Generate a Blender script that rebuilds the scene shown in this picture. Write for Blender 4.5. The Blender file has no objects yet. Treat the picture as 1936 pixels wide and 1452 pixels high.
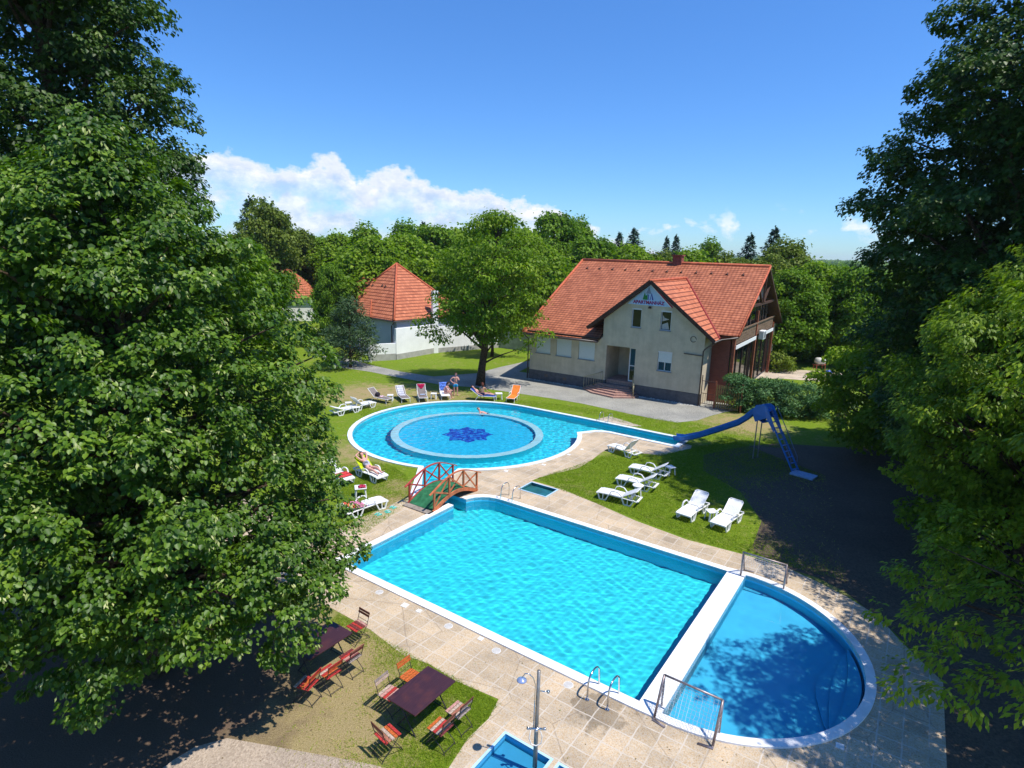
import bpy, bmesh, math, random
import numpy as np
from mathutils import Vector, Matrix
from mathutils.geometry import tessellate_polygon

rad = math.radians
rng = np.random.default_rng(7)
random.seed(7)

# ---------------------------------------------------------------- camera
F, PITCH, ROLL, CH = 1124.8, 0.22039, 0.028466, 10.6
fw = np.array([0, math.cos(PITCH), -math.sin(PITCH)])
up0 = np.array([0, math.sin(PITCH), math.cos(PITCH)])
rt0 = np.array([1.0, 0, 0])
rt = rt0 * math.cos(ROLL) + up0 * math.sin(ROLL)
up = up0 * math.cos(ROLL) - rt0 * math.sin(ROLL)
scene = bpy.context.scene
cam = bpy.data.cameras.new('camera')
cam.sensor_width = 36
cam.lens = 36 * F / 1936
cam.clip_end = 6000
cam.clip_start = 0.1
camo = bpy.data.objects.new('camera', cam)
scene.collection.objects.link(camo)
M = Matrix((tuple(rt), tuple(up), tuple(-fw))).transposed().to_4x4()
M.translation = (0, 0, CH)
camo.matrix_world = M
scene.camera = camo


def ray(x, y):
    return rt * (x - 968) - up * (y - 726) + fw * F


def G(x, y, z=0.0):
    """where a sight line of the drone meets the level z (x, y in photo pixels)"""
    d = ray(x, y)
    t = (z - CH) / d[2]
    return (float(d[0] * t), float(d[1] * t))


# ---------------------------------------------------------------- world, sun
SUN_AZ, SUN_EL = rad(-27), rad(64)
world = bpy.data.worlds.new('World')
scene.world = world
world.use_nodes = True
wn, wl = world.node_tree.nodes, world.node_tree.links
wn.clear()
wo = wn.new('ShaderNodeOutputWorld')
bg = wn.new('ShaderNodeBackground')
bg.inputs['Strength'].default_value = 0.10
sky = wn.new('ShaderNodeTexSky')
sky.sky_type = 'NISHITA'
sky.sun_disc = False
sky.sun_elevation = SUN_EL
sky.sun_rotation = rad(90) - SUN_AZ
sky.air_density = 1.0
sky.dust_density = 0.1
sky.ozone_density = 1.6
sky.altitude = 100
SUNL = bpy.data.lights.new('sun', 'SUN')
SUNL.energy = 4.6
SUNL.angle = rad(0.53)
SUNL.color = (1.0, 0.955, 0.88)
suno = bpy.data.objects.new('sun', SUNL)
sdir = Vector((math.cos(SUN_EL) * math.cos(SUN_AZ), math.cos(SUN_EL) * math.sin(SUN_AZ), math.sin(SUN_EL)))
suno.rotation_euler = (-sdir).to_track_quat('-Z', 'Y').to_euler()
suno.location = (30, -8, 60)
scene.collection.objects.link(suno)
vs = scene.view_settings
vs.view_transform = 'Standard'
vs.look = 'None'
vs.exposure = 0.32
vs.gamma = 1.0
scene.cycles.max_bounces = 8
scene.cycles.transparent_max_bounces = 16
scene.cycles.transmission_bounces = 6
scene.cycles.diffuse_bounces = 2
scene.cycles.glossy_bounces = 3
scene.cycles.use_denoising = True
scene.cycles.sample_clamp_indirect = 6

# clouds: a bank of cumulus low over the trees, laid out by direction in the sky
tc = wn.new('ShaderNodeTexCoord')


def wmath(op, a, b=None, c=None, clamp=False):
    n = wn.new('ShaderNodeMath')
    n.operation = op
    n.use_clamp = clamp
    for i, v in enumerate((a, b, c)):
        if v is None:
            continue
        if isinstance(v, (int, float)):
            n.inputs[i].default_value = v
        else:
            wl.new(v, n.inputs[i])
    return n.outputs[0]


sep = wn.new('ShaderNodeSeparateXYZ')
wl.new(tc.outputs['Generated'], sep.inputs[0])
az = wmath('ARCTAN2', sep.outputs[0], sep.outputs[1])        # 0 straight ahead, + to the right
hyp = wmath('SQRT', wmath('ADD', wmath('MULTIPLY', sep.outputs[0], sep.outputs[0]), wmath('MULTIPLY', sep.outputs[1], sep.outputs[1])))
el = wmath('ARCTAN2', sep.outputs[2], hyp)
cmb = wn.new('ShaderNodeCombineXYZ')
wl.new(wmath('MULTIPLY', az, 1.0), cmb.inputs[0])
wl.new(wmath('MULTIPLY', el, 1.5), cmb.inputs[1])


def wnoise(scale, detail, rough, off=0.0):
    n = wn.new('ShaderNodeTexNoise')
    n.noise_dimensions = '4D'
    n.inputs['Scale'].default_value = scale
    n.inputs['Detail'].default_value = detail
    n.inputs['Roughness'].default_value = rough
    n.inputs['W'].default_value = off
    wl.new(cmb.outputs[0], n.inputs['Vector'])
    return n.outputs['Fac']


def curve(val, pts):
    n = wn.new('ShaderNodeFloatCurve')
    c = n.mapping.curves[0]
    xs = [p[0] for p in pts]
    lo, hi = min(xs), max(xs)
    ys = [p[1] for p in pts]
    yl, yh = min(ys), max(ys)
    m = wn.new('ShaderNodeMapRange')
    m.inputs['From Min'].default_value = lo
    m.inputs['From Max'].default_value = hi
    wl.new(val, m.inputs['Value'])
    q = [((x - lo) / (hi - lo), (y - yl) / (yh - yl)) for x, y in pts]
    while len(c.points) < len(q):
        c.points.new(0.5, 0.5)
    for p, (x, y) in zip(c.points, q):
        p.location = (x, y)
        p.handle_type = 'AUTO'
    n.mapping.update()
    wl.new(m.outputs[0], n.inputs['Value'])
    return wmath('MULTIPLY_ADD', n.outputs[0], yh - yl, yl)


# height of the cloud tops (radians above the horizon) against azimuth
tops = curve(az, [(-1.2, 0.02), (-0.75, 0.06), (-0.52, 0.125), (-0.43, 0.152), (-0.36, 0.14), (-0.285, 0.155), (-0.245, 0.118), (-0.2, 0.138),
                  (-0.15, 0.132), (-0.09, 0.118), (-0.02, 0.108), (0.03, 0.098), (0.1, 0.072), (0.17, 0.045), (0.3, 0.022), (1.2, 0.01)])
puff = wnoise(14, 7, 0.6)
puff2 = wnoise(34, 6, 0.65, 3.1)
edge = wmath('ADD', wmath('MULTIPLY', wmath('SUBTRACT', puff, 0.5), 0.10), wmath('MULTIPLY', wmath('SUBTRACT', puff2, 0.5), 0.035))
over = wmath('SUBTRACT', wmath('ADD', wmath('SUBTRACT', tops, 0.022), edge), el)
bank = wmath('MULTIPLY', over, 90, clamp=True)
soft = wmath('MULTIPLY_ADD', wmath('SUBTRACT', wnoise(13, 6, 0.6, 7.7), 0.45), 6.0, 0.35, clamp=True)
lowfade = wmath('MULTIPLY_ADD', over, -18, 1.35, clamp=True)      # thinner low in the bank
mask = wmath('MULTIPLY', bank, wmath('MAXIMUM', lowfade, wmath('MULTIPLY', soft, 0.85)))
# a few small loose puffs to the right
sp = wmath('MULTIPLY', wmath('SUBTRACT', wnoise(22, 5, 0.55, 21.3), 0.575), 9, clamp=True)
band = wmath('MULTIPLY', wmath('MULTIPLY_ADD', wmath('ABSOLUTE', wmath('SUBTRACT', el, 0.045)), -28, 1.0, clamp=True),
             wmath('MULTIPLY', wmath('GREATER_THAN', az, 0.05), 0.8))
mask = wmath('MAXIMUM', mask, wmath('MULTIPLY', sp, band))
shade = wmath('MULTIPLY_ADD', wmath('SUBTRACT', wnoise(26, 7, 0.62, 13.0), 0.5), 4.2, 0.50, clamp=True)
shade = wmath('MAXIMUM', shade, wmath('MULTIPLY_ADD', over, -30, 0.95, clamp=True))
ccol = wn.new('ShaderNodeMixRGB')
ccol.inputs[1].default_value = (4.8, 5.8, 7.6, 1)
ccol.inputs[2].default_value = (8.6, 8.7, 8.9, 1)
wl.new(shade, ccol.inputs[0])
hsv = wn.new('ShaderNodeHueSaturation')
hsv.inputs['Saturation'].default_value = 1.12
hsv.inputs['Value'].default_value = 1.0
wl.new(sky.outputs[0], hsv.inputs['Color'])
tint = wn.new('ShaderNodeMixRGB')
tint.blend_type = 'MULTIPLY'
tint.inputs[0].default_value = 1.0
wl.new(hsv.outputs[0], tint.inputs[1])
tcol = wn.new('ShaderNodeMixRGB')
tcol.inputs[1].default_value = (0.56, 0.88, 1.36, 1)
tcol.inputs[2].default_value = (0.74, 1.20, 1.70, 1)
wl.new(wmath('MULTIPLY', el, 1.6, clamp=True), tcol.inputs[0])
wl.new(tcol.outputs[0], tint.inputs[2])
mixc = wn.new('ShaderNodeMixRGB')
wl.new(wmath('MULTIPLY', mask, 0.97), mixc.inputs[0])
wl.new(tint.outputs[0], mixc.inputs[1])
wl.new(ccol.outputs[0], mixc.inputs[2])
wl.new(mixc.outputs[0], bg.inputs['Color'])
wl.new(bg.outputs[0], wo.inputs['Surface'])
world.cycles.sampling_method = 'MANUAL'
world.cycles.sample_map_resolution = 512


# ---------------------------------------------------------------- helpers
class MB:
    """collects boxes, tubes and sheets; build() links them as one mesh object"""
    def __init__(s):
        s.v, s.f, s.m = [], [], []

    def add(s, vs_, fs_, m=0):
        o = len(s.v)
        s.v += [tuple(map(float, p)) for p in vs_]
        for f in fs_:
            s.f.append(tuple(i + o for i in f))
            s.m.append(m)
        return s

    def box(s, c, d, m=0, rz=0.0, ax=None):
        """centre, full size, turned rz about z or given axes ax (3 vectors)"""
        c = np.array(c, float)
        if ax is None:
            ax = [np.array([math.cos(rz), math.sin(rz), 0]), np.array([-math.sin(rz), math.cos(rz), 0]), np.array([0, 0, 1.0])]
        a, b, e = [np.array(x, float) * (k / 2) for x, k in zip(ax, d)]
        vs_ = [c + i * a + j * b + k * e for k in (-1, 1) for j in (-1, 1) for i in (-1, 1)]
        s.add(vs_, [(0, 2, 3, 1), (4, 5, 7, 6), (0, 1, 5, 4), (2, 6, 7, 3), (0, 4, 6, 2), (1, 3, 7, 5)], m)
        return s

    def b2(s, lo, hi, m=0):
        return s.box([(a + b) / 2 for a, b in zip(lo, hi)], [abs(b - a) for a, b in zip(lo, hi)], m)

    def bar(s, p, q, w, h=None, m=0, upv=(0, 0, 1)):
        """square bar from p to q"""
        p, q = np.array(p, float), np.array(q, float)
        L = np.linalg.norm(q - p)
        a = (q - p) / L
        u_ = np.array(upv, float)
        b = np.cross(u_, a)
        if np.linalg.norm(b) < 1e-4:
            b = np.cross((1, 0, 0), a)
        b /= np.linalg.norm(b)
        c = np.cross(a, b)
        return s.box((p + q) / 2, (L, w, h or w), m, ax=[a, b, c])

    def tube(s, pts, r, n=8, m=0, cap=True):
        pts = [np.array(p, float) for p in pts]
        rs = r if hasattr(r, '__len__') else [r] * len(pts)
        o = len(s.v)
        ref = np.array([0.13, 0.27, 0.95])
        prevb = None
        for i, p in enumerate(pts):
            t = pts[min(i + 1, len(pts) - 1)] - pts[max(i - 1, 0)]
            t = t / (np.linalg.norm(t) + 1e-9)
            if prevb is None:
                b = np.cross(ref, t)
                if np.linalg.norm(b) < 0.05:
                    b = np.cross((1, 0, 0), t)
            else:
                b = prevb - t * (prevb @ t)
            b /= np.linalg.norm(b) + 1e-9
            prevb = b
            c = np.cross(t, b)
            for k in range(n):
                a = 2 * math.pi * k / n
                s.v.append(tuple(p + rs[i] * (b * math.cos(a) + c * math.sin(a))))
        for i in range(len(pts) - 1):
            for k in range(n):
                k2 = (k + 1) % n
                s.f.append((o + i * n + k, o + i * n + k2, o + (i + 1) * n + k2, o + (i + 1) * n + k))
                s.m.append(m)
        if cap:
            s.f.append(tuple(o + k for k in reversed(range(n))))
            s.f.append(tuple(o + (len(pts) - 1) * n + k for k in range(n)))
            s.m += [m, m]
        return s

    def lathe(s, prof, n=24, c=(0, 0, 0), m=0):
        o = len(s.v)
        for r, z in prof:
            for k in range(n):
                a = 2 * math.pi * k / n
                s.v.append((c[0] + r * math.cos(a), c[1] + r * math.sin(a), c[2] + z))
        for i in range(len(prof) - 1):
            for k in range(n):
                k2 = (k + 1) % n
                s.f.append((o + i * n + k, o + i * n + k2, o + (i + 1) * n + k2, o + (i + 1) * n + k))
                s.m.append(m)
        return s

    def prism(s, poly, z0, z1, m=0, top=True, bottom=True, mtop=None):
        """poly counter-clockwise list of (x, y)"""
        n = len(poly)
        o = len(s.v)
        s.v += [(float(x), float(y), z0) for x, y in poly] + [(float(x), float(y), z1) for x, y in poly]
        for i in range(n):
            j = (i + 1) % n
            s.f.append((o + i, o + j, o + n + j, o + n + i))
            s.m.append(m)
        tri = tessellate_polygon([[Vector((x, y, 0)) for x, y in poly]])
        for t in tri:
            if top:
                s.f.append(tuple(o + n + i for i in t))
                s.m.append(m if mtop is None else mtop)
            if bottom:
                s.f.append(tuple(o + i for i in reversed(t)))
                s.m.append(m)
        return s

    def sheet(s, loops, z, m=0):
        """flat sheet with holes: loops[0] outer, the rest holes"""
        flat = [p for l in loops for p in l]
        tri = tessellate_polygon([[Vector((x, y, 0)) for x, y in l] for l in loops])
        fs_ = []
        for t in tri:
            a, b, c = [flat[i] for i in t]
            if (b[0] - a[0]) * (c[1] - a[1]) - (b[1] - a[1]) * (c[0] - a[0]) < 0:
                t = (t[0], t[2], t[1])
            fs_.append(tuple(t))
        s.add([(x, y, z) for x, y in flat], fs_, m)
        return s

    def plate(s, quad, t, m=0):
        """a polygon given by 3-D corners, thickened by t along its normal (downwards side)"""
        q = [np.array(p, float) for p in quad]
        nn = np.zeros(3)
        for i in range(len(q)):
            nn += np.cross(q[i], q[(i + 1) % len(q)])
        nn /= np.linalg.norm(nn)
        n = len(q)
        vs_ = q + [p - nn * t for p in q]
        fs_ = [tuple(range(n)), tuple(reversed(range(n, 2 * n)))]
        for i in range(n):
            j = (i + 1) % n
            fs_.append((j, i, n + i, n + j))
        s.add(vs_, fs_, m)
        return s

    def build(s, name, mat_, parent=None, smooth=False, bevel=0.0, fix=True):
        me = bpy.data.meshes.new(name)
        me.from_pydata(s.v, [], s.f)
        mats = mat_ if isinstance(mat_, (list, tuple)) else [mat_]
        for x in mats:
            me.materials.append(x)
        me.polygons.foreach_set('material_index', s.m)
        if fix:
            bm_ = bmesh.new()
            bm_.from_mesh(me)
            bmesh.ops.recalc_face_normals(bm_, faces=bm_.faces)
            bm_.to_mesh(me)
            bm_.free()
        if smooth:
            me.polygons.foreach_set('use_smooth', [True] * len(me.polygons))
        me.update()
        o = bpy.data.objects.new(name, me)
        scene.collection.objects.link(o)
        if parent is not None:
            o.parent = parent
        if bevel > 0:
            b = o.modifiers.new('bevel', 'BEVEL')
            b.width = bevel
            b.segments = 2
            b.limit_method = 'ANGLE'
            b.angle_limit = rad(40)
        return o


def tag(o, label=None, cat=None, group=None, kind=None):
    if label:
        o['label'] = label
    if cat:
        o['category'] = cat
    if group:
        o['group'] = group
    if kind:
        o['kind'] = kind
    return o


def thing(name, label, cat, loc=(0, 0, 0), rz=0.0, group=None):
    o = bpy.data.objects.new(name, None)
    scene.collection.objects.link(o)
    o.empty_display_size = 0.2
    o.location = loc
    o.rotation_euler = (0, 0, rz)
    return tag(o, label, cat, group)


KIDS = {}


def dup(root, label, loc, rz=0.0, scale=None, group=None):
    """copy a thing with its parts and sub-parts"""
    if root.name not in KIDS:
        KIDS[root.name] = [(ch, list(ch.children)) for ch in root.children]
    r = root.copy()
    scene.collection.objects.link(r)
    r.location = loc
    r.rotation_euler = (0, 0, rz)
    if scale is not None:
        r.scale = (scale if hasattr(scale, '__len__') else (scale,) * 3)
    if label:
        r['label'] = label
    if group:
        r['group'] = group
    for ch, gs in KIDS[root.name]:
        c = ch.copy()
        scene.collection.objects.link(c)
        c.parent = r
        for g_ in gs:
            d = g_.copy()
            scene.collection.objects.link(d)
            d.parent = c
    return r


# ---------------------------------------------------------------- materials
def nm(name):
    m = bpy.data.materials.new(name)
    m.use_nodes = True
    nt = m.node_tree
    b = nt.nodes['Principled BSDF']
    return m, nt, b


def N(nt, kind, **kw):
    n = nt.nodes.new(kind)
    for k, v in kw.items():
        if k.startswith('_'):
            setattr(n, k[1:], v)
        else:
            k2 = k.replace('_', ' ')
            s_ = n.inputs[k2]
            if isinstance(v, bpy.types.NodeSocket):
                nt.links.new(v, s_)
            else:
                s_.default_value = v
    return n


def ramp(nt, fac, stops):
    r = nt.nodes.new('ShaderNodeValToRGB')
    while len(r.color_ramp.elements) < len(stops):
        r.color_ramp.elements.new(0.5)
    for e, (p, c) in zip(r.color_ramp.elements, stops):
        e.position = p
        e.color = (c[0], c[1], c[2], 1) if hasattr(c, '__len__') else (c, c, c, 1)
    nt.links.new(fac, r.inputs[0])
    return r.outputs[0]


def mixc_(nt, fac, a, b, mode='MIX'):
    n = nt.nodes.new('ShaderNodeMixRGB')
    n.blend_type = mode
    for i, v in enumerate((fac, a, b)):
        if isinstance(v, bpy.types.NodeSocket):
            nt.links.new(v, n.inputs[i])
        elif i == 0:
            n.inputs[0].default_value = v
        else:
            n.inputs[i].default_value = (v[0], v[1], v[2], 1)
    return n.outputs[0]


def simple(name, col, rough=0.6, spec=0.4, metal=0.0, var=0.12, scale=8.0, bump=0.0, bscale=40.0, emit=None):
    """plain paint / plastic / stone with mottling and a fine bump"""
    m, nt, b = nm(name)
    t = N(nt, 'ShaderNodeTexCoord')
    n1 = N(nt, 'ShaderNodeTexNoise', Scale=scale, Detail=6.0, Roughness=0.6, Vector=t.outputs['Object'])
    dark = [max(0, c * (1 - var * 1.6)) for c in col]
    lite = [min(1, c * (1 + var)) for c in col]
    c = ramp(nt, n1.outputs['Fac'], [(0.3, dark), (0.7, lite)])
    nt.links.new(c, b.inputs['Base Color'])
    b.inputs['Roughness'].default_value = rough
    b.inputs['Specular IOR Level'].default_value = spec
    b.inputs['Metallic'].default_value = metal
    if bump > 0:
        n2 = N(nt, 'ShaderNodeTexNoise', Scale=bscale, Detail=4.0, Vector=t.outputs['Object'])
        bp = N(nt, 'ShaderNodeBump', Strength=bump, Distance=0.02, Height=n2.outputs['Fac'])
        nt.links.new(bp.outputs[0], b.inputs['Normal'])
    return m


def leafmat(name, stops, rough=0.5, trans=0.45, spec=0.3, transcol=(1.25, 1.35, 0.5)):
    """leaf colour picked per leaf from the 'tone' attribute, thin and translucent"""
    m, nt, b = nm(name)
    a = N(nt, 'ShaderNodeAttribute', _attribute_name='tone')
    c = ramp(nt, a.outputs['Fac'], stops)
    nt.links.new(c, b.inputs['Base Color'])
    b.inputs['Roughness'].default_value = rough
    b.inputs['Specular IOR Level'].default_value = spec
    tr = N(nt, 'ShaderNodeBsdfTranslucent')
    nt.links.new(mixc_(nt, 1.0, c, transcol, 'MULTIPLY'), tr.inputs['Color'])
    mx = N(nt, 'ShaderNodeMixShader', Fac=trans)
    nt.links.new(b.outputs[0], mx.inputs[1])
    nt.links.new(tr.outputs[0], mx.inputs[2])
    nt.links.new(mx.outputs[0], nt.nodes['Material Output'].inputs['Surface'])
    return m
# ---------------------------------------------------------------- pool frame (aligned with the rectangular pool)
PA = rad(-34.6)
PU = np.array([math.cos(PA), math.sin(PA)])
PV = np.array([-PU[1], PU[0]])
PO = np.array(G(1207, 1346))


def PF(u, v):
    p = PO + u * PU + v * PV
    return (float(p[0]), float(p[1]))


def toPF(x, y):
    d = np.array((x, y)) - PO
    return (float(d @ PU), float(d @ PV))


def GP(x, y):
    return toPF(*G(x, y))


def arc(c, r, a0, a1, n):
    return [(c[0] + r * math.cos(rad(a0 + (a1 - a0) * i / n)), c[1] + r * math.sin(rad(a0 + (a1 - a0) * i / n))) for i in range(n + 1)]


# outlines in the pool frame: outer edge of the coping and inner edge, point for point
CW = 0.29
M1o = [(-11.27, 0), (-0.10, 0), (-0.10, 8.12), (-9.7, 8.12), (-10.1, 8.08), (-10.45, 7.97), (-10.8, 7.76), (-11.05, 7.46), (-11.2, 7.1), (-11.22, 6.95), (-11.95, 6.95), (-11.95, 6.15), (-11.27, 6.15)]
M1i = [(-10.98, CW), (-0.10, CW), (-0.10, 7.86), (-9.7, 7.86), (-10.02, 7.82), (-10.32, 7.73), (-10.58, 7.56), (-10.8, 7.32), (-10.92, 7.05), (-10.95, 6.95), (-11.95, 6.95), (-11.95, 6.15), (-10.98, 6.15)]
KC, KR = (0.48, 4.12), 4.06
K1o = [(0.48, 0.0)] + [(KC[0] + x, y) for x, y in arc((0, KC[1]), KR, -88, 88, 40)] + [(0.48, 8.2)]
K1o = [(0.48, 0.02)] + arc(KC, KR + 0.04, -86, 86, 40) + [(0.48, 8.2)]
K1i = [(0.48, 0.25)] + arc(KC, KR - 0.19, -86, 86, 40) + [(0.48, 7.97)]
RC, RR = (-17.5, 15.0), 6.93
c_l = math.degrees(math.atan2(7.95 - 15.0, -15.05 + 17.5))       # where the channel leaves the round pool
p_r = GP(857, 903)
c_r = math.degrees(math.atan2(p_r[1] - 15.0, p_r[0] - RC[0] ))
NB, NR = 34, 14
R2o = ([(RC[0], RC[1] + RR)] + arc(RC, RR, 90, 360 + c_l, NB)[1:] +
       [(-13.15, 5.75), (-12.2, 5.95), (-12.2, 7.55), (p_r[0] + .05, p_r[1] - .35)] +
       arc(RC, RR, c_r + 1.5, 33, NR) +
       [(-11.35, 19.3), (-11.2, 19.6), (-10.9, 19.83), (-10.5, 19.95), (-6.15, 19.95), (-6.15, 22.0), (-14, 22.0)])
CI = 0.27
R2i = ([(RC[0], RC[1] + RR - CI)] + arc(RC, RR - CI, 90, 360 + c_l + 1.5, NB)[1:] +
       [(-12.85, 6.15), (-12.2, 6.25), (-12.2, 7.3), (p_r[0] - .2, p_r[1] - .3)] +
       arc(RC, RR - CI, c_r + 1.0, 34.5, NR) +
       [(-11.6, 19.45), (-11.38, 19.85), (-11.0, 20.12), (-10.5, 20.22), (-6.45, 20.22), (-6.45, 21.73), (-14, 21.73)])
M1o, M1i, K1o, K1i, R2o, R2i = [[PF(*p) for p in l] for l in (M1o, M1i, K1o, K1i, R2o, R2i)]
hole_main = [PF(-11.1, .12), PF(.48, .12)] + [PF(*p) for p in arc(KC, KR - 0.1, -86, 86, 40)] + [PF(.48, 8.0), PF(-9.7, 8.0), PF(-10.4, 7.88), PF(-10.75, 7.68), PF(-11.0, 7.4), PF(-11.13, 7.0), PF(-11.13, 6.95), PF(-11.95, 6.95), PF(-11.95, 6.15), PF(-11.1, 6.15)]
mid = [((a[0] + b[0]) / 2, (a[1] + b[1]) / 2) for a, b in zip(R2o, R2i)]
# foot baths: rectangles in the pool frame (u0, u1, v0, v1)
FB = [(-2.14, -0.98, -4.1, -2.43), (-0.74, 0.42, -4.1, -2.43), (-9.82, -8.44, 9.42, 10.42)]
fbl = [[PF(a, c), PF(b, c), PF(b, d), PF(a, d)] for a, b, c, d in FB]

# ---------------------------------------------------------------- ground materials
def grass_mat():
    m, nt, b = nm('lawn')
    t = N(nt, 'ShaderNodeTexCoord')
    o = t.outputs['Object']
    fine = N(nt, 'ShaderNodeTexNoise', Scale=34.0, Detail=7.0, Roughness=0.7, Vector=o)
    midn = N(nt, 'ShaderNodeTexNoise', Scale=1.6, Detail=6.0, Roughness=0.65, Vector=o)
    big = N(nt, 'ShaderNodeTexNoise', Scale=0.22, Detail=5.0, Roughness=0.55, Vector=o)
    g = ramp(nt, fine.outputs['Fac'], [(0.28, (0.075, 0.125, 0.008)), (0.5, (0.14, 0.215, 0.013)), (0.72, (0.23, 0.30, 0.03))])
    d = ramp(nt, fine.outputs['Fac'], [(0.28, (0.15, 0.12, 0.05)), (0.5, (0.31, 0.24, 0.11)), (0.72, (0.50, 0.40, 0.22))])
    clump = N(nt, 'ShaderNodeTexNoise', Scale=7.0, Detail=6.0, Roughness=0.7, Vector=o)
    g = mixc_(nt, 1.0, g, ramp(nt, clump.outputs['Fac'], [(0.3, (0.62, 0.72, 0.7)), (0.52, (1, 1, 1)), (0.72, (1.5, 1.22, 1.1))]), 'MULTIPLY')
    # worn ground: round the garden tables, the bridge lawn and the sunbathing edge
    masks = []
    for (x, y, r0, w) in WORN:
        vd = N(nt, 'ShaderNodeVectorMath', _operation='DISTANCE')
        nt.links.new(o, vd.inputs[0])
        vd.inputs[1].default_value = (x, y, 0)
        mr = N(nt, 'ShaderNodeMapRange', From_Min=r0 * 0.35, From_Max=r0 * 1.25, To_Min=w, To_Max=0.0)
        nt.links.new(vd.outputs['Value'], mr.inputs['Value'])
        masks.append(mr.outputs[0])
    acc = masks[0]
    for k in masks[1:]:
        mx = N(nt, 'ShaderNodeMath', _operation='MAXIMUM')
        nt.links.new(acc, mx.inputs[0])
        nt.links.new(k, mx.inputs[1])
        acc = mx.outputs[0]
    s1 = N(nt, 'ShaderNodeMath', _operation='MULTIPLY_ADD')
    nt.links.new(midn.outputs['Fac'], s1.inputs[0])
    s1.inputs[1].default_value = 1.5
    nt.links.new(acc, s1.inputs[2])
    s2 = N(nt, 'ShaderNodeMath', _operation='MULTIPLY_ADD')
    nt.links.new(big.outputs['Fac'], s2.inputs[0])
    s2.inputs[1].default_value = 0.7
    nt.links.new(s1.outputs[0], s2.inputs[2])
    s3 = N(nt, 'ShaderNodeMath', _operation='MULTIPLY_ADD')
    nt.links.new(clump.outputs['Fac'], s3.inputs[0])
    s3.inputs[1].default_value = 0.9
    nt.links.new(s2.outputs[0], s3.inputs[2])
    mr = N(nt, 'ShaderNodeMapRange', From_Min=1.62, From_Max=2.15)
    nt.links.new(s3.outputs[0], mr.inputs['Value'])
    gd_ = mixc_(nt, mr.outputs[0], g, d)
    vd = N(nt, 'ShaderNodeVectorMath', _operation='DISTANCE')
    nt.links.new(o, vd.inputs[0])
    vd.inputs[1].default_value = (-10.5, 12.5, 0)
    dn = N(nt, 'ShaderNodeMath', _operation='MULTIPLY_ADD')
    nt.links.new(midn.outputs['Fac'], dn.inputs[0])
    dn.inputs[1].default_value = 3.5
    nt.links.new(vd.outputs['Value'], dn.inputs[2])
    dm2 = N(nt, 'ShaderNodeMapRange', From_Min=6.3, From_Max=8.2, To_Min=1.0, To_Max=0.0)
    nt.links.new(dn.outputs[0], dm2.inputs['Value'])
    shaded_dirt = ramp(nt, fine.outputs['Fac'], [(0.3, (0.085, 0.055, 0.036)), (0.7, (0.20, 0.14, 0.095))])  # brown dirt, its colour darkened to deepen the shade under the linden
    nt.links.new(mixc_(nt, dm2.outputs[0], gd_, shaded_dirt), b.inputs['Base Color'])
    b.inputs['Roughness'].default_value = 0.9
    b.inputs['Specular IOR Level'].default_value = 0.1
    bp = N(nt, 'ShaderNodeBump', Strength=0.7, Distance=0.05, Height=fine.outputs['Fac'])
    nt.links.new(bp.outputs[0], b.inputs['Normal'])
    return m


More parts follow.
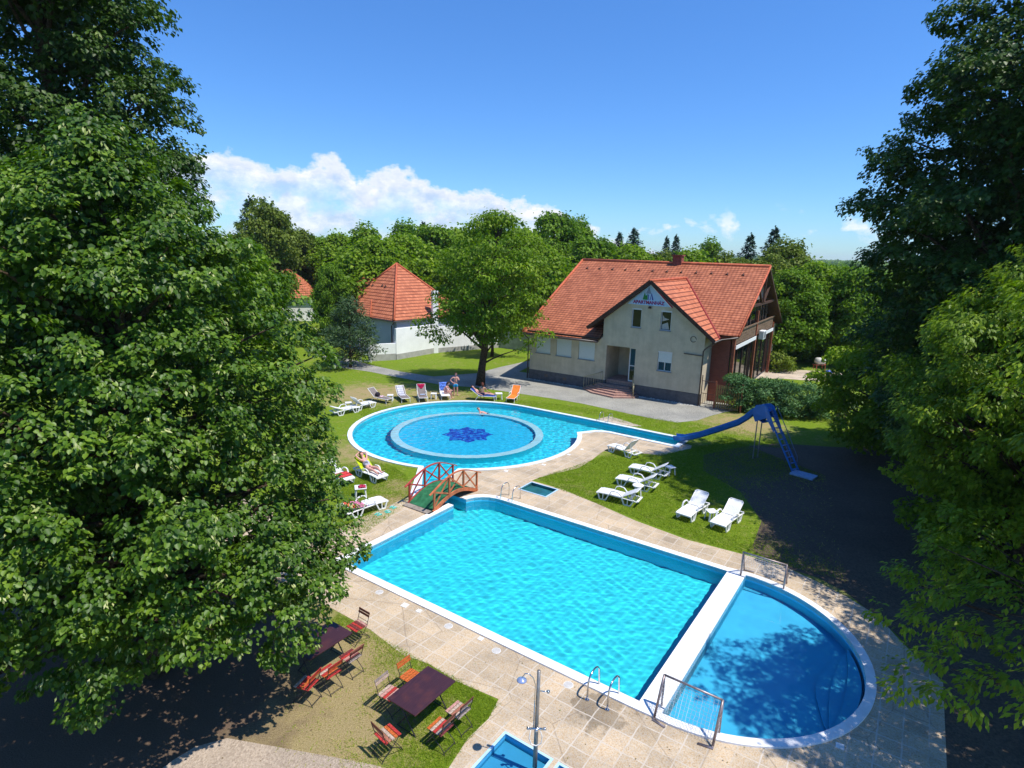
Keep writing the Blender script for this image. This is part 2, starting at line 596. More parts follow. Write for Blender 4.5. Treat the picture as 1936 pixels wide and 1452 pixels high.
def deck_mat(name, slab=0.5, rot=0.0, joint=(0.58, 0.52, 0.44), vis=1.0, c0=(0.29, 0.215, 0.14), c1=(0.62, 0.495, 0.35), pink=0.0, dm=3.0):
    """washed pebble concrete slabs with mortar joints"""
    m, nt, b = nm(name)
    t = N(nt, 'ShaderNodeTexCoord')
    mp = N(nt, 'ShaderNodeMapping', Vector=t.outputs['Object'])
    mp.inputs['Rotation'].default_value = (0, 0, -PA + rot)
    wob = N(nt, 'ShaderNodeTexNoise', Scale=dm, Detail=3.0, Vector=mp.outputs[0])
    wm = N(nt, 'ShaderNodeVectorMath', _operation='MULTIPLY_ADD')
    nt.links.new(wob.outputs['Color'], wm.inputs[0])
    wm.inputs[1].default_value = (0.06, 0.06, 0)
    nt.links.new(mp.outputs[0], wm.inputs[2])
    br = N(nt, 'ShaderNodeTexBrick', Scale=1.0, Vector=wm.outputs[0])
    br.offset = 0.0
    br.inputs['Brick Width'].default_value = slab
    br.inputs['Row Height'].default_value = slab
    br.inputs['Mortar Size'].default_value = 0.018
    br.inputs['Mortar Smooth'].default_value = 0.25
    br.inputs['Bias'].default_value = 0.0
    br.inputs['Color1'].default_value = (0.25, 0.25, 0.25, 1)
    br.inputs['Color2'].default_value = (0.75, 0.75, 0.75, 1)
    peb = N(nt, 'ShaderNodeTexVoronoi', Scale=48.0, Vector=mp.outputs[0])
    spk = N(nt, 'ShaderNodeTexNoise', Scale=22.0, Detail=8.0, Roughness=0.75, Vector=mp.outputs[0])
    big = N(nt, 'ShaderNodeTexNoise', Scale=0.7, Detail=5.0, Roughness=0.6, Vector=mp.outputs[0])
    base = ramp(nt, spk.outputs['Fac'], [(0.3, c0), (0.5, [(a + b_) / 2 for a, b_ in zip(c0, c1)]), (0.68, c1)])
    stones = ramp(nt, peb.outputs['Color'], [(0.15, (0.46, 0.30, 0.16)), (0.45, (0.64, 0.54, 0.39)), (0.8, (0.58, 0.56, 0.53))])
    c = mixc_(nt, 0.42, base, stones)
    tone = ramp(nt, br.outputs['Color'], [(0.2, (0.86, 0.84, 0.80)), (0.8, (1.08, 1.05, 1.0))])
    c = mixc_(nt, 1.0, c, tone, 'MULTIPLY')
    blot = ramp(nt, big.outputs['Fac'], [(0.32, (0.72, 0.72, 0.72)), (0.55, (1.0, 0.99, 0.97)), (0.75, (1.12, 1.08, 1.02))])
    c = mixc_(nt, 1.0, c, blot, 'MULTIPLY')
    wet = N(nt, 'ShaderNodeVectorMath', _operation='DISTANCE')
    nt.links.new(t.outputs['Object'], wet.inputs[0])
    wet.inputs[1].default_value = (*PF(-.75, -.5), 0)
    wn1 = N(nt, 'ShaderNodeMath', _operation='MULTIPLY_ADD')
    nt.links.new(wob.outputs['Fac'], wn1.inputs[0])
    wn1.inputs[1].default_value = 1.6
    nt.links.new(wet.outputs['Value'], wn1.inputs[2])
    wmr = N(nt, 'ShaderNodeMapRange', From_Min=1.35, From_Max=1.5, To_Min=0.62, To_Max=1.0)
    nt.links.new(wn1.outputs[0], wmr.inputs['Value'])
    wcb = N(nt, 'ShaderNodeCombineXYZ', X=wmr.outputs[0], Y=wmr.outputs[0], Z=wmr.outputs[0])
    c = mixc_(nt, 1.0, c, wcb.outputs[0], 'MULTIPLY')
    crk = N(nt, 'ShaderNodeTexVoronoi', _feature='DISTANCE_TO_EDGE', Scale=0.42, Vector=wm.outputs[0])
    c = mixc_(nt, ramp(nt, crk.outputs['Distance'], [(0.0, 0.55), (0.006, 0.0)]), c, (0.16, 0.12, 0.09))
    jn = N(nt, 'ShaderNodeTexNoise', Scale=1.1, Detail=4.0, Vector=mp.outputs[0])
    jv = ramp(nt, jn.outputs['Fac'], [(0.34, 0.25 * vis), (0.55, 0.95 * vis)])
    jf = N(nt, 'ShaderNodeMath', _operation='MULTIPLY')
    nt.links.new(br.outputs['Fac'], jf.inputs[0])
    nt.links.new(jv, jf.inputs[1])
    c = mixc_(nt, jf.outputs[0], c, joint)
    nt.links.new(c, b.inputs['Base Color'])
    b.inputs['Roughness'].default_value = 0.85
    b.inputs['Specular IOR Level'].default_value = 0.2
    bp = N(nt, 'ShaderNodeBump', Strength=0.35, Distance=0.012, Height=peb.outputs['Distance'])
    nt.links.new(bp.outputs[0], b.inputs['Normal'])
    return m


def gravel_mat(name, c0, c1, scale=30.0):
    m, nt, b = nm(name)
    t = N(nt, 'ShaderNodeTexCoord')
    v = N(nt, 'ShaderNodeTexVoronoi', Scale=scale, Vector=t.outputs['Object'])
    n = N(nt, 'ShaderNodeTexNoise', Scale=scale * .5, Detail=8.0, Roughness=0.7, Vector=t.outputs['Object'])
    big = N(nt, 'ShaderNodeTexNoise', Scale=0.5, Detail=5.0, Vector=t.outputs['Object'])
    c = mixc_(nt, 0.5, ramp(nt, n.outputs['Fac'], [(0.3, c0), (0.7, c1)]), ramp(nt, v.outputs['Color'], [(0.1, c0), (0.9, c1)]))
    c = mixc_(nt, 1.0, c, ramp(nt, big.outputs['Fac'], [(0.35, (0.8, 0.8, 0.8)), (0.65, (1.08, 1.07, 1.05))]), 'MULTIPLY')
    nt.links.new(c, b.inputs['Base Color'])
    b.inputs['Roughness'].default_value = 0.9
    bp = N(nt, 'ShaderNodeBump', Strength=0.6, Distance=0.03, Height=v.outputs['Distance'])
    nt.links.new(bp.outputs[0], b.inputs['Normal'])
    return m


WORN = [(*G(560, 1340), 3.4, 1.0), (*G(500, 1450), 3.0, 1.0), (-8.5, 11.5, 5.5, 1.0), (-13, 10, 5, 1.0), (-9.5, 16.5, 4.5, .9), (*G(640, 1390), 1.8, 0.85), (*G(640, 1250), 1.8, 0.8), (*G(700, 745), 4.0, 0.62), (*G(820, 752), 3.5, 0.55),
        (*G(735, 950), 1.2, 0.55), (*G(1400, 800), 3.2, 0.6), (*G(1560, 1090), 2.0, 0.4),
        (*G(760, 922), 1.2, 0.4), (*G(1140, 855), 0.8, 0.3), (*G(650, 860), 3.0, 0.4)]
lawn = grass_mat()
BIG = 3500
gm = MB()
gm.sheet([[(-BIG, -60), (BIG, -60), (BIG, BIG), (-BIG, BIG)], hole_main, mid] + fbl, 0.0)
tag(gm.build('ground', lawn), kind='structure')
shaded_soil = gravel_mat('shade_dark_soil', (0.045, 0.032, 0.020), (0.14, 0.10, 0.065), 18.0)  # soil colour lowered to carry the deep shade of the right trees
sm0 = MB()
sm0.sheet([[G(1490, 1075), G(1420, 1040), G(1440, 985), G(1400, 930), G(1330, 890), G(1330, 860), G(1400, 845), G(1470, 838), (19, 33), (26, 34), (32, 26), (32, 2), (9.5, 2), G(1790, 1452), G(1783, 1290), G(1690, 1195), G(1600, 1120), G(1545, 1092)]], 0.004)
tag(sm0.build('shaded_soil_ground', shaded_soil), kind='structure')

# paving round the pools
dk = deck_mat('slab_paving', 0.5, vis=0.75)
arc_r = [PF(*p) for p in arc(RC, RR - .12, 33, c_r + 1.5, 14)]
deck = ([PF(-13.15, 5.5), PF(-13.1, 1.2), PF(-19, 1.2), PF(-19, -1.62), PF(-7.4, -1.68), PF(-5.9, -1.9), PF(-5.1, -1.74), PF(-4.1, -1.8), PF(-2.9, -1.66), PF(-2.72, -2.3), PF(-2.75, -3.0), PF(-2.55, -4.0), PF(-2.5, -12),
         PF(7.0, -16), (11.2, 2), G(1790, 1452), G(1783, 1290), G(1705, 1215), G(1660, 1165), G(1600, 1128), G(1545, 1100), G(1480, 1070), G(1400, 1047), G(1300, 1021), G(1200, 984), G(1130, 953),
         PF(-8.25, 10.62), PF(-9.95, 10.62), G(1020, 903), G(1042, 897), G(1094, 885), G(1120, 869), G(1134, 858), G(1147, 850), G(1180, 852), G(1212, 857), G(1250, 861), G(1306, 848), PF(-5.7, 20.9)] +
        [PF(-6.3, 21.0), PF(-6.3, 20.08), PF(-10.5, 20.08), PF(-10.95, 19.97), PF(-11.3, 19.72), PF(-11.5, 19.4)] + arc_r +
        [PF(p_r[0] - .08, p_r[1] - .32), PF(-12.2, 7.42), PF(-12.2, 6.1), PF(-12.95, 5.95)])
dm_ = MB()
dm_.sheet([deck, hole_main] + fbl, 0.006)
tag(dm_.build('pavement', dk), kind='structure')
# larger worn slabs left of the bridge and beside the small far foot bath lie in the same paving

# grey chip path by the house and up to the gate
ga = gravel_mat('chip_path', (0.17, 0.165, 0.145), (0.44, 0.43, 0.38), 22.0)
gp = [G(620, 683), G(640, 694), G(700, 703), G(760, 715), G(830, 727), G(905, 733), G(960, 741), G(1040, 753), G(1100, 763), G(1170, 778), G(1230, 791), G(1280, 799), G(1318, 795), G(1345, 786), G(1372, 779),
      (16.5, 41.2), (15.5, 44.0), (9.5, 47.0), (2.9, 50.9), (0.6, 52.5), (2.6, 57.5), (1.5, 57.9), (-1.2, 54.3), G(900, 706), G(820, 712), G(760, 703), G(700, 690), G(680, 684), G(650, 676), G(600, 672)]
g2_ = MB()
g2_.sheet([gp], 0.008)
tag(g2_.build('path', ga), kind='structure')
# sandy lane at the lower left, terrace right of the house
lane = gravel_mat('sandy_lane', (0.25, 0.19, 0.135), (0.56, 0.455, 0.35), 30.0)
lp = [(-6.4, 4.0), G(270, 1480), G(330, 1436), G(370, 1412), G(430, 1396), G(520, 1412), G(620, 1430), G(700, 1445), G(760, 1462), (-1.1, 8.6), (-1.3, 4.0)]
l2 = MB()
l2.sheet([lp], 0.009)
tag(l2.build('sandy_path', lane), kind='structure')
ter = MB()
ter.sheet([[G(1400, 716), G(1480, 716), G(1560, 722), G(1640, 728), G(1640, 708), G(1556, 702), G(1500, 699), G(1400, 697)]], 0.010)
tag(ter.build('terrace_pavement', deck_mat('terrace_slabs', 0.6, 0.3, c0=(0.36, 0.29, 0.22), c1=(0.6, 0.5, 0.4))), kind='structure')
pad = MB()
pad.sheet([[G(1128, 793), G(1152, 787), G(1180, 795), G(1214, 806), G(1195, 806), G(1165, 801)]], 0.010)
tag(pad.build('ladder_pavement', deck_mat('pad_slabs', 0.7, 0.0, c0=(0.36, 0.31, 0.27), c1=(0.56, 0.5, 0.44))), kind='structure')

# ---------------------------------------------------------------- pools
def pool_paint(name, col, var=0.10, tiles=False):
    m, nt, b = nm(name)
    t = N(nt, 'ShaderNodeTexCoord')
    n = N(nt, 'ShaderNodeTexNoise', Scale=1.4, Detail=6.0, Roughness=0.6, Vector=t.outputs['Object'])
    c = ramp(nt, n.outputs['Fac'], [(0.3, [x * (1 - var) for x in col]), (0.7, [min(1, x * (1 + var)) for x in col])])
    nt.links.new(c, b.inputs['Base Color'])
    b.inputs['Roughness'].default_value = 0.6
    return m


white_cop = simple('white_coping', (0.80, 0.79, 0.77), 0.55, 0.4, var=0.10, scale=2.5, bump=0.15, bscale=30)
blue_cop = simple('pale_coping', (0.42, 0.62, 0.78), 0.5, 0.4, var=0.10, scale=2.5)
concrete = simple('pool_concrete', (0.46, 0.41, 0.34), 0.85, 0.2, var=0.2, scale=5)
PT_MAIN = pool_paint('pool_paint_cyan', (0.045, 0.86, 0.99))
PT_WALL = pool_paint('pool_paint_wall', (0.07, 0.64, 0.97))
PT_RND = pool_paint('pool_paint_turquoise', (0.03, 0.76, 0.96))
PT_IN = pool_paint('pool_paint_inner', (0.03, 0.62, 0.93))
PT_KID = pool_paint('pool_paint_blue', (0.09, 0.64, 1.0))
PT_RING = pool_paint('pool_paint_pale', (0.66, 0.85, 0.90))
PT_STAR = pool_paint('mosaic_blue', (0.015, 0.07, 0.55), 0.5)
_nt = PT_STAR.node_tree
_t = N(_nt, 'ShaderNodeTexCoord')
_v = N(_nt, 'ShaderNodeTexVoronoi', Scale=7.0, Vector=_t.outputs['Object'])
_nt.links.new(ramp(_nt, _v.outputs['Color'], [(0.2, (0.010, 0.04, 0.42)), (0.6, (0.02, 0.10, 0.62)), (0.85, (0.03, 0.36, 0.85))]), _nt.nodes['Principled BSDF'].inputs['Base Color'])
PT_BATH = pool_paint('bath_paint', (0.06, 0.40, 0.66))


def ringmesh(outer, inner, z1, zo, zi, skip=(), ms=0):
    """coping: top between the two outlines, outer face down to zo, inner face down to zi"""
    b = MB()
    n = len(outer)
    for i in range(n):
        if i in skip:
            continue
        j = (i + 1) % n
        a, c = outer[i], outer[j]
        d, e = inner[i], inner[j]
        b.add([(*a, z1), (*c, z1), (*e, z1), (*d, z1), (*a, zo), (*c, zo), (*e, zi), (*d, zi)], [(0, 1, 2, 3), (4, 5, 1, 0), (3, 2, 6, 7)])
        b.m[-2:] = [ms, ms]
    return b


def basin(loop, z0, z1, matf, matw, parent, name='basin', floor=True):
    b = MB()
    n = len(loop)
    for i in range(n):
        j = (i + 1) % n
        b.add([(*loop[i], z0), (*loop[j], z0), (*loop[j], z1), (*loop[i], z1)], [(0, 1, 2, 3)], 0)
    if floor:
        b.sheet([loop], z1, 1)
    return b.build(name, [matw, matf], parent, fix=False)


WZ = -0.15
mainp = thing('swimming_pool', 'large rectangular swimming pool with bright turquoise water and white rim', 'swimming pool')
basin(M1i, 0.02, -1.08, PT_MAIN, PT_WALL, mainp)
ringmesh(M1o, M1i, 0.05, -0.02, -0.10, skip=(1, 9, 10, 11)).build('coping', white_cop, mainp, fix=False, bevel=0.0)
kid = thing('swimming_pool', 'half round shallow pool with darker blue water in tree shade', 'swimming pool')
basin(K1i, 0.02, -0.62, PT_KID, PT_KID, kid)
ringmesh(K1o, K1i, 0.053, -0.02, -0.10, skip=(len(K1o) - 1,)).build('coping', white_cop, kid, fix=False)
# three curved underwater steps at the right end
st = MB()
for k in range(3):
    r0 = KR - 0.27
    w = 0.34 * (3 - k)
    zt = -0.62 + 0.13 * (k + 1)
    A = arc(KC, r0 + .01, -28, 30, 16)
    B = [(KC[0] + (r0 + .01 - w * math.sin(math.pi * i / 16) ** .7) * math.cos(rad(-28 + 58 * i / 16)), KC[1] + (r0 + .01 - w * math.sin(math.pi * i / 16) ** .7) * math.sin(rad(-28 + 58 * i / 16))) for i in range(1, 16)]
    poly = [PF(*p) for p in A + B[::-1]]
    st.prism(poly, -0.615, zt, bottom=False)
st.build('entry_steps', PT_KID, kid)
dv = MB()
dvp = [PF(-0.10, 0.0), PF(0.48, 0.02), PF(0.48, 8.2), PF(-0.10, 8.12)]
dv.prism(dvp, -1.08, 0.056)
dividing = tag(dv.build('dividing_wall', simple('white_wall_top', (0.82, 0.81, 0.79), 0.5, 0.4, var=0.08, scale=1.5)), 'broad white wall dividing the rectangular pool from the half round pool', 'pool wall')

rnd = thing('swimming_pool', 'round swimming pool with inner ring, dark star mosaic and side channel', 'swimming pool')
basin(R2i, 0.02, -1.0, PT_RND, PT_RND, rnd)
ringmesh(R2o, R2i, 0.05, -0.25, -0.10).build('coping', simple('rim_white', (0.72, 0.78, 0.80), 0.5, 0.4, var=0.1, scale=2.5), rnd, fix=False)
rw = MB()
RCW = PF(-17.42, 15.02)
ro, ri = 4.56, 4.10
o_ = [(RCW[0] + ro * math.cos(a), RCW[1] + ro * math.sin(a)) for a in np.linspace(0, 2 * math.pi, 72, endpoint=False)]
i_ = [(RCW[0] + ri * math.cos(a), RCW[1] + ri * math.sin(a)) for a in np.linspace(0, 2 * math.pi, 72, endpoint=False)]
ringmesh(o_, i_, WZ - 0.02, -1.0, -0.9, ms=1).build('inner_ring', [PT_RING, PT_RND], rnd, fix=False)
fl = MB()
fl.sheet([i_], -0.60)
fl.build('inner_floor', PT_IN, rnd)
stp = []
for k in range(16):
    r_ = 1.58 if k % 2 == 0 else 1.18
    a = 2 * math.pi * k / 16 + 0.1
    stp.append((RCW[0] + r_ * math.cos(a), RCW[1] + r_ * math.sin(a)))
sm = MB()
sm.sheet([stp], -0.595)
sm.build('star_mosaic', PT_STAR, rnd)


# water
def inside(px_, py_, loop):
    c = np.zeros(px_.shape, bool)
    n = len(loop)
    for i in range(n):
        x1, y1 = loop[i]
        x2, y2 = loop[(i + 1) % n]
        if y1 == y2:
            continue
        k = ((y1 > py_) != (y2 > py_)) & (px_ < (x2 - x1) * (py_ - y1) / (y2 - y1) + x1)
        c ^= k
    return c


def waves(x, y, seed, lam, amp, n=26):
    r = np.random.default_rng(seed)
    h = np.zeros_like(x)
    for k in range(n):
        L = lam * r.uniform(0.55, 2.2)
        a = r.uniform(0, 2 * math.pi)
        kx, ky = math.cos(a) * 2 * math.pi / L, math.sin(a) * 2 * math.pi / L
        h += np.sin(kx * x + ky * y + r.uniform(0, 7) + 0.6 * np.sin(x * 1.3 + y * .9 + k)) * (L / lam) ** 1.1
    return h * amp / math.sqrt(n)


def grid_mesh(name, X, Y, Z, keep, mat_, smooth=True):
    ny, nx = X.shape
    idx = np.arange(nx * ny).reshape(ny, nx)
    q = np.stack([idx[:-1, :-1], idx[:-1, 1:], idx[1:, 1:], idx[1:, :-1]], -1)[keep]
    used = np.unique(q)
    remap = np.zeros(nx * ny, int)
    remap[used] = np.arange(len(used))
    V = np.stack([X.ravel(), Y.ravel(), Z.ravel()], 1)[used]
    return np_mesh(name, V, remap[q], mat_, smooth=smooth)


def np_mesh(name, V, Fc, mat_, parent=None, smooth=False, tone=None):
    me = bpy.data.meshes.new(name)
    nv, nf, k = len(V), len(Fc), Fc.shape[1]
    me.vertices.add(nv)
    me.vertices.foreach_set('co', np.ascontiguousarray(V, np.float32).ravel())
    me.loops.add(nf * k)
    me.loops.foreach_set('vertex_index', np.ascontiguousarray(Fc, np.int32).ravel())
    me.polygons.add(nf)
    me.polygons.foreach_set('loop_start', np.arange(0, nf * k, k, dtype=np.int32))
    me.polygons.foreach_set('loop_total', np.full(nf, k, np.int32))
    if smooth:
        me.polygons.foreach_set('use_smooth', np.ones(nf, bool))
    me.update(calc_edges=True)
    if tone is not None:
        a = me.attributes.new('tone', 'FLOAT', 'FACE')
        a.data.foreach_set('value', np.ascontiguousarray(tone, np.float32))
    me.materials.append(mat_)
    o = bpy.data.objects.new(name, me)
    scene.collection.objects.link(o)
    if parent is not None:
        o.parent = parent
    return o


def water_mat(name, tint=(0.80, 0.97, 1.0)):
    m, nt, b = nm(name)
    nt.nodes.remove(b)
    rf = N(nt, 'ShaderNodeBsdfRefraction', IOR=1.33, Roughness=0.0)
    rf.inputs['Color'].default_value = (*tint, 1)
    gl = N(nt, 'ShaderNodeBsdfGlossy', Roughness=0.02)
    fr = N(nt, 'ShaderNodeFresnel', IOR=1.33)
    mx = N(nt, 'ShaderNodeMixShader')
    nt.links.new(fr.outputs[0], mx.inputs[0])
    nt.links.new(rf.outputs[0], mx.inputs[1])
    nt.links.new(gl.outputs[0], mx.inputs[2])
    nt.links.new(mx.outputs[0], nt.nodes['Material Output'].inputs['Surface'])
    return m


SUNL.cycles.is_caustics_light = True
scene.cycles.caustics_refractive = True
scene.cycles.caustics_reflective = False
WM = water_mat('pool_water')


def water(loop, cell, seed, lam, amp, z=WZ, name='water'):
    pu = np.array([toPF(*p) for p in loop])
    u0, u1, v0, v1 = pu[:, 0].min() - .02, pu[:, 0].max() + .02, pu[:, 1].min() - .02, pu[:, 1].max() + .02
    us, vs_ = np.arange(u0, u1 + cell, cell), np.arange(v0, v1 + cell, cell)
    Ug, Vg = np.meshgrid(us, vs_)
    X = PO[0] + Ug * PU[0] + Vg * PV[0]
    Y = PO[1] + Ug * PU[1] + Vg * PV[1]
    ins = inside(X, Y, loop)
    keep = ins[:-1, :-1] | ins[1:, :-1] | ins[:-1, 1:] | ins[1:, 1:]
    Z = z + waves(X, Y, seed, lam, amp)
    o = grid_mesh(name, X, Y, Z, keep, WM)
    o.cycles.is_caustics_caster = True
    return tag(o, kind='structure')


water(M1i, 0.03, 3, 0.23, 0.0018)
water(K1i, 0.05, 5, 0.35, 0.0007)
water(R2i, 0.04, 9, 0.26, 0.0034)
for o in list(mainp.children) + list(kid.children) + list(rnd.children):
    o.cycles.is_caustics_receiver = True
dividing.cycles.is_caustics_receiver = True
# ---------------------------------------------------------------- foliage
HEART = np.array([[0, 0, 0], [-.40, .22, .10], [-.36, .62, .10], [0, 1, -.06], [.36, .62, .10], [.40, .22, .10]])
HEARTF = np.array([[0, 3, 2, 1], [0, 5, 4, 3]])
LANCE = np.array([[0, 0, 0], [-.17, .45, .03], [0, 1, -.08], [.17, .45, .03]])
LANCEF = np.array([[0, 3, 2, 1]])
ROUND = np.array([[0, 0, 0], [-.36, .5, .05], [0, 1, -.04], [.36, .5, .05]])
FOLD = np.array([[0, 0, 0], [-.42, .5, .16], [0, 1, -.05], [.42, .5, .16]])
FOLDF = np.array([[0, 2, 1], [0, 3, 2]])


def leaves(P, Nn, T, S, shape=ROUND, faces=LANCEF):
    """one leaf per point: position, normal, tip direction, size"""
    Nn = Nn / (np.linalg.norm(Nn, axis=1, keepdims=True) + 1e-9)
    T = T - Nn * (T * Nn).sum(1, keepdims=True)
    T = T / (np.linalg.norm(T, axis=1, keepdims=True) + 1e-9)
    B = np.cross(T, Nn)
    k = len(shape)
    S = S[:, None, None]
    V = P[:, None, :] + S * (shape[None, :, 0:1] * B[:, None, :] + shape[None, :, 1:2] * T[:, None, :] + shape[None, :, 2:3] * Nn[:, None, :])
    Fc = (np.arange(len(P)) * k)[:, None, None] + faces[None]
    return V.reshape(-1, 3), Fc.reshape(-1, faces.shape[1]), len(faces)


def cloud(r, lobes, per, size, droop=0.5, shape=ROUND, faces=LANCEF, flat=0.6, inner=0.25, low=-0.35, jit=0.5, upb=0.35, svar=0.35, fuzz=0.0):
    """leaves over lumps: lobes is an array of cx cy cz radius, per = leaves on a lump of radius 1"""
    L = np.asarray(lobes, float)
    cnt = np.maximum(6, (per * L[:, 3] ** 2)).astype(int)
    I = np.repeat(np.arange(len(L)), cnt)
    n = len(I)
    z = r.uniform(low, 1, n)
    a = r.uniform(0, 2 * math.pi, n)
    s = np.sqrt(1 - z * z)
    D = np.stack([s * np.cos(a), s * np.sin(a), z], 1)
    rr = np.where(r.random(n) < inner, r.uniform(0.35, 0.9, n), r.uniform(0.86, 1.08, n))
    rr = rr * (1 + fuzz * np.maximum(0, r.normal(0, .55, n)))
    P = L[I, :3] + D * (L[I, 3] * rr)[:, None] * np.array([1, 1, flat])
    Nn = D * np.array([.8, .8, 1]) + np.array([0, 0, upb]) + r.normal(0, jit, (n, 3))
    T = D * np.array([1, 1, 0.2]) + np.array([0, 0, -droop]) + r.normal(0, 0.35, (n, 3))
    S = size * r.uniform(1 - svar, 1 + svar, n)
    lt = r.random(len(L))[I] * 0.45 + r.random(n) * 0.55
    V, Fc, k = leaves(P, Nn, T, S, shape, faces)
    return V, Fc, np.repeat(lt, k)


def sprays(r, lobes, dens, sr, nl, size, shape, faces, pale=0.12, droop=.9, flat=.75, low=-.35):
    """shoots: every lump carries tufts of leaves that fan out and hang from the shoot tips, pale bracts in the middle"""
    L = np.asarray(lobes, float)
    cnt = np.maximum(3, (dens * L[:, 3] ** 2)).astype(int)
    I = np.repeat(np.arange(len(L)), cnt)
    n = len(I)
    z = r.uniform(low, 1, n)
    a = r.uniform(0, 2 * math.pi, n)
    s = np.sqrt(1 - z * z)
    D = np.stack([s * np.cos(a), s * np.sin(a), z], 1)
    C = L[I, :3] + D * (L[I, 3] * r.uniform(.75, 1.2, n))[:, None] * np.array([1, 1, flat])
    out = C * np.array([1, 1, 0])
    out /= np.linalg.norm(out, axis=1, keepdims=True) + 1e-6
    A = D * .6 + out * .7 + np.array([0, 0, -.15]) + r.normal(0, .25, (n, 3))
    A /= np.linalg.norm(A, axis=1, keepdims=True)
    R_ = sr * r.uniform(.6, 1.35, n)
    base = r.random(n)
    J = np.repeat(np.arange(n), nl)
    m = len(J)
    th = r.uniform(0, 2 * math.pi, m)
    rho = np.sqrt(r.random(m))
    B = np.cross(A, (0, 0, 1.0))
    B /= np.linalg.norm(B, axis=1, keepdims=True) + 1e-6
    Cc = np.cross(A, B)
    rad_ = B[J] * np.cos(th)[:, None] + Cc[J] * np.sin(th)[:, None] * .6
    isb = np.zeros(m, bool)
    P = C[J] + (rad_ * rho[:, None] + A[J] * r.uniform(-.9, .35, m)[:, None]) * R_[J][:, None]
    P = P + np.where(isb[:, None], A[J] * (R_[J] * .55)[:, None], 0)
    T = rad_ * 1.0 + A[J] * .5 + np.array([0, 0, -droop]) + r.normal(0, .2, (m, 3))
    Nn = np.array([0, 0, .75]) + A[J] * .55 + rad_ * .35 + r.normal(0, .28, (m, 3))
    S = size * r.uniform(.65, 1.25, m) * np.where(isb, .72, 1.0)
    tone = np.clip(base[J] * .40 + r.random(m) * .42, 0, .84)
    tone = np.where(isb, r.uniform(.86, 1.0, m), tone)
    V, Fc, k = leaves(P, Nn, T, S, shape, faces)
    out_ = (V, Fc, np.repeat(tone, k))
    if pale > 0:
        sel = np.where(r.random(n) < pale * 3)[0]
        J = np.repeat(sel, 5)
        m = len(J)
        P = C[J] + A[J] * (R_[J] * r.uniform(.0, .6, m))[:, None] + r.normal(0, .035, (m, 3))
        T = A[J] * .5 + np.array([0, 0, -1.0]) + r.normal(0, .3, (m, 3))
        Nn = A[J] + np.array([0, 0, .5]) + r.normal(0, .35, (m, 3))
        V, Fc, k = leaves(P, Nn, T, size * r.uniform(.7, 1.3, m), LANCE * np.array([1.1, 1, 1]), LANCEF if faces.shape[1] == 4 else FOLDF)
        out_ = merge([out_, (V, Fc, np.repeat(r.uniform(.86, 1.0, m), k))])
    return out_


def merge(parts):
    V, Fc, T, o = [], [], [], 0
    for v, f, t in parts:
        V.append(v)
        Fc.append(f + o)
        T.append(t)
        o += len(v)
    return np.concatenate(V), np.concatenate(Fc), np.concatenate(T)


bark = simple('bark', (0.085, 0.06, 0.04), 0.9, 0.1, var=0.5, scale=9, bump=0.8, bscale=25)
bark_pale = simple('bark_grey', (0.16, 0.13, 0.10), 0.9, 0.1, var=0.4, scale=9, bump=0.8, bscale=25)


def limbs(r, base, top, r0, tips, seg=5, rb=0.05, low=0.15):
    """tapered trunk with bent limbs running to the lumps of the crown"""
    b = MB()
    base, top = np.array(base, float), np.array(top, float)
    k = 9
    pts = [base + (top - base) * (i / (k - 1)) + np.array([r.normal(0, .05), r.normal(0, .05), 0]) * (0 < i) * r0 * 3 for i in range(k)]
    rs = [r0 * (1.25 if i == 0 else 1.0) * (1 - 0.85 * (i / (k - 1)) ** 1.1) for i in range(k)]
    b.tube(pts, rs, 9)
    H_ = top[2] - base[2]
    for t in tips:
        t = np.array(t[:3], float)
        h = np.clip((t[2] - base[2]) / H_ - 0.12 - 0.25 * np.linalg.norm(t[:2] - base[:2]) / H_, low, 0.92)
        s = base + (top - base) * h
        d = t - s
        L = np.linalg.norm(d)
        q = [s + d * u_ + np.array([0, 0, 0.10 * L * math.sin(math.pi * u_)]) + r.normal(0, 0.03 * L, 3) * (0 < u_ < 1) for u_ in np.linspace(0, 1, seg)]
        rr0 = min(r0 * 0.45, rb + 0.012 * L)
        b.tube(q, [rr0 * (1 - .85 * u_) for u_ in np.linspace(0, 1, seg)], 5, cap=False)
    return b


def crown_lobes(r, c, prof, n, rl, squash=(1, 1), shell=0.8, lump=0.18, z_pow=1.0):
    """lump centres through a crown whose radius at height z is given by prof [(z, radius)]"""
    pz = np.array([p[0] for p in prof])
    pr = np.array([p[1] for p in prof])
    # heights drawn in proportion to the girth
    zz = np.linspace(pz[0], pz[-1], 200)
    w = np.interp(zz, pz, pr) + 0.15
    cdf = np.cumsum(w) / w.sum()
    z = np.interp(r.random(n), cdf, zz)
    a = r.uniform(0, 2 * math.pi, n)
    R_ = np.interp(z, pz, pr)
    ph = r.uniform(0, 7, 4)
    R_ = R_ * (1 + lump * (np.sin(3 * a + z * .9 + ph[0]) * .5 + np.sin(5 * a - z * 1.7 + ph[1]) * .35 + np.sin(2 * a + 2.6 * z + ph[2]) * .35))
    fr = np.where(r.random(n) < shell, r.uniform(0.78, 1.0, n), r.uniform(0.25, 0.8, n))
    rad_l = rl * r.uniform(0.6, 1.35, n)
    fr = fr * np.maximum(0.05, 1 - 0.55 * rad_l / np.maximum(R_, .3))
    x = c[0] + R_ * fr * np.cos(a) * squash[0]
    y = c[1] + R_ * fr * np.sin(a) * squash[1]
    return np.stack([x, y, z, rad_l], 1)


def tree(name, label, cat, loc, rz=0.0, group=None):
    return thing(name, label, cat, loc, rz, group)


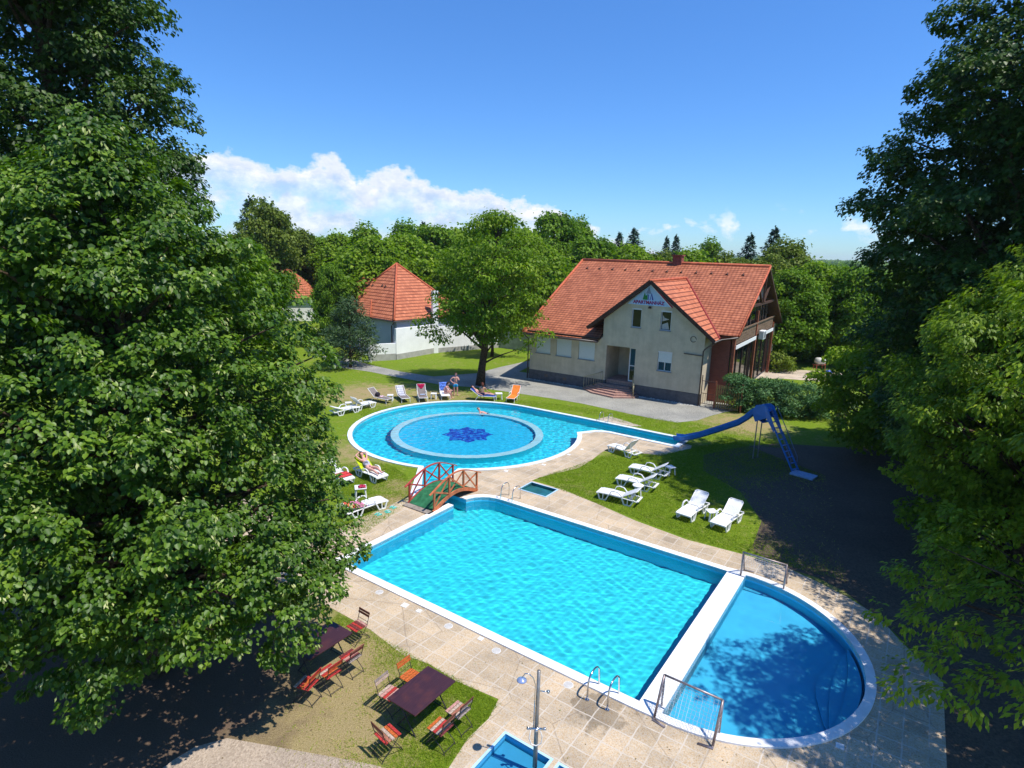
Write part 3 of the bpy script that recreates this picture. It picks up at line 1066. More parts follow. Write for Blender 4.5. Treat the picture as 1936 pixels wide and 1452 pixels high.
# leaf colours
LM_LINDEN = leafmat('linden_leaf', [(0.0, (0.028, 0.070, 0.005)), (0.45, (0.072, 0.152, 0.008)), (0.80, (0.19, 0.29, 0.022)), (0.87, (0.24, 0.33, 0.06)), (1.0, (0.58, 0.58, 0.26))], 0.46, 0.30, 0.36, (1.3, 1.5, .4))
LM_DARK = leafmat('dark_leaf', [(0.0, (0.018, 0.050, 0.005)), (0.5, (0.044, 0.098, 0.008)), (0.85, (0.10, 0.160, 0.016)), (1.0, (0.24, 0.29, 0.06))], 0.5, 0.26, 0.32, (1.3, 1.5, .4))
LM_BOX = leafmat('box_elder_leaf', [(0.0, (0.085, 0.155, 0.006)), (0.5, (0.175, 0.275, 0.012)), (0.85, (0.29, 0.39, 0.02)), (1.0, (0.42, 0.50, 0.06))], 0.5, 0.38, 0.3, (1.25, 1.4, .35))
LM_MID = leafmat('mid_leaf', [(0.0, (0.068, 0.140, 0.006)), (0.5, (0.140, 0.240, 0.010)), (0.85, (0.23, 0.34, 0.018)), (1.0, (0.33, 0.41, 0.04))], 0.55, 0.40, 0.25, (1.25, 1.4, .35))
LM_BACK = leafmat('wood_leaf', [(0.0, (0.058, 0.13, 0.008)), (0.5, (0.115, 0.22, 0.012)), (0.85, (0.19, 0.31, 0.02)), (1.0, (0.28, 0.38, 0.04))], 0.6, 0.35, 0.2, (1.2, 1.3, .4))
LM_OLIVE = leafmat('olive_leaf', [(0.0, (0.07, 0.11, 0.014)), (0.5, (0.13, 0.185, 0.02)), (1.0, (0.24, 0.28, 0.05))], 0.6, 0.3, 0.2, (1.2, 1.3, .4))
LM_CONI = leafmat('conifer_needle', [(0.0, (0.010, 0.035, 0.022)), (0.6, (0.022, 0.068, 0.038)), (1.0, (0.05, 0.11, 0.05))], 0.6, 0.08, 0.2)
LM_PINE = leafmat('pine_needle', [(0.0, (0.030, 0.065, 0.028)), (0.6, (0.065, 0.12, 0.045)), (1.0, (0.13, 0.19, 0.07))], 0.6, 0.12, 0.2)
LM_TAM = leafmat('feathery_leaf', [(0.0, (0.04, 0.11, 0.04)), (0.6, (0.09, 0.20, 0.065)), (1.0, (0.19, 0.32, 0.11))], 0.6, 0.2, 0.2)
LM_YEL = leafmat('yellow_green_leaf', [(0.0, (0.09, 0.14, 0.012)), (0.6, (0.17, 0.23, 0.02)), (1.0, (0.30, 0.33, 0.06))], 0.6, 0.3, 0.2)


def big_tree(name, label, cat, x, y, prof, n, rl, lm, per, size, shape, faces, r0, seed, squash=(1, 1), droop=0.7, flat=0.6, ntips=60, extra=None, shell=.8, lean=(0, 0), bk=None, spray=None, **kw):
    r = np.random.default_rng(seed)
    t = tree(name, label, cat, (x, y, 0))
    lb = crown_lobes(r, (0, 0), prof, n, rl, squash, shell)
    lb[:, 0] += lean[0] * lb[:, 2]
    lb[:, 1] += lean[1] * lb[:, 2]
    if extra is not None:
        lb = np.concatenate([lb, np.array(extra, float)])
    if spray is None:
        V, Fc, T = cloud(r, lb, per, size, droop, shape, faces, flat, **kw)
    else:
        dens, sr, nl, pale = spray
        V, Fc, T = sprays(r, lb, dens, sr, nl, size, shape, faces, pale, droop)
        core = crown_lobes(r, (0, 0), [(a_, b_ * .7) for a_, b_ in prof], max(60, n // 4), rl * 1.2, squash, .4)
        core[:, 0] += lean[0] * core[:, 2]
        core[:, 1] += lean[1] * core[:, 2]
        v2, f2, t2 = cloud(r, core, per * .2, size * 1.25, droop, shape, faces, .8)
        V, Fc, T = merge([(V, Fc, T), (v2, f2, t2 * .25)])  # core leaves coloured darker to deepen the shade inside the crown
    top = (lean[0] * prof[-1][0], lean[1] * prof[-1][0], prof[-1][0] * 0.93)
    sel = lb[r.choice(len(lb), min(ntips, len(lb)), replace=False)]
    limbs(r, (0, 0, -0.1), top, r0, sel).build('trunk', bk or bark, t, smooth=True, fix=False)
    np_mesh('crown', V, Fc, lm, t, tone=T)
    return t


# near left: the big silver linden
big_tree('linden_tree', 'huge leafy linden with pale flower bracts filling the lower left', 'tree', -8.75, 13.0,
         [(1.7, 3.2), (2.5, 4.4), (3.7, 4.9), (5.5, 4.85), (7.5, 4.35), (9.5, 3.5), (11.0, 2.4), (12.1, 1.2), (12.9, 0.3)], 780, 0.56, LM_LINDEN, 1150, 0.098, HEART, HEARTF, 0.26, 11, spray=(17, .26, 38, .13),
         droop=1.3, flat=0.50, ntips=110, shell=.82, low=-0.2, inner=0.22, jit=0.45, fuzz=.35,
         extra=[(G(*q[:2], q[2])[0] + 8.75, G(*q[:2], q[2])[1] - 13.0, q[2], q[3]) for q in [(590, 1165, 2.3, .45), (555, 1225, 2.0, .5), (612, 1120, 2.6, .45), (655, 1075, 2.9, .45), (500, 1270, 1.9, .5), (600, 1200, 1.9, .3), (540, 1180, 2.2, .5), (655, 1000, 3.4, .45), (640, 940, 3.9, .4), (672, 1040, 3.1, .35), (640, 1098, 2.8, .4), (630, 1050, 3.2, .5), (665, 960, 3.7, .3)]])
# taller tree behind it
big_tree('linden_tree', 'tall dark linden rising out of the frame behind the big one', 'tree', -17.2, 23.5,
         [(5, 3.5), (8, 5.0), (12, 5.2), (16, 4.6), (20, 3.9), (24, 2.4), (26, .6)], 560, 0.85, LM_DARK, 480, 0.17, FOLD, FOLDF, 0.42, 12, spray=(11, .36, 26, .05),
         droop=1.0, flat=0.6, ntips=90, shell=.75, low=-0.3)
# right: dark linden
big_tree('linden_tree', 'tall dark linden reaching out of the frame at the upper right', 'tree', 20.6, 24.5,
         [(3, 3.6), (5.5, 5.0), (8, 5.9), (11, 6.2), (14, 6.1), (17, 5.5), (20, 4.4), (22.5, 2.4), (24, .6)], 950, 0.80, LM_DARK, 500, 0.17, FOLD, FOLDF, 0.4, 13, spray=(12, .36, 26, .05),
         droop=1.0, flat=0.5, ntips=90, shell=.72, low=-0.3)
# right: box elders with light drooping leaves
big_tree('box_elder_tree', 'bright yellow green box elder in front of the dark linden', 'tree', 17.0, 18.2,
         [(2.6, 2.0), (4.2, 3.9), (6, 4.6), (8, 4.2), (9.6, 3.2), (10.8, 1.8), (11.6, .6)], 400, 0.6, LM_BOX, 420, 0.16, LANCE * np.array([1.35, 1, 1]), LANCEF, 0.2, 14, spray=(17, .33, 34, .03),
         droop=1.5, flat=0.55, ntips=90, shell=.8, low=-0.2, jit=0.5)
big_tree('box_elder_tree', 'low box elder with loose light green sprays at the lower right', 'tree', 14.3, 9.6,
         [(1.8, 1.6), (2.8, 2.8), (4.2, 2.9), (5.6, 2.4), (7.2, 3.8), (9.3, 3.8), (11, 3.0), (12.5, 1.0)], 270, 0.60, LM_BOX, 430, 0.15, LANCE * np.array([1.35, 1, 1]), LANCEF, 0.13, 15, spray=(19, .27, 34, .03),
         droop=1.6, flat=0.55, ntips=62, shell=.75, lean=(-.09, .08), low=-0.2, jit=0.5, extra=[(-4.7, 2.6, 2.7, .4), (-4.4, 3.2, 3.2, .45), (-4.0, 3.8, 3.6, .5), (-5.0, 3.0, 3.5, .35), (-3.8, 1.8, 2.6, .4), (-4.3, 3.6, 4.1, .5), (-3.4, 4.2, 4.3, .5), (-3.0, 3.4, 3.0, .5), (-3.4, 4.4, 2.6, .45), (-2.6, 4.4, 3.6, .5), (-3.6, 2.8, 2.2, .4)] + [(G(a_, b_, c_)[0] - 14.3, G(a_, b_, c_)[1] - 9.6, c_, .36 + .1 * ((a_ * 7 + b_) % 10) / 10) for a_, b_, c_ in [(1690, 1085, 3.2), (1735, 1120, 3.0), (1780, 1080, 3.4), (1840, 1075, 3.6), (1905, 1065, 3.8), (1685, 1165, 2.8), (1722, 1195, 2.7), (1780, 1185, 3.0), (1832, 1145, 3.2), (1872, 1195, 3.1), (1760, 1240, 2.6), (1800, 1265, 2.7), (1850, 1295, 2.7), (1905, 1265, 2.9), (1830, 1325, 2.5), (1905, 1335, 2.7), (1925, 1150, 3.5), (1915, 1205, 3.3), (1705, 1290, 2.2), (1745, 1310, 2.3), (1800, 1130, 3.4), (1870, 1120, 3.6), (1770, 1040, 3.6), (1850, 1010, 4.2), (1930, 1010, 4.2)]])
big_tree('dark_tree', 'shaded low tree under the bright box elder', 'tree', 17.4, 18.6,
         [(0.3, 2.2), (1.5, 3.4), (3.2, 3.6), (4.6, 2.6), (5.4, 1.2)], 150, 0.6, LM_MID, 330, 0.16, FOLD, FOLDF, 0.12, 21, droop=1.1, flat=.6, ntips=40, low=-.3)
big_tree('dark_tree', 'dark understorey tree standing in shade between slide and box elder', 'tree', 21.8, 31.5,
         [(0.6, 3.0), (2, 4.2), (4, 4.6), (5.8, 3.9), (7.4, 2.6), (8.6, 1.0)], 300, 0.7, LM_MID, 300, 0.18, FOLD, FOLDF, 0.18, 16, droop=0.9, flat=0.6, ntips=60, low=-0.3)
big_tree('dark_tree', 'broad dark tree overhanging the lawn right of the slide ladder', 'tree', 22.5, 24.0,
         [(0.6, 3.0), (2, 4.4), (4, 5.0), (7.5, 4.6), (9.5, 3.0), (11, 1.2)], 240, 0.8, LM_DARK, 260, 0.2, FOLD, FOLDF, 0.2, 17, droop=0.9, flat=0.6, ntips=50, low=-0.3)

big_tree('dark_tree', 'tall tree just past the right picture edge shading the box elders', 'tree', 19.6, 12.3,
         [(6.5, 2.0), (8.5, 3.6), (11, 3.9), (13.5, 2.8), (15, .8)], 170, 0.85, LM_DARK, 300, 0.24, FOLD, FOLDF, 0.25, 23, droop=0.9, flat=0.6, ntips=40, low=-0.3)

# the ash by the path, and the young tree behind it
ax_, ay_ = G(908, 728)
big_tree('ash_tree', 'round topped ash with forked trunk beside the chip path', 'tree', ax_, ay_,
         [(3.7, 1.8), (5.2, 3.7), (7, 4.4), (9, 4.3), (11, 3.5), (12.2, 2.2), (13.0, .8)], 190, 0.76, LM_MID, 250, 0.22, LANCE * np.array([1.9, 1, 1]), LANCEF, 0.33, 18,
         droop=0.9, flat=0.65, ntips=70, shell=.78, low=-0.3, lean=(.09, 0), fuzz=.5, extra=[(-3.9, -.5, 4.1, .95), (-3.0, -1.2, 3.7, .8), (-4.6, 0, 4.8, .8), (-3.6, .6, 5.2, .9), (4.2, -.4, 3.6, .6), (5.0, 0, 4.2, .7), (3.3, -.9, 3.0, .5)])
bx_, by_ = G(930, 674)
big_tree('young_tree', 'slim young tree between the ash and the white wall', 'tree', bx_, by_,
         [(2.2, 1.2), (3.2, 2.3), (4.5, 2.6), (5.8, 1.9), (6.6, .6)], 60, 0.7, LM_MID, 200, 0.27, LANCE * np.array([1.9, 1, 1]), LANCEF, 0.17, 19, droop=0.9, flat=0.65, ntips=25, low=-0.3,
         extra=[(2.4, -.3, 2.1, .6), (3.2, 0, 2.4, .5), (3.6, -.6, 1.7, .4)])

# prototypes for the wood behind: crowns of many small leaf clumps
def proto(name, prof, n, rl, lm, per, size, r0, seed, shape=FOLD, faces=FOLDF, **kw):
    r = np.random.default_rng(seed)
    lb = crown_lobes(r, (0, 0), prof, n, rl, (1, 1), .8, lump=.3)
    V, Fc, T = cloud(r, lb, per, size, 0.7, shape, faces, 0.8, low=-0.4, fuzz=.6, jit=.7, **kw)
    t = thing(name, 'x', 'tree', (0, 0, -50))
    limbs(r, (0, 0, -.1), (0, 0, prof[-1][0] * .9), r0, lb[r.choice(len(lb), 26, replace=False)]).build('trunk', bark, t, smooth=True, fix=False)
    np_mesh('crown', V, Fc, lm, t, tone=T)
    return t


def conifer(name, h, rb, lm, seed, tiers=16, size=.5):
    r = np.random.default_rng(seed)
    P, Nn, T = [], [], []
    for i in range(tiers * 16):
        f = (i + r.random()) / (tiers * 16)
        f = f ** .85
        z0 = h * (0.07 + 0.92 * f)
        R_ = rb * (1 - f) ** 0.82 + 0.03
        a = r.uniform(0, 2 * math.pi)
        Rk = R_ * r.uniform(.6, 1.15)
        m = int(30 * Rk / rb + 8)
        s = r.uniform(0.05, 1, m)
        w = (1 - s * .6) * 0.30 * R_
        off = r.normal(0, 1, m) * w * .5
        x = Rk * s * math.cos(a) - off * math.sin(a)
        y = Rk * s * math.sin(a) + off * math.cos(a)
        z = z0 - 0.32 * Rk * s + 0.16 * Rk * s ** 3 + r.normal(0, .08, m) * h / 14
        P.append(np.stack([x, y, z], 1))
        Nn.append(np.stack([.3 * np.cos(a) + r.normal(0, .4, m), .3 * np.sin(a) + r.normal(0, .4, m), np.ones(m)], 1))
        T.append(np.stack([math.cos(a) + r.normal(0, .5, m), math.sin(a) + r.normal(0, .5, m), -.35 + r.normal(0, .25, m)], 1))
    P, Nn, T = [np.concatenate(q) for q in (P, Nn, T)]
    n = len(P)
    V, Fc, k = leaves(P, Nn, T, size * r.uniform(.5, 1.1, n), LANCE * np.array([1.6, 1, 1]), LANCEF)
    t = thing(name, 'x', 'tree', (0, 0, -50))
    MB().tube([(0, 0, -.1), (0, 0, h * .5), (0, 0, h * .98)], [h * .018, h * .011, .03], 7).build('trunk', bark, t, smooth=True, fix=False)
    np_mesh('crown', V, Fc, lm, t, tone=np.repeat(r.random(n), k))
    return t


pA = proto('broadleaf_tree', [(2.5, 3.0), (4.5, 5.0), (7, 5.5), (10, 4.9), (12.5, 3.2), (14, 1.0)], 170, 1.05, LM_BACK, 120, 0.42, .3, 31)
pB = proto('broadleaf_tree', [(2.0, 3.6), (4, 5.4), (6.5, 5.6), (9, 4.4), (11, 2.2), (12, .8)], 160, 1.1, LM_MID, 120, 0.42, .3, 32)
pC = proto('broadleaf_tree', [(2.5, 2.6), (5, 4.2), (8, 4.6), (11, 4.3), (13.5, 3.3), (15.5, 1.2)], 150, 1.0, LM_OLIVE, 120, 0.40, .3, 33)
pD = proto('broadleaf_tree', [(4, 1.8), (7, 3.0), (10, 3.4), (13, 3.0), (16, 2.0), (18, .7)], 90, 1.0, LM_BACK, 90, 0.42, .28, 34)
pS = conifer('spruce_tree', 14, 5.2, LM_CONI, 35)
pP = conifer('pine_tree', 9, 3.4, LM_PINE, 36, tiers=13, size=.6)


def place(p, label, px, dist, topy, group='trees of the wood behind the garden', rz=None, wide=1.0):
    """stand a copy so that its top meets the given height of the skyline at that distance"""
    d = ray(px, topy)
    t_ = dist / math.hypot(d[0], d[1])
    top = np.array([0, 0, CH]) + d * t_
    hs = {pA.name: 14.6, pB.name: 12.8, pC.name: 16.2, pD.name: 18.8, pS.name: 14, pP.name: 9.1}[p.name]
    s = float(top[2] / hs)
    return dup(p, label, (float(top[0]), float(top[1]), 0), rng.uniform(0, 6.28) if rz is None else rz, (s * wide, s * wide, s), group)


W_ = 'trees of the wood behind the garden'
# px, distance, skyline y, prototype, label
BT = [
 (470, 88, 372, pS, 'dark narrow spruce poking above the big linden at left', 1.0), (497, 84, 372, pC, 'olive tree standing just right of the narrow left spruce', .8),
 (535, 98, 416, pC, 'round olive brown tree above the far left red roof', 1.15), (440, 60, 450, pA, 'green tree half hidden behind the upper left linden edge', 1.0),
 (600, 100, 448, pA, 'green tree over the gap between the two left red roofs', 1.1), (640, 98, 440, pB, 'light green round tree left above the hip roof house', 1.0),
 (690, 84, 424, pD, 'thin pale topped tree behind the hip roof house', 1.2), (705, 72, 446, pB, 'bright green tree directly behind the hip roof tip', 1.1),
 (765, 92, 418, pD, 'feathery pale tree right of the hip roof tip', 1.25), (760, 76, 442, pB, 'bright green bushy tree right behind the hip roof', 1.15),
 (800, 98, 418, pS, 'small dark spruce top behind the ash, at left', .9), (815, 84, 424, pA, 'green tree left behind the ash crown', 1.1),
 (860, 90, 430, pB, 'light green tree behind the ash crown top', 1.1), (932, 96, 404, pD, 'slender treetop spiking above the ash crown', .75),
 (925, 84, 428, pA, 'full green tree behind the right half of the ash', 1.1), (985, 88, 428, pB, 'bright green tree just left of the main roof ridge', 1.1),
 (1050, 92, 400, pA, 'highest green tree left above the main roof', .9), (1095, 96, 412, pD, 'dark topped tree right of the highest green one', 1.0),
 (1030, 70, 462, pB, 'lower light green tree touching the left roof edge', 1.0), (1120, 84, 446, pA, 'sloping green tree over the left part of the roof ridge', 1.15),
 (1172, 98, 438, pS, 'blue green spruce, left of the pair above the ridge', .9), (1200, 92, 430, pS, 'tall spruce above the middle of the main ridge', 1.0),
 (1195, 78, 462, pB, 'green tree under the tall spruce behind the ridge', 1.1), (1262, 100, 446, pS, 'narrow dark spruce left of the chimney', .7),
 (1280, 98, 443, pS, 'dark spruce right above the chimney', .75), (1250, 80, 472, pC, 'grey green tree behind the chimney', 1.1),
 (1310, 82, 470, pB, 'light green tree right of the chimney', 1.1), (1345, 96, 452, pD, 'sparse upright tree in the row right of the chimney', 1.0),
 (1375, 84, 474, pC, 'olive tree behind the right half of the ridge', 1.1), (1420, 92, 441, pS, 'neat dark spruce above the right end of the ridge', .95),
 (1466, 96, 428, pS, 'taller dark spruce past the right end of the ridge', 1.0), (1455, 70, 478, pC, 'olive willow like tree behind the gable peak', 1.1),
 (1492, 82, 448, pC, 'spreading grey green tree right of the taller spruce', 1.0), (1500, 66, 508, pA, 'mid green tree right of the gable end', 1.0),
 (1545, 72, 494, pB, 'bright green tree under the far horizon, left one', .95), (1585, 80, 500, pA, 'green tree under the far horizon, right one', .95),
 (1532, 92, 545, pA, 'dark green tree in the gap right of the gable', 1.0), (1620, 70, 505, pA, 'tree half behind the dark linden on the right', 1.0),
 (1598, 84, 585, pB, 'low green tree behind the grill terrace', 1.0), (1492, 90, 565, pA, 'shaded round tree close behind the gable end', .8),
 (627, 66, 500, pA, 'tree between the far left house and the hip roof', .62), (890, 76, 470, pB, 'green tree filling the gap behind the ash, lower', 1.0),
 (965, 74, 480, pA, 'green tree behind the white building by the ash', 1.0),
]
first = {}
for (px, dist, ty, p, lab, wd) in BT:
    o = place(p, lab, px, dist, ty, W_, wide=wd)
# remove prototypes themselves
# more wood beyond, reads as one mass
r = np.random.default_rng(77)
lb = []
for k in range(420):
    a = r.uniform(-0.78, 0.70)
    d = r.uniform(105, 210) if k < 300 else r.uniform(210, 420)
    h = r.uniform(6.5, 9.8) if a < 0.30 else r.uniform(4.0, 7.0)
    for q in range(3):
        lb.append((d * math.sin(a) + r.normal(0, 3), d * math.cos(a) + r.normal(0, 3), h * r.uniform(.45, 1.0), r.uniform(2.4, 4.2)))
V, Fc, T = cloud(r, lb, 26, 1.25, 0.5, FOLD, FOLDF, 0.8, low=-0.6)
tag(np_mesh('far_woods', V, Fc, LM_BACK, tone=T), kind='stuff')
lb = []
for k in range(1500):
    a = r.uniform(-0.2, 0.85)
    d = r.uniform(420, 2600)
    lb.append((d * math.sin(a), d * math.cos(a), r.uniform(0, 3.5), r.uniform(5, 9) * (d / 900) ** .5))
V, Fc, T = cloud(r, lb, 1.1, 5.0, 0.4, FOLD, FOLDF, 0.55, low=-0.2)
tag(np_mesh('distant_woods', V, Fc, LM_BACK, tone=T), kind='stuff')
# low far ridge on the horizon
hm = MB()
pts = []
for i in range(90):
    a = -0.95 + 1.9 * i / 89
    h = 14 + 10 * math.sin(i * .35) + 6 * math.sin(i * 1.1 + 2)
    pts.append((3300 * math.sin(a), 3300 * math.cos(a), h))
for p, q in zip(pts[:-1], pts[1:]):
    hm.add([(p[0] * .85, p[1] * .85, -1), (q[0] * .85, q[1] * .85, -1), q, p, (q[0] * 1.03, q[1] * 1.03, -1), (p[0] * 1.03, p[1] * 1.03, -1)], [(0, 1, 2, 3), (3, 2, 4, 5)])
tag(hm.build('hills', simple('hill_woods', (0.05, 0.10, 0.04), 0.95, 0.05, var=.4, scale=.02)), kind='structure')

# pine by the white gate, hedge and feathery shrubs by the house
gx, gy = G(655, 705)
big_tree('pine_tree', 'bluish bushy pine reaching the ground beside the white garden gate', 'tree', gx - .3, gy + 2.4, [(.3, 1.9), (1.4, 2.6), (3.0, 2.4), (4.6, 1.5), (6.0, .5)], 70, .55, LM_PINE, 330, .30, LANCE * np.array([.8, 1, 1]), LANCEF, .12, 22, droop=-.3, flat=.8, ntips=20, low=-.4, jit=.9, fuzz=.5)
for p in (pA, pB, pC, pD, pS, pP):
    for ch in list(p.children):
        bpy.data.objects.remove(ch)
    bpy.data.objects.remove(p)


def shrub(name, label, cat, x, y, w, h, lm, seed, n=26, per=420, size=.14, shape=LANCE, rl=.42, depth=None, flat=.8, upb=.35, droop=.2, group=None):
    r = np.random.default_rng(seed)
    t = thing(name, label, cat, (x, y, 0), group=group)
    dp = depth or w
    lb = []
    for k in range(n):
        a, q = r.uniform(0, 6.28), math.sqrt(r.random())
        zz = r.uniform(0.12, 1)
        f = math.sqrt(max(0.05, 1 - (zz - .25) ** 2 * 1.1))
        lb.append((w / 2 * q * f * math.cos(a), dp / 2 * q * f * math.sin(a), max(.15, h * zz - rl * .4), rl * r.uniform(.7, 1.3)))
    V, Fc, T = cloud(r, lb, per, size, droop, shape, LANCEF, flat, low=-.5, upb=upb)
    b = MB()
    for q in lb[:10]:
        b.tube([(q[0] * .15, q[1] * .15, 0), (q[0] * .6, q[1] * .6, q[2] * .5), tuple(q[:3])], [.03, .02, .008], 5, cap=False)
    b.build('trunk', bark, t, fix=False)
    np_mesh('crown', V, Fc, lm, t, tone=T)
    return t


TS = 'feathery shrubs by the house'
shrub('feathery_shrub', 'feathery shrub next to the wooden side fence of the house', 'shrub', *G(1392, 775), 2.3, 2.5, LM_TAM, 51, 40, 1000, .20, LANCE * np.array([.9, 1, 1]), droop=-.6, group=TS)
shrub('feathery_shrub', 'middle one of the three feathery shrubs by the house', 'shrub', *G(1448, 779), 2.8, 2.3, LM_TAM, 52, 44, 1000, .20, LANCE * np.array([.9, 1, 1]), droop=-.6, group=TS)
shrub('feathery_shrub', 'feathery shrub behind the top of the blue slide', 'shrub', *G(1508, 786), 3.4, 2.4, LM_TAM, 53, 50, 1000, .20, LANCE * np.array([.9, 1, 1]), droop=-.6, group=TS)
shrub('broadleaf_shrub', 'dark low shrub in shade right of the feathery shrubs', 'shrub', *G(1590, 800), 4.6, 2.6, LM_DARK, 54, 40, 300, .18, ROUND)
shrub('yellow_shrub', 'yellow green shrub at the back foot of the glazed gable', 'shrub', *G(1476, 702), 2.4, 2.0, LM_YEL, 55, 26, 300, .2, ROUND)
shrub('leafy_shrub', 'bright green shrub behind the terrace grill', 'shrub', *G(1585, 690), 5.5, 3.0, LM_MID, 56, 44, 240, .24, ROUND)
shrub('leafy_shrub', 'light green shrub left of the far lawn hedge', 'shrub', *G(1655, 690), 5.0, 4.2, LM_BOX, 57, 44, 240, .22, LANCE * 1.2)
shrub('low_shrub', 'reddish yellow shrub tucked under the gate pine', 'shrub', *G(610, 668), 2.2, 1.6, LM_YEL, 58, 20, 240, .2, ROUND)
shrub('low_shrub', 'small green shrub left of the gate path', 'shrub', *G(598, 655), 4.5, 2.2, LM_MID, 59, 36, 240, .22, ROUND)
# clipped hedge between terrace and far lawn
hd = thing('hedge', 'dark clipped hedge between the terrace and the far lawn', 'hedge', (0, 0, 0))
r = np.random.default_rng(60)
ha, hb = np.array(G(1466, 683)), np.array(G(1640, 690))
lb = [(*(ha + (hb - ha) * f + r.normal(0, .25, 2)), r.uniform(.4, 1.35), .5) for f in np.linspace(0, 1, 70)]
V, Fc, T = cloud(r, lb, 300, .2, .2, ROUND, LANCEF, .8, low=-.6)
np_mesh('foliage', V, Fc, LM_MID, hd, tone=T)
# ---------------------------------------------------------------- the apartment house (local frame: x along the front wall, y depth, z up)
HA = np.array(G(999.6, 715.7))
HR = rad(-32.69)
HUV = np.array([math.cos(HR), math.sin(HR)])
HNV = np.array([-HUV[1], HUV[0]])


def hat(x, y, ncoord):
    """local (u, z) where the sight line meets the vertical plane at depth ncoord"""
    d = ray(x, y)
    t = (ncoord + HA @ HNV) / (d[:2] @ HNV)
    p = d * t
    return float((p[:2] - HA) @ HUV), float(p[2] + CH)


def roof_tiles(name, c0, c1, pitch_scale=1.0):
    """clay pantiles: courses follow the object's UV-free slope via generated wave on z and run coordinate"""
    m, nt, b = nm(name)
    t = N(nt, 'ShaderNodeUVMap')
    sx = N(nt, 'ShaderNodeSeparateXYZ')
    nt.links.new(t.outputs[0], sx.inputs[0])

    def ma(op, a, b_=None, c_=None):
        n = nt.nodes.new('ShaderNodeMath')
        n.operation = op
        for i, v in enumerate((a, b_, c_)):
            if v is None:
                continue
            if isinstance(v, (int, float)):
                n.inputs[i].default_value = v
            else:
                nt.links.new(v, n.inputs[i])
        return n.outputs[0]
    row = ma('DIVIDE', sx.outputs[1], 0.31 * pitch_scale)
    rf_ = ma('FRACT', row)
    ri_ = ma('FLOOR', row)
    col = ma('DIVIDE', sx.outputs[0], 0.30)
    cf = ma('FRACT', col)
    ci = ma('FLOOR', col)
    cv = nt.nodes.new('ShaderNodeCombineXYZ')
    nt.links.new(ri_, cv.inputs[0])
    nt.links.new(ci, cv.inputs[1])
    wn_ = N(nt, 'ShaderNodeTexWhiteNoise', Vector=cv.outputs[0])
    big = N(nt, 'ShaderNodeTexNoise', Scale=0.6, Detail=7.0, Roughness=0.65, Vector=t.outputs[0])
    fin = N(nt, 'ShaderNodeTexNoise', Scale=14.0, Detail=4.0, Vector=t.outputs[0])
    f = ma('MULTIPLY_ADD', wn_.outputs['Value'], 0.30, ma('MULTIPLY', big.outputs['Fac'], 0.6))
    f = ma('MULTIPLY_ADD', fin.outputs['Fac'], 0.25, f)
    c = ramp(nt, f, [(0.25, c0), (0.85, c1)])
    # each course is darker along its lap
    lap = ramp(nt, rf_, [(0.0, (0.22, 0.16, 0.15)), (0.16, (0.34, 0.27, 0.25)), (0.30, (1, 1, 1))])
    c = mixc_(nt, 1.0, c, lap, 'MULTIPLY')
    nt.links.new(c, b.inputs['Base Color'])
    b.inputs['Roughness'].default_value = 0.75
    b.inputs['Specular IOR Level'].default_value = 0.25
    roll = ma('SINE', ma('MULTIPLY', cf, 6.283))
    hgt = ma('ADD', ma('MULTIPLY', roll, 0.35), ma('MULTIPLY', ma('SUBTRACT', 1.0, rf_), 1.0))
    bp = N(nt, 'ShaderNodeBump', Strength=0.9, Distance=0.05, Height=hgt)
    nt.links.new(bp.outputs[0], b.inputs['Normal'])
    return m


def slope(faces, mat_, name, parent, th=0.12, under=None):
    """roof planes: each face a list of 3-D corners with the first edge along the eave; writes metric UVs"""
    V, Fs, UV, MI = [], [], [], []
    for q in faces:
        q = [np.array(p, float) for p in q]
        nn = np.zeros(3)
        for i in range(len(q)):
            nn += np.cross(q[i], q[(i + 1) % len(q)])
        nn /= np.linalg.norm(nn)
        if nn[2] < 0:
            q = q[::-1]
            nn = -nn
        ex = np.cross((0, 0, 1), nn)
        ex /= np.linalg.norm(ex)
        ey = np.cross(nn, ex)
        o = len(V)
        V += [tuple(p) for p in q] + [tuple(p - nn * th) for p in q]
        n = len(q)
        Fs.append(tuple(o + i for i in range(n)))
        UV += [(float(p @ ex), float(p @ ey)) for p in q]
        MI.append(0)
        Fs.append(tuple(o + n + i for i in reversed(range(n))))
        UV += [(0, 0)] * n
        MI.append(1)
        for i in range(n):
            j = (i + 1) % n
            Fs.append((o + j, o + i, o + n + i, o + n + j))
            UV += [(0, 0)] * 4
            MI.append(1)
    me = bpy.data.meshes.new(name)
    me.from_pydata(V, [], Fs)
    uv = me.uv_layers.new(name='UVMap')
    uv.data.foreach_set('uv', [c for p in UV for c in p])
    me.materials.append(mat_)
    me.materials.append(under)
    me.polygons.foreach_set('material_index', MI)
    o = bpy.data.objects.new(name, me)
    scene.collection.objects.link(o)
    o.parent = parent
    return o


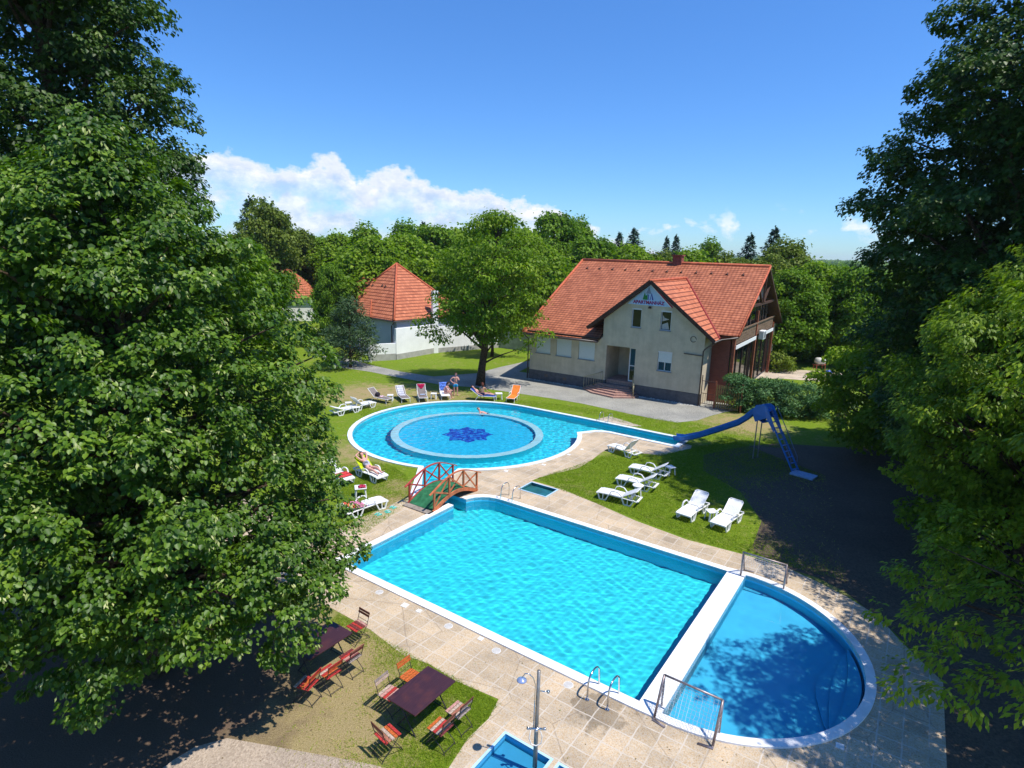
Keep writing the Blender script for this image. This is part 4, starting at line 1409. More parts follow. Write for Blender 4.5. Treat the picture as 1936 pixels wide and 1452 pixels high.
plaster = simple('beige_render', (0.60, 0.51, 0.37), 0.85, 0.2, var=0.10, scale=1.3, bump=0.25, bscale=60)
_nt = plaster.node_tree
_b = _nt.nodes['Principled BSDF']
_src = _b.inputs['Base Color'].links[0].from_socket
_t = N(_nt, 'ShaderNodeTexCoord')
_m = N(_nt, 'ShaderNodeMapping', Vector=_t.outputs['Object'])
_m.inputs['Scale'].default_value = (2.6, 2.6, 0.25)
_n = N(_nt, 'ShaderNodeTexNoise', Scale=1.0, Detail=6.0, Roughness=0.7, Vector=_m.outputs[0])
_nt.links.new(mixc_(_nt, 1.0, _src, ramp(_nt, _n.outputs['Fac'], [(0.3, (0.90, 0.89, 0.87)), (0.55, (1, 1, 1)), (0.75, (1.06, 1.05, 1.03))]), 'MULTIPLY'), _b.inputs['Base Color'])
plinthm = simple('grey_plinth', (0.125, 0.12, 0.125), 0.85, 0.2, var=0.2, scale=3, bump=0.3)
tiles_m = roof_tiles('clay_tiles', (0.24, 0.068, 0.030), (0.51, 0.175, 0.085))
tiles_b = roof_tiles('clay_tiles_flat', (0.32, 0.088, 0.040), (0.60, 0.205, 0.10), 1.35)
ridge_m = simple('ridge_clay', (0.52, 0.125, 0.055), 0.7, 0.3, var=.25, scale=4)
woodd = simple('dark_brown_wood', (0.075, 0.035, 0.022), 0.7, 0.3, var=.35, scale=6)
woodr = simple('red_brown_wood', (0.34, 0.10, 0.05), 0.65, 0.3, var=.25, scale=6)
woodp = simple('weathered_plank', (0.20, 0.13, 0.085), 0.8, 0.2, var=.4, scale=5)
gutter = simple('gutter_brown', (0.07, 0.05, 0.045), 0.4, 0.5, var=.1)
shutter = simple('shutter_white', (0.66, 0.70, 0.68), 0.5, 0.4, var=.05, scale=20)
framew = simple('frame_white', (0.66, 0.66, 0.66), 0.4, 0.4, var=.04)
whitep = simple('white_board', (0.80, 0.80, 0.80), 0.5, 0.3, var=.04)
stonep = simple('pink_step_stone', (0.42, 0.25, 0.20), 0.75, 0.3, var=.22, scale=7)
brass = simple('pale_brass_rail', (0.52, 0.45, 0.27), 0.35, 0.6, 0.6, var=.1)


def glass_mat(name='window_glass', col=(0.012, 0.014, 0.016)):
    m, nt, b = nm(name)
    b.inputs['Base Color'].default_value = (*col, 1)
    b.inputs['Roughness'].default_value = 0.04
    b.inputs['Specular IOR Level'].default_value = 0.45
    return m


glass = glass_mat()
brickm, nt, b = nm('red_brick')
t = N(nt, 'ShaderNodeTexCoord')
mp = N(nt, 'ShaderNodeMapping', Vector=t.outputs['Object'])
mp.inputs['Rotation'].default_value = (rad(90), 0, 0)
br = N(nt, 'ShaderNodeTexBrick', Scale=1.0, Vector=mp.outputs[0])
for k, v in (('Brick Width', .25), ('Row Height', .075), ('Mortar Size', .008)):
    br.inputs[k].default_value = v
br.inputs['Color1'].default_value = (0.24, 0.055, 0.032, 1)
br.inputs['Color2'].default_value = (0.33, 0.085, 0.045, 1)
br.inputs['Mortar'].default_value = (0.20, 0.11, 0.08, 1)
nt.links.new(br.outputs['Color'], b.inputs['Base Color'])
b.inputs['Roughness'].default_value = 0.85

house = thing('apartment_house', 'beige two storey apartment house with long red tiled roof and lettered gable', 'house', (*HA, 0), HR)
RZ, RN = 9.93, 10.0                 # ridge height and depth


def zr(n):
    return 4.04 + (n + 0.6) * (RZ - 4.04) / (RN + 0.6)


# walls; the entrance is a recess u 6.98-9.35, z 0.95-3.65
W0, W1 = 0.02, 14.45
wz = zr(0.0) - 0.14
gz = lambda u: 8.60 - abs(u - 10.3) * 0.79          # underside of the cross gable
w = MB()
T = 0.3


def wallrect(b_, u0, u1, z0, z1, holes, n0=0.0, n1=T):
    """front wall piece with rectangular openings, built of strips butted end to end"""
    us = sorted({u0, u1, *[h[0] for h in holes], *[h[1] for h in holes]})
    for a, c in zip(us[:-1], us[1:]):
        zs = [(z0, z1)]
        for h in holes:
            if h[0] <= a and h[1] >= c:
                nz = []
                for p, q in zs:
                    if h[2] > p:
                        nz.append((p, min(q, h[2])))
                    if h[3] < q:
                        nz.append((max(p, h[3]), q))
                zs = [z_ for z_ in nz if z_[1] - z_[0] > 1e-3]
        for p, q in zs:
            b_.b2((a, n0, p), (c, n1, q))


H_left = [(0.62, 1.98, 2.33, 3.70), (2.54, 3.92, 2.30, 3.71), (4.57, 5.98, 2.28, 3.70)]
H_low = [(11.12, 12.19, 2.18, 3.66)]
H_up = [(8.86, 9.62, 5.22, 6.66), (11.10, 11.90, 5.20, 6.65)]
REC = (6.98, 9.36, 0.62, 3.64)
wallrect(w, W0, 6.62, 0.86, wz - .02, H_left)
wallrect(w, 6.62, W1, 0.86, 5.0, [REC, *H_low])
# gable triangle with the two upper windows: vertical strips under the rakes
us = sorted({6.62, 7.2, 7.8, 8.4, 8.86, 9.24, 9.62, 10.0, 10.3, 10.7, 11.10, 11.5, 11.90, 12.4, 13.0, 13.6, 14.1, W1})
for a, c in zip(us[:-1], us[1:]):
    za, zc = gz(a), gz(c)
    lo = 5.0
    segs = [(lo, None)]
    for h in H_up:
        if h[0] <= a and h[1] >= c:
            segs = [(lo, h[2]), (h[3], None)]
    for p, q in segs:
        qa, qc = (za, zc) if q is None else (q, q)
        if min(qa, qc) <= p:
            qa, qc = max(qa, p + .001), max(qc, p + .001)
        w.add([(a, 0, p), (c, 0, p), (c, 0, qc), (a, 0, qa), (a, T, p), (c, T, p), (c, T, qc), (a, T, qa)],
              [(0, 1, 2, 3), (5, 4, 7, 6), (3, 2, 6, 7), (4, 0, 3, 7), (1, 5, 6, 2), (0, 4, 5, 1)])
# side walls, back wall, cheek of the cross wing
w.b2((W0, T, 0.86), (W0 + T, 19.0, 4.2))
w.b2((W0 + T, 18.7, 0.86), (15.9, 19.0, 4.5))
w.b2((W1 - .3, T, 0.0), (W1, 2.05, 4.85))
# gable wall at the left end of the roof
w.add([(W0, .4, 4.2), (W0, 18.6, 4.2), (W0, RN, RZ - .2), (W0 + .25, .4, 4.2), (W0 + .25, 18.6, 4.2), (W0 + .25, RN, RZ - .2)], [(0, 1, 2), (3, 5, 4), (0, 2, 5, 3), (1, 4, 5, 2)])
# entrance recess: side walls, back and ceiling
w.b2((6.70, T, 0.62), (6.98, 2.6, 3.64)).b2((9.36, T, .62), (9.6, 2.6, 3.64)).b2((6.70, 2.6, .62), (9.6, 2.8, 3.64)).b2((6.70, T, 3.64), (9.6, 2.8, 3.8))
w.build('wall', plaster, house)
pl = MB()
pl.b2((W0 - .03, -.03, 0), (6.62, T - .02, 0.86)).b2((6.62, -.03, 0), (6.98, T - .02, 0.86)).b2((9.36, -.03, 0), (W1 + .03, T - .02, 0.84)).b2((W0 - .03, T - .02, 0), (W0 + T - .03, 19, .855)).b2((6.98, -.02, 0), (9.36, T - .02, .60))
pl.build('plinth', plinthm, house)
ventm = simple('vent_brown', (0.16, .11, .08), .6)
for u_, z_ in ((1.55, .5), (3.3, .45)):
    MB().b2((u_, -.045, z_ - .12), (u_ + .32, -.034, z_ + .12)).build('cellar_vent', ventm, house)
bw = MB()
bw.b2((W1, 2.05, 0), (15.75, 2.3, 5.0))
bw.build('brick_wall', brickm, house)

# main roof: front slope with the cat slide on the left, back slope
e1 = (1.35, zr(1.35))
fr = [[(-.35, -.6, zr(-.6)), (6.47, -.6, zr(-.6)), (6.47, 1.35, zr(1.35)), (16.38, 1.35, zr(1.35)), (16.42, RN, RZ), (-.42, RN, RZ)],
      [(16.42, 19.8, 4.5), (-.42, 19.8, 4.5), (-.42, RN, RZ), (16.42, RN, RZ)]]
roof = slope(fr, tiles_m, 'roof', house, .16, woodd)
# the cross gable roof, its planes lifted clear of the wall tops
def gzr(u):
    return 8.74 - abs(u - 10.3) * 0.79


def nmeet(z):
    return (z - 4.04) / ((RZ - 4.04) / (RN + 0.6)) - 0.6


ua, ub = 5.50, 15.22
cg = [[(ua, -.55, gzr(ua)), (10.3, -.55, 8.74), (10.3, nmeet(8.74) + .25, 8.74), (ua, nmeet(gzr(ua)) + .25, gzr(ua))],
      [(10.3, -.55, 8.74), (ub, -.55, gzr(ub)), (ub, nmeet(gzr(ub)) + .3, gzr(ub)), (10.3, nmeet(8.74) + .25, 8.74)]]
slope(cg, tiles_b, 'gable_roof', house, .14, woodd)
rb = MB()
for q, p in (((10.3, -.56), (ua - .03, gzr(ua))), ((10.3, -.56), (ub + .03, gzr(ub)))):
    rb.bar((q[0], -.57, 8.70), (p[0], -.57, p[1] - .05), 0.05, 0.26)
rb.build('barge_board', woodd, house)
rg = MB()
rg.tube([(-.45, RN, RZ + .02), (16.45, RN, RZ + .02)], .13, 8).tube([(10.3, -.58, 8.76), (10.3, nmeet(8.74), 8.78)], .12, 8)
rg.tube([(-.43, -.6, zr(-.6) + .03), (-.43, RN, RZ + .02)], .10, 8).tube([(16.42, 1.3, zr(1.3) + .03), (16.44, RN, RZ + .02)], .08, 8)
rg.build('ridge_tiles', ridge_m, house, smooth=True)
vl = MB()
vl.tube([(10.3, nmeet(8.74) + .05, 8.80), (ub, nmeet(gzr(ub)) + .05, gzr(ub) + .03)], .07, 6)
vl.build('valley_strip', simple('valley_red', (0.30, .04, .03), .5), house)
for i in range(12):
    u_ = 0.73 + (14.66 - .73) * i / 11
    vb = MB()
    vb.add([(u_ - .14, 8.55, zr(8.55) + .02), (u_ + .14, 8.55, zr(8.55) + .02), (u_, 8.55, zr(8.55) + .15), (u_, 8.95, zr(8.95) + .03)], [(0, 1, 2), (0, 2, 3), (1, 3, 2)])
    vb.build('vent_tile', woodd, house)
for i in range(3):
    u_ = 11.0
    n_ = 3.3 + i * 1.3
    vb = MB()
    z_ = gzr(u_)
    vb.add([(u_ + .3, n_ - .13, z_ - .22), (u_ + .3, n_ + .13, z_ - .22), (u_ + .28, n_, z_ - .08), (u_ - .1, n_, z_ + .09)], [(0, 1, 2), (0, 2, 3), (1, 3, 2)])
    vb.build('vent_tile', ridge_m, house)
# gutters and downpipes
gt = MB()
gt.tube([(-.4, -.68, zr(-.6) - .12), (6.5, -.68, zr(-.6) - .12)], .075, 8)
gt.build('gutter', gutter, house, smooth=True)
gt = MB()
gt.tube([(ub + .02, -.5, gzr(ub) - .10), (ub + .02, 1.3, gzr(ub) - .10), (16.4, 1.28, zr(1.35) - .1)], .07, 8)
gt.build('gutter', gutter, house, smooth=True)
dp = MB()
dp.tube([(-.25, -.66, 3.92), (-.2, -.5, 3.75), (-.12, -.12, 3.5), (-.10, -.08, 3.2), (-.10, -.08, 0.05)], .05, 8)
dp.build('downpipe', gutter, house, smooth=True)
dp = MB()
dp.tube([(ub, -.45, 4.72), (ub - .1, -.4, 4.62), (14.55, -.1, 4.2), (14.42, -.09, 4.0), (14.42, -.09, .05)], .05, 8)
dp.build('downpipe', gutter, house, smooth=True)
ch = MB()
ch.b2((8.42, 9.7, 9.3), (9.2, 10.4, 10.55)).b2((8.34, 9.62, 10.55), (9.28, 10.48, 10.66))
cho = ch.build('chimney', simple('chimney_brick', (0.26, .07, .045), .8, var=.3, scale=8), roof)
sf = MB()
sf.b2((W0, -.52, wz - .12), (6.5, 0, wz - .02))
sf.build('soffit', woodd, house)


def window(h, shut, name='window', upper=False):
    u0, u1, z0, z1 = h
    fr_ = MB()
    t_ = .06
    n0, n1 = .08, .16
    fr_.b2((u0, n0, z0), (u0 + t_, n1, z1)).b2((u1 - t_, n0, z0), (u1, n1, z1)).b2((u0 + t_, n0, z0), (u1 - t_, n1, z0 + t_)).b2((u0 + t_, n0, z1 - t_), (u1 - t_, n1, z1))
    if not upper and shut < 1:
        fr_.b2(((u0 + u1) / 2 - .03, n0, z0 + t_), ((u0 + u1) / 2 + .03, n1, z1 - t_))
    f = fr_.build(name, framew, house)
    g = MB().b2((u0 + t_, .12, z0 + t_), (u1 - t_, .13, z1 - t_)).build('pane', glass, f)
    if shut > 0:
        s_ = MB()
        zb = z1 - (z1 - z0) * shut
        k = int((z1 - zb) / .05)
        for i in range(k):
            a = zb + (z1 - zb) * i / k
            s_.b2((u0 + .02, .045 if i % 2 else .04, a), (u1 - .02, .07, a + (z1 - zb) / k * .96))
        s_.build('roller_shutter', shutter, f)
    sl = MB().b2((u0 - .05, -.05, z0 - .045), (u1 + .05, .079, z0 - .002))
    sl.build('sill', simple('sill_grey', (.22, .22, .24), .5) if 'sill_grey' not in bpy.data.materials else bpy.data.materials['sill_grey'], f)
    bx = MB().b2((u0, .0, z1 - .10), (u1, .039, z1 - .001))
    bx.build('shutter_box', framew, f)
    return f


for h in H_left:
    window(h, 1.0)
window(H_low[0], .55)['label'] = 'window with its shutter half down'
window(H_up[0], 0.0, upper=True)
wr = window(H_up[1], 0.0, upper=True)
# pale curtain behind the right upper window
cu = MB()
cu.add([(11.2, .118, 5.3), (11.75, .118, 5.3), (11.62, .118, 5.8), (11.2, .118, 5.62)], [(0, 1, 2, 3)])
cu.add([(11.2, .118, 6.3), (11.2, .118, 5.85), (11.7, .118, 6.02), (11.35, .118, 6.12)], [(0, 1, 2, 3)])
cu.build('curtain', simple('curtain_cream', (.5, .46, .42), .8), wr)
# entrance: door in the right half, floor, things in the shade
ef = MB().b2((6.98, .28, .5), (9.36, 2.6, .92)).build('entrance_floor', stonep, house)
dr = MB()
dr.b2((8.70, .5, .93), (8.78, .56, 3.6)).b2((9.28, .5, .93), (9.35, .56, 3.6)).b2((8.78, .5, 2.15), (9.28, .56, 2.22)).b2((8.78, .5, 3.52), (9.28, .56, 3.6)).b2((8.78, .5, .93), (9.28, .56, 1.05))
d_ = dr.build('door', framew, house)
MB().b2((8.78, .52, 1.05), (9.28, .54, 2.15)).b2((8.78, .52, 2.22), (9.28, .54, 3.52)).build('pane', glass, d_)

# steps fanning out from the entrance
sm_ = MB()
S0 = [GPt for GPt in [(5.30, 0.0), (5.35, -.55), (6.6, -1.55), (8.6, -1.95), (9.9, -1.0), (9.9, 0.0)]]
for k in range(5):
    f = 1 - k * 0.17
    cx_ = 8.0
    poly = [(cx_ + (u_ - cx_) * (1 - k * .10), n_ * f if n_ < 0 else -.032) for u_, n_ in S0]
    sm_.prism(poly[::-1] if False else poly, 0.0 if k == 0 else 0.125 * k + .001 * k, 0.125 * (k + 1), bottom=False)
sm_.build('entrance_steps', stonep, house)


def railing(pts, name='handrail'):
    b = MB()
    n = len(pts)
    for i, p in enumerate(pts):
        b.tube([p, (p[0], p[1], p[2] + .92)], .022, 6)
    b.tube([(p[0], p[1], p[2] + .93) for p in pts], .035, 6)
    for i in range(n - 1):
        for f in (0.25, .5, .75):
            q = tuple(pts[i][j] + (pts[i + 1][j] - pts[i][j]) * f for j in range(3))
            b.tube([(q[0], q[1], q[2] + .12), (q[0], q[1], q[2] + .9)], .012, 5)
        b.tube([(*pts[i][:2], pts[i][2] + .14), (*pts[i + 1][:2], pts[i + 1][2] + .14)], .012, 5)
    return b.build(name, brass, house, smooth=True)


railing([(5.45, -.55, .05), (6.2, -.35, .35), (6.85, -.15, .62)])
railing([(9.82, -1.05, .05), (9.55, -.55, .35), (9.35, -.12, .62)])

# small fittings on the front wall
aw = MB().bar((13.05, -.06, 3.70), (14.43, -.06, 3.66), .05, .06)
aw.build('wall_rail', gutter, house)
wr_ = MB()
ang = np.linspace(0, 5.6, 18)
wr_.tube([(13.62 + .2 * math.cos(a), -.04, 4.78 + .2 * math.sin(a)) for a in ang], .02, 5)
wr_.build('wall_ring', gutter, house)
lamp_ = MB().lathe([(0.01, .18), (.1, .14), (.13, .02), (0.02, 0)], 10, (10.25, -.14, 6.72))
lamp_.build('wall_lamp', woodd, house)

# lettered triangular sign
sg = MB()
tri = [(8.45, 6.96), (11.78, 6.93), (10.12, 8.42)]
sg.add([(x, -.045, z) for x, z in tri] + [(x, -.002, z) for x, z in tri], [(0, 1, 2), (5, 4, 3), (0, 3, 4, 1), (1, 4, 5, 2), (2, 5, 3, 0)])
sign = sg.build('sign_board', simple('sign_blue', (0.48, 0.64, 0.86), .5, var=.05), house)
st_ = MB().bar((10.14, -.06, 8.46), (11.84, -.06, 6.90), .012, .06).build('sign_edge', whitep, sign)
MB().bar((10.20, -.062, 8.50), (11.93, -.062, 6.90), .012, .09).build('sign_edge_red', simple('sign_red', (.45, .01, .05), .5), sign)


def text(body, size, loc, mat_, parent, name='lettering', ext=.004, rot=(rad(90), 0, 0), bold=0.0, sx=1.0):
    c = bpy.data.curves.new(name, 'FONT')
    c.body = body
    c.size = size
    c.extrude = ext
    c.offset = bold
    c.align_x = 'CENTER'
    o = bpy.data.objects.new(name, c)
    scene.collection.objects.link(o)
    bpy.context.view_layer.update()
    me = bpy.data.meshes.new_from_object(o)
    bpy.data.objects.remove(o)
    o = bpy.data.objects.new(name, me)
    me.materials.clear()
    me.materials.append(mat_)
    scene.collection.objects.link(o)
    o.location = loc
    o.rotation_euler = rot
    o.scale = (sx, 1, 1)
    o.parent = parent
    return o


blue_l = simple('letter_blue', (.03, .05, .35), .5)
red_l = simple('letter_red', (.50, .02, .04), .5)
text('APARTMANHÁZ', .33, (10.10, -.052, 7.04), blue_l, sign, bold=.016, sx=.98)
text('APARTMANHÁZ', .33, (10.085, -.058, 7.055), red_l, sign, bold=.002, sx=.98)
lg = MB()
y_ = -.06


def poly2(b, pts, y=y_, m=0):
    b.add([(x, y, z) for x, z in pts] + [(x, y + .01, z) for x, z in pts], [tuple(range(len(pts))), tuple(reversed(range(len(pts), 2 * len(pts))))] + [(i, (i + 1) % len(pts), len(pts) + (i + 1) % len(pts), len(pts) + i) for i in range(len(pts))], m)


green_l, grey_l = simple('logo_green', (.02, .22, .04), .5), simple('logo_grey', (.25, .3, .42), .5)
poly2(lg, [(9.62, 7.34), (10.0, 7.34), (9.98, 7.78), (9.85, 7.62), (9.76, 7.9)], m=0)
poly2(lg, [(10.02, 7.34), (10.08, 7.34), (10.08, 7.74), (10.02, 7.74)], m=1)
poly2(lg, [(9.86, 7.80), (10.26, 7.80), (10.06, 8.30)], m=2)
poly2(lg, [(10.16, 7.34), (10.22, 7.34), (10.27, 7.72), (10.36, 7.34), (10.46, 7.34), (10.29, 7.86)], m=1)
lg.build('logo', [green_l, blue_l, grey_l], sign)

# glazed gable end at the right: posts, parapet, beams, glazing, air conditioner
U = 15.95
for n_, z0, z1 in ((2.2, 0, 4.9), (9.6, 0, 6.35), (17.2, 0, 4.8)):
    MB().b2((U - .1, n_ - .12, z0), (U + .1, n_ + .12, z1)).build('gable_post', woodr, house)
pp = MB()
for i in range(5):
    z_ = 4.32 + i * .2
    pp.b2((U - .05, 2.32, z_), (U + .02, 9.48, z_ + .18)).b2((U - .05, 9.72, z_), (U + .02, 17.08, z_ + .18))
pp.build('balcony_parapet', woodp, house)
MB().bar((U + .06, 2.1, 5.35), (U + .06, 17.3, 5.35), .1, .1).build('balcony_rail', woodp, house)
MB().b2((U + .101, 2.35, 4.02), (U + .14, 9.4, 4.30)).b2((U + .101, 10.3, 4.02), (U + .14, 17.0, 4.30)).build('fascia', whitep, house)
bm1 = MB()
bm1.b2((U + .11, 6.6, 6.83), (U + .25, 15.2, 7.03))
bm1.bar((U + .3, 9.6, 7.03), (U + .3, RN, 9.4), .14, .14).bar((U + .2, 9.6, 7.0), (U + .2, 7.9, 8.3), .16, .12).bar((U + .2, 10.4, 7.0), (U + .2, 12.2, 8.3), .16, .12)
bm1.build('gable_beam', woodd, house)
# upper glazing and dark gable infill set back
gi = MB()
gi.add([(U - .32, 2.4, 5.0), (U - .32, 17.6, 5.0), (U - .32, 13.8, 7.2), (U - .32, 6.2, 7.2)], [(0, 1, 2, 3)])
gi.add([(U - .15, 2.3, .3), (U - .15, 17.1, .3), (U - .15, 17.1, 4.3), (U - .15, 2.3, 4.3)], [(0, 1, 2, 3)])
gi.build('gable_glazing', glass, house, fix=False)
gi = MB()
gi.add([(U - .28, 6.2, 7.2), (U - .28, 13.8, 7.2), (U - .28, RN, 9.6)], [(0, 1, 2)])
gi.build('gable_infill', simple('gable_plaster', (.30, .22, .2), .8, var=.2), house, fix=False)
for n_ in (4.2, 5.6, 7.0, 8.2, 10.8, 12.0, 13.2, 14.6):
    mu = MB()
    mu.b2((U - .30, n_ - .05, 5.1), (U - .22, n_ + .05, min(7.15, zr(n_ if n_ < 10 else 20 - n_) - .3)))
    mu.build('mullion', woodp, house)
for n_ in (4.0, 5.8, 7.7, 11.6, 13.4, 15.3):
    MB().b2((U - .14, n_ - .04, .3), (U - .08, n_ + .04, 4.3)).build('mullion', woodd, house)
MB().b2((14.45, 2.35, 0), (15.70, 18.7, .3)).build('slab', plinthm, house)
ac = MB().b2((U + .16, 10.2, 3.95), (U + .55, 11.25, 4.65)).build('air_conditioner', whitep, house, bevel=.02)
MB().lathe([(.24, 0), (.24, .015)], 20).build('fan_grille', simple('grille_grey', (.35, .35, .36), .5), ac)
bpy.data.objects['fan_grille'].location = (U + .555, 10.75, 4.3)
bpy.data.objects['fan_grille'].rotation_euler = (0, rad(90), 0)
ac2 = MB()
for i in range(9):
    ac2.b2((U + .552, 10.28 + i * .1, 4.02), (U + .562, 10.32 + i * .1, 4.58))
ac2.build('grille_slats', bpy.data.materials['grille_grey'], ac)
# pebbles along the foot of the wall, white stones
r = np.random.default_rng(90)
pb = MB()
for k in range(360):
    u_ = r.uniform(0.0, 14.6)
    n_ = -r.uniform(.05, .28) if r.random() < .6 else -r.uniform(.1, .7) * (1 if 12.6 < u_ < 14.3 else .4)
    if 5.2 < u_ < 9.95:
        continue
    s_ = r.uniform(.04, .09)
    p = HA + u_ * HUV + n_ * HNV
    a = r.uniform(0, 6)
    vs_ = [(p[0] + s_ * math.cos(a + i * 1.26) * r.uniform(.7, 1), p[1] + s_ * math.sin(a + i * 1.26) * r.uniform(.7, 1), 0.0) for i in range(5)]
    c_ = (p[0], p[1], s_ * .8)
    pb.add(vs_ + [c_], [(i, (i + 1) % 5, 5) for i in range(5)])
tag(pb.build('pebbles', simple('white_pebbles', (.55, .54, .5), .8, var=.2)), kind='stuff')

# wooden side gate and fence to the right of the house corner
fg = thing('garden_gate', 'open metal frame gate between house corner and wooden fence', 'gate', (*(HA + 14.55 * HUV - .05 * HNV), 0), HR)
g_ = MB()
g_.tube([(0, 0, 0), (0, 0, 2.3)], .035, 6).tube([(.95, 0, 0), (.95, 0, 2.0)], .035, 6)
g_.build('gate_post', simple('rust_pipe', (.12, .06, .04), .7), fg)
g_ = MB()
for z_ in (.25, 1.0, 1.9):
    g_.bar((.03, 0, z_), (.92, 0, z_), .035)
for i in range(5):
    g_.bar((.15 + i * .16, 0, .25), (.15 + i * .16, 0, 1.0), .02)
g_.build('gate_leaf', bpy.data.materials['rust_pipe'], fg)
wf = thing('wooden_fence', 'brown slatted wooden fence between side gate and feathery shrub', 'fence', (*(HA + 15.6 * HUV - .10 * HNV), 0), HR)
g_ = MB()
for i in range(11):
    g_.b2((i * .15, -.012, .1), (i * .15 + .085, .012, 1.75))
g_.build('slat', simple('fence_ochre', (.36, .24, .08), .8, var=.3), wf)
MB().b2((-.05, .013, .3), (1.7, .05, .38)).b2((-.05, .013, 1.4), (1.7, .05, 1.48)).build('rail', woodd, wf)
MB().b2((-.12, -.04, 0), (-.02, .06, 2.0)).b2((1.7, -.04, 0), (1.8, .06, 2.0)).build('post', woodr, wf)

# ---------------------------------------------------------------- white hip roof house and its garden wall
def rp(px_, py_, p0, n_):
    d = ray(px_, py_)
    p0 = np.array(p0, float)
    t_ = ((p0 - np.array([0, 0, CH])) @ n_) / (d @ n_)
    return np.array([0, 0, CH]) + d * t_


white_wall = simple('white_plaster', (0.90, 0.90, 0.89), .8, .2, var=.05, scale=1.0)
shaded_wall = simple('grey_shade_plaster', (0.42, 0.45, 0.50), .8, .2, var=.05, scale=1.0)  # white plaster greyed: the shade under the eaves is put into the colour
conc = simple('pale_concrete', (0.42, 0.41, 0.38), .9, .2, var=.15, scale=2)
K = np.array([*G(745, 606.4, 3.7), 3.7])
Lp = np.array([*G(705, 600, 3.7), 3.7])
e2 = (Lp - K)[:2] / np.linalg.norm((Lp - K)[:2])
e1_ = np.array([e2[1], -e2[0]])
APX = np.array([*G(750, 498.5, 8.9), 8.9])
nl = np.cross(Lp - K, APX - K)
nl /= np.linalg.norm(nl)
hip = thing('hip_roof_house', 'white cottage with pointed red hip roof behind the garden wall', 'house')
mid_r = rp(709, 529, K, nl)
rl_ = rp(673, 526, K, nl)
ll_ = rp(659, 553, K, nl)
lb_ = K + np.array([*(e2 * 14.5), 0])
slope([[K, APX, mid_r, rl_, ll_, lb_]], tiles_b, 'roof', hip, .12, woodd)
dA = APX - K
a_len = float(dA[:2] @ e1_)
Rr = K + np.array([*(e1_ * a_len * 2), 0])
Bk = Rr + np.array([*(e2 * float(dA[:2] @ e2) * 2), 0])
slope([[K, Rr, APX]], tiles_b, 'roof_side', hip, .12, woodd)
bk_ = mid_r + np.array([*(e1_ * 3.8), -3.4])
slope([[Rr, Bk, APX], [mid_r, rl_, rl_ + np.array([*(e1_ * 3.8), -3.4]), bk_]], tiles_b, 'roof_back', hip, .12, woodd)
rg = MB()
for a, c in ((K, APX), (APX, mid_r), (mid_r, rl_), (rl_, ll_), (APX, Rr)):
    rg.tube([a + (0, 0, .03), c + (0, 0, .03)], .11, 6)
# small porch gable on the left slope
pa, pb_, pc = rp(665, 571, K, nl), rp(705, 568, K, nl), rp(705, 601, K, nl)
pf = rp(690, 598, K, nl)
off = -nl if nl[1] > 0 else nl
out = np.array([*(-e1_ * .5), 0.12])
slope([[pf + out, pc + out * .6, pb_ + out * .4, pa + out]], tiles_m, 'porch_roof', hip, .10, woodd)
rg.tube([pb_ + out * .4 + (0, 0, .04), pc + out * .6 + (0, 0, .04)], .06, 6)
rg.build('ridge_tiles', ridge_m, hip, smooth=True)
for px_, py_ in ((686, 538), (705, 540), (723, 540), (729, 542)):
    q = rp(px_, py_, K, nl)
    MB().lathe([(.16, 0), (.02, .2)], 6, tuple(q - np.array([0, 0, .02]))).build('vent_tile', woodd, hip)
wk = K[:2] + (e1_ + e2) * .45
wl_ = MB()


def wallseg(b_, p, q, z0, z1, th=.25):
    p, q = np.array(p), np.array(q)
    d = (q - p) / np.linalg.norm(q - p)
    m_ = (p + q) / 2
    b_.box((m_[0], m_[1], (z0 + z1) / 2), (np.linalg.norm(q - p), th, z1 - z0), rz=math.atan2(d[1], d[0]))


wallseg(wl_, wk + e2 * .13, wk + e2 * 12.5, 0, 3.72)
wallseg(wl_, wk - e2 * .12, wk + e1_ * (a_len * 2 - .9), 0, 3.76)
wl_.build('wall', shaded_wall, hip)
gu = MB().tube([K + (0, 0, -.1), K + np.array([*(e2 * 6), -.1])], .07, 6).tube([K + (0, 0, -.1), K + np.array([*(e1_ * a_len * 2), -.1])], .07, 6)
gu.build('gutter', gutter, hip)
MB().tube([K + (0, 0, -.15), (*(wk - (e1_ + e2) * .2 + e2 * .5), 3.1), (*(wk - (e1_ + e2) * .2 + e2 * .5), .1)], .05, 6).build('downpipe', gutter, hip)

gw = thing('garden_wall', 'bright white garden wall with grey foot in front of the hip roof house', 'wall')
c0, c1, c2 = np.array(G(697, 683)), np.array(G(748, 680)), np.array(G(822, 667))
c3 = np.array(G(1000, 652))
a_ = MB()
wallseg(a_, c0, c1, .62, 1.62, .22)
wallseg(a_, c1, c2, .55, 3.0, .24)
a_.build('wall_panel', white_wall, gw)
a_ = MB()
wallseg(a_, c0, c1, 0, .62, .26)
wallseg(a_, c1, c2, 0, .55, .28)
a_.build('wall_foot', conc, gw)
g2w = thing('garden_wall', 'lower white garden wall behind the ash tree', 'wall')
a_ = MB()
wallseg(a_, c2, c3, .5, 2.7, .2)
a_.build('wall_panel', white_wall, g2w)
a_ = MB()
wallseg(a_, c2, c3, 0, .5, .24)
a_.build('wall_foot', conc, g2w)
a_ = MB()
q = c2 + (c3 - c2) * .0
a_.box((q[0], q[1], 3.2), (.6, .5, 6.4), rz=.5)
tag(a_.build('chimney_pillar', white_wall), 'tall white chimney pillar rising from the garden wall left of the ash', 'chimney')
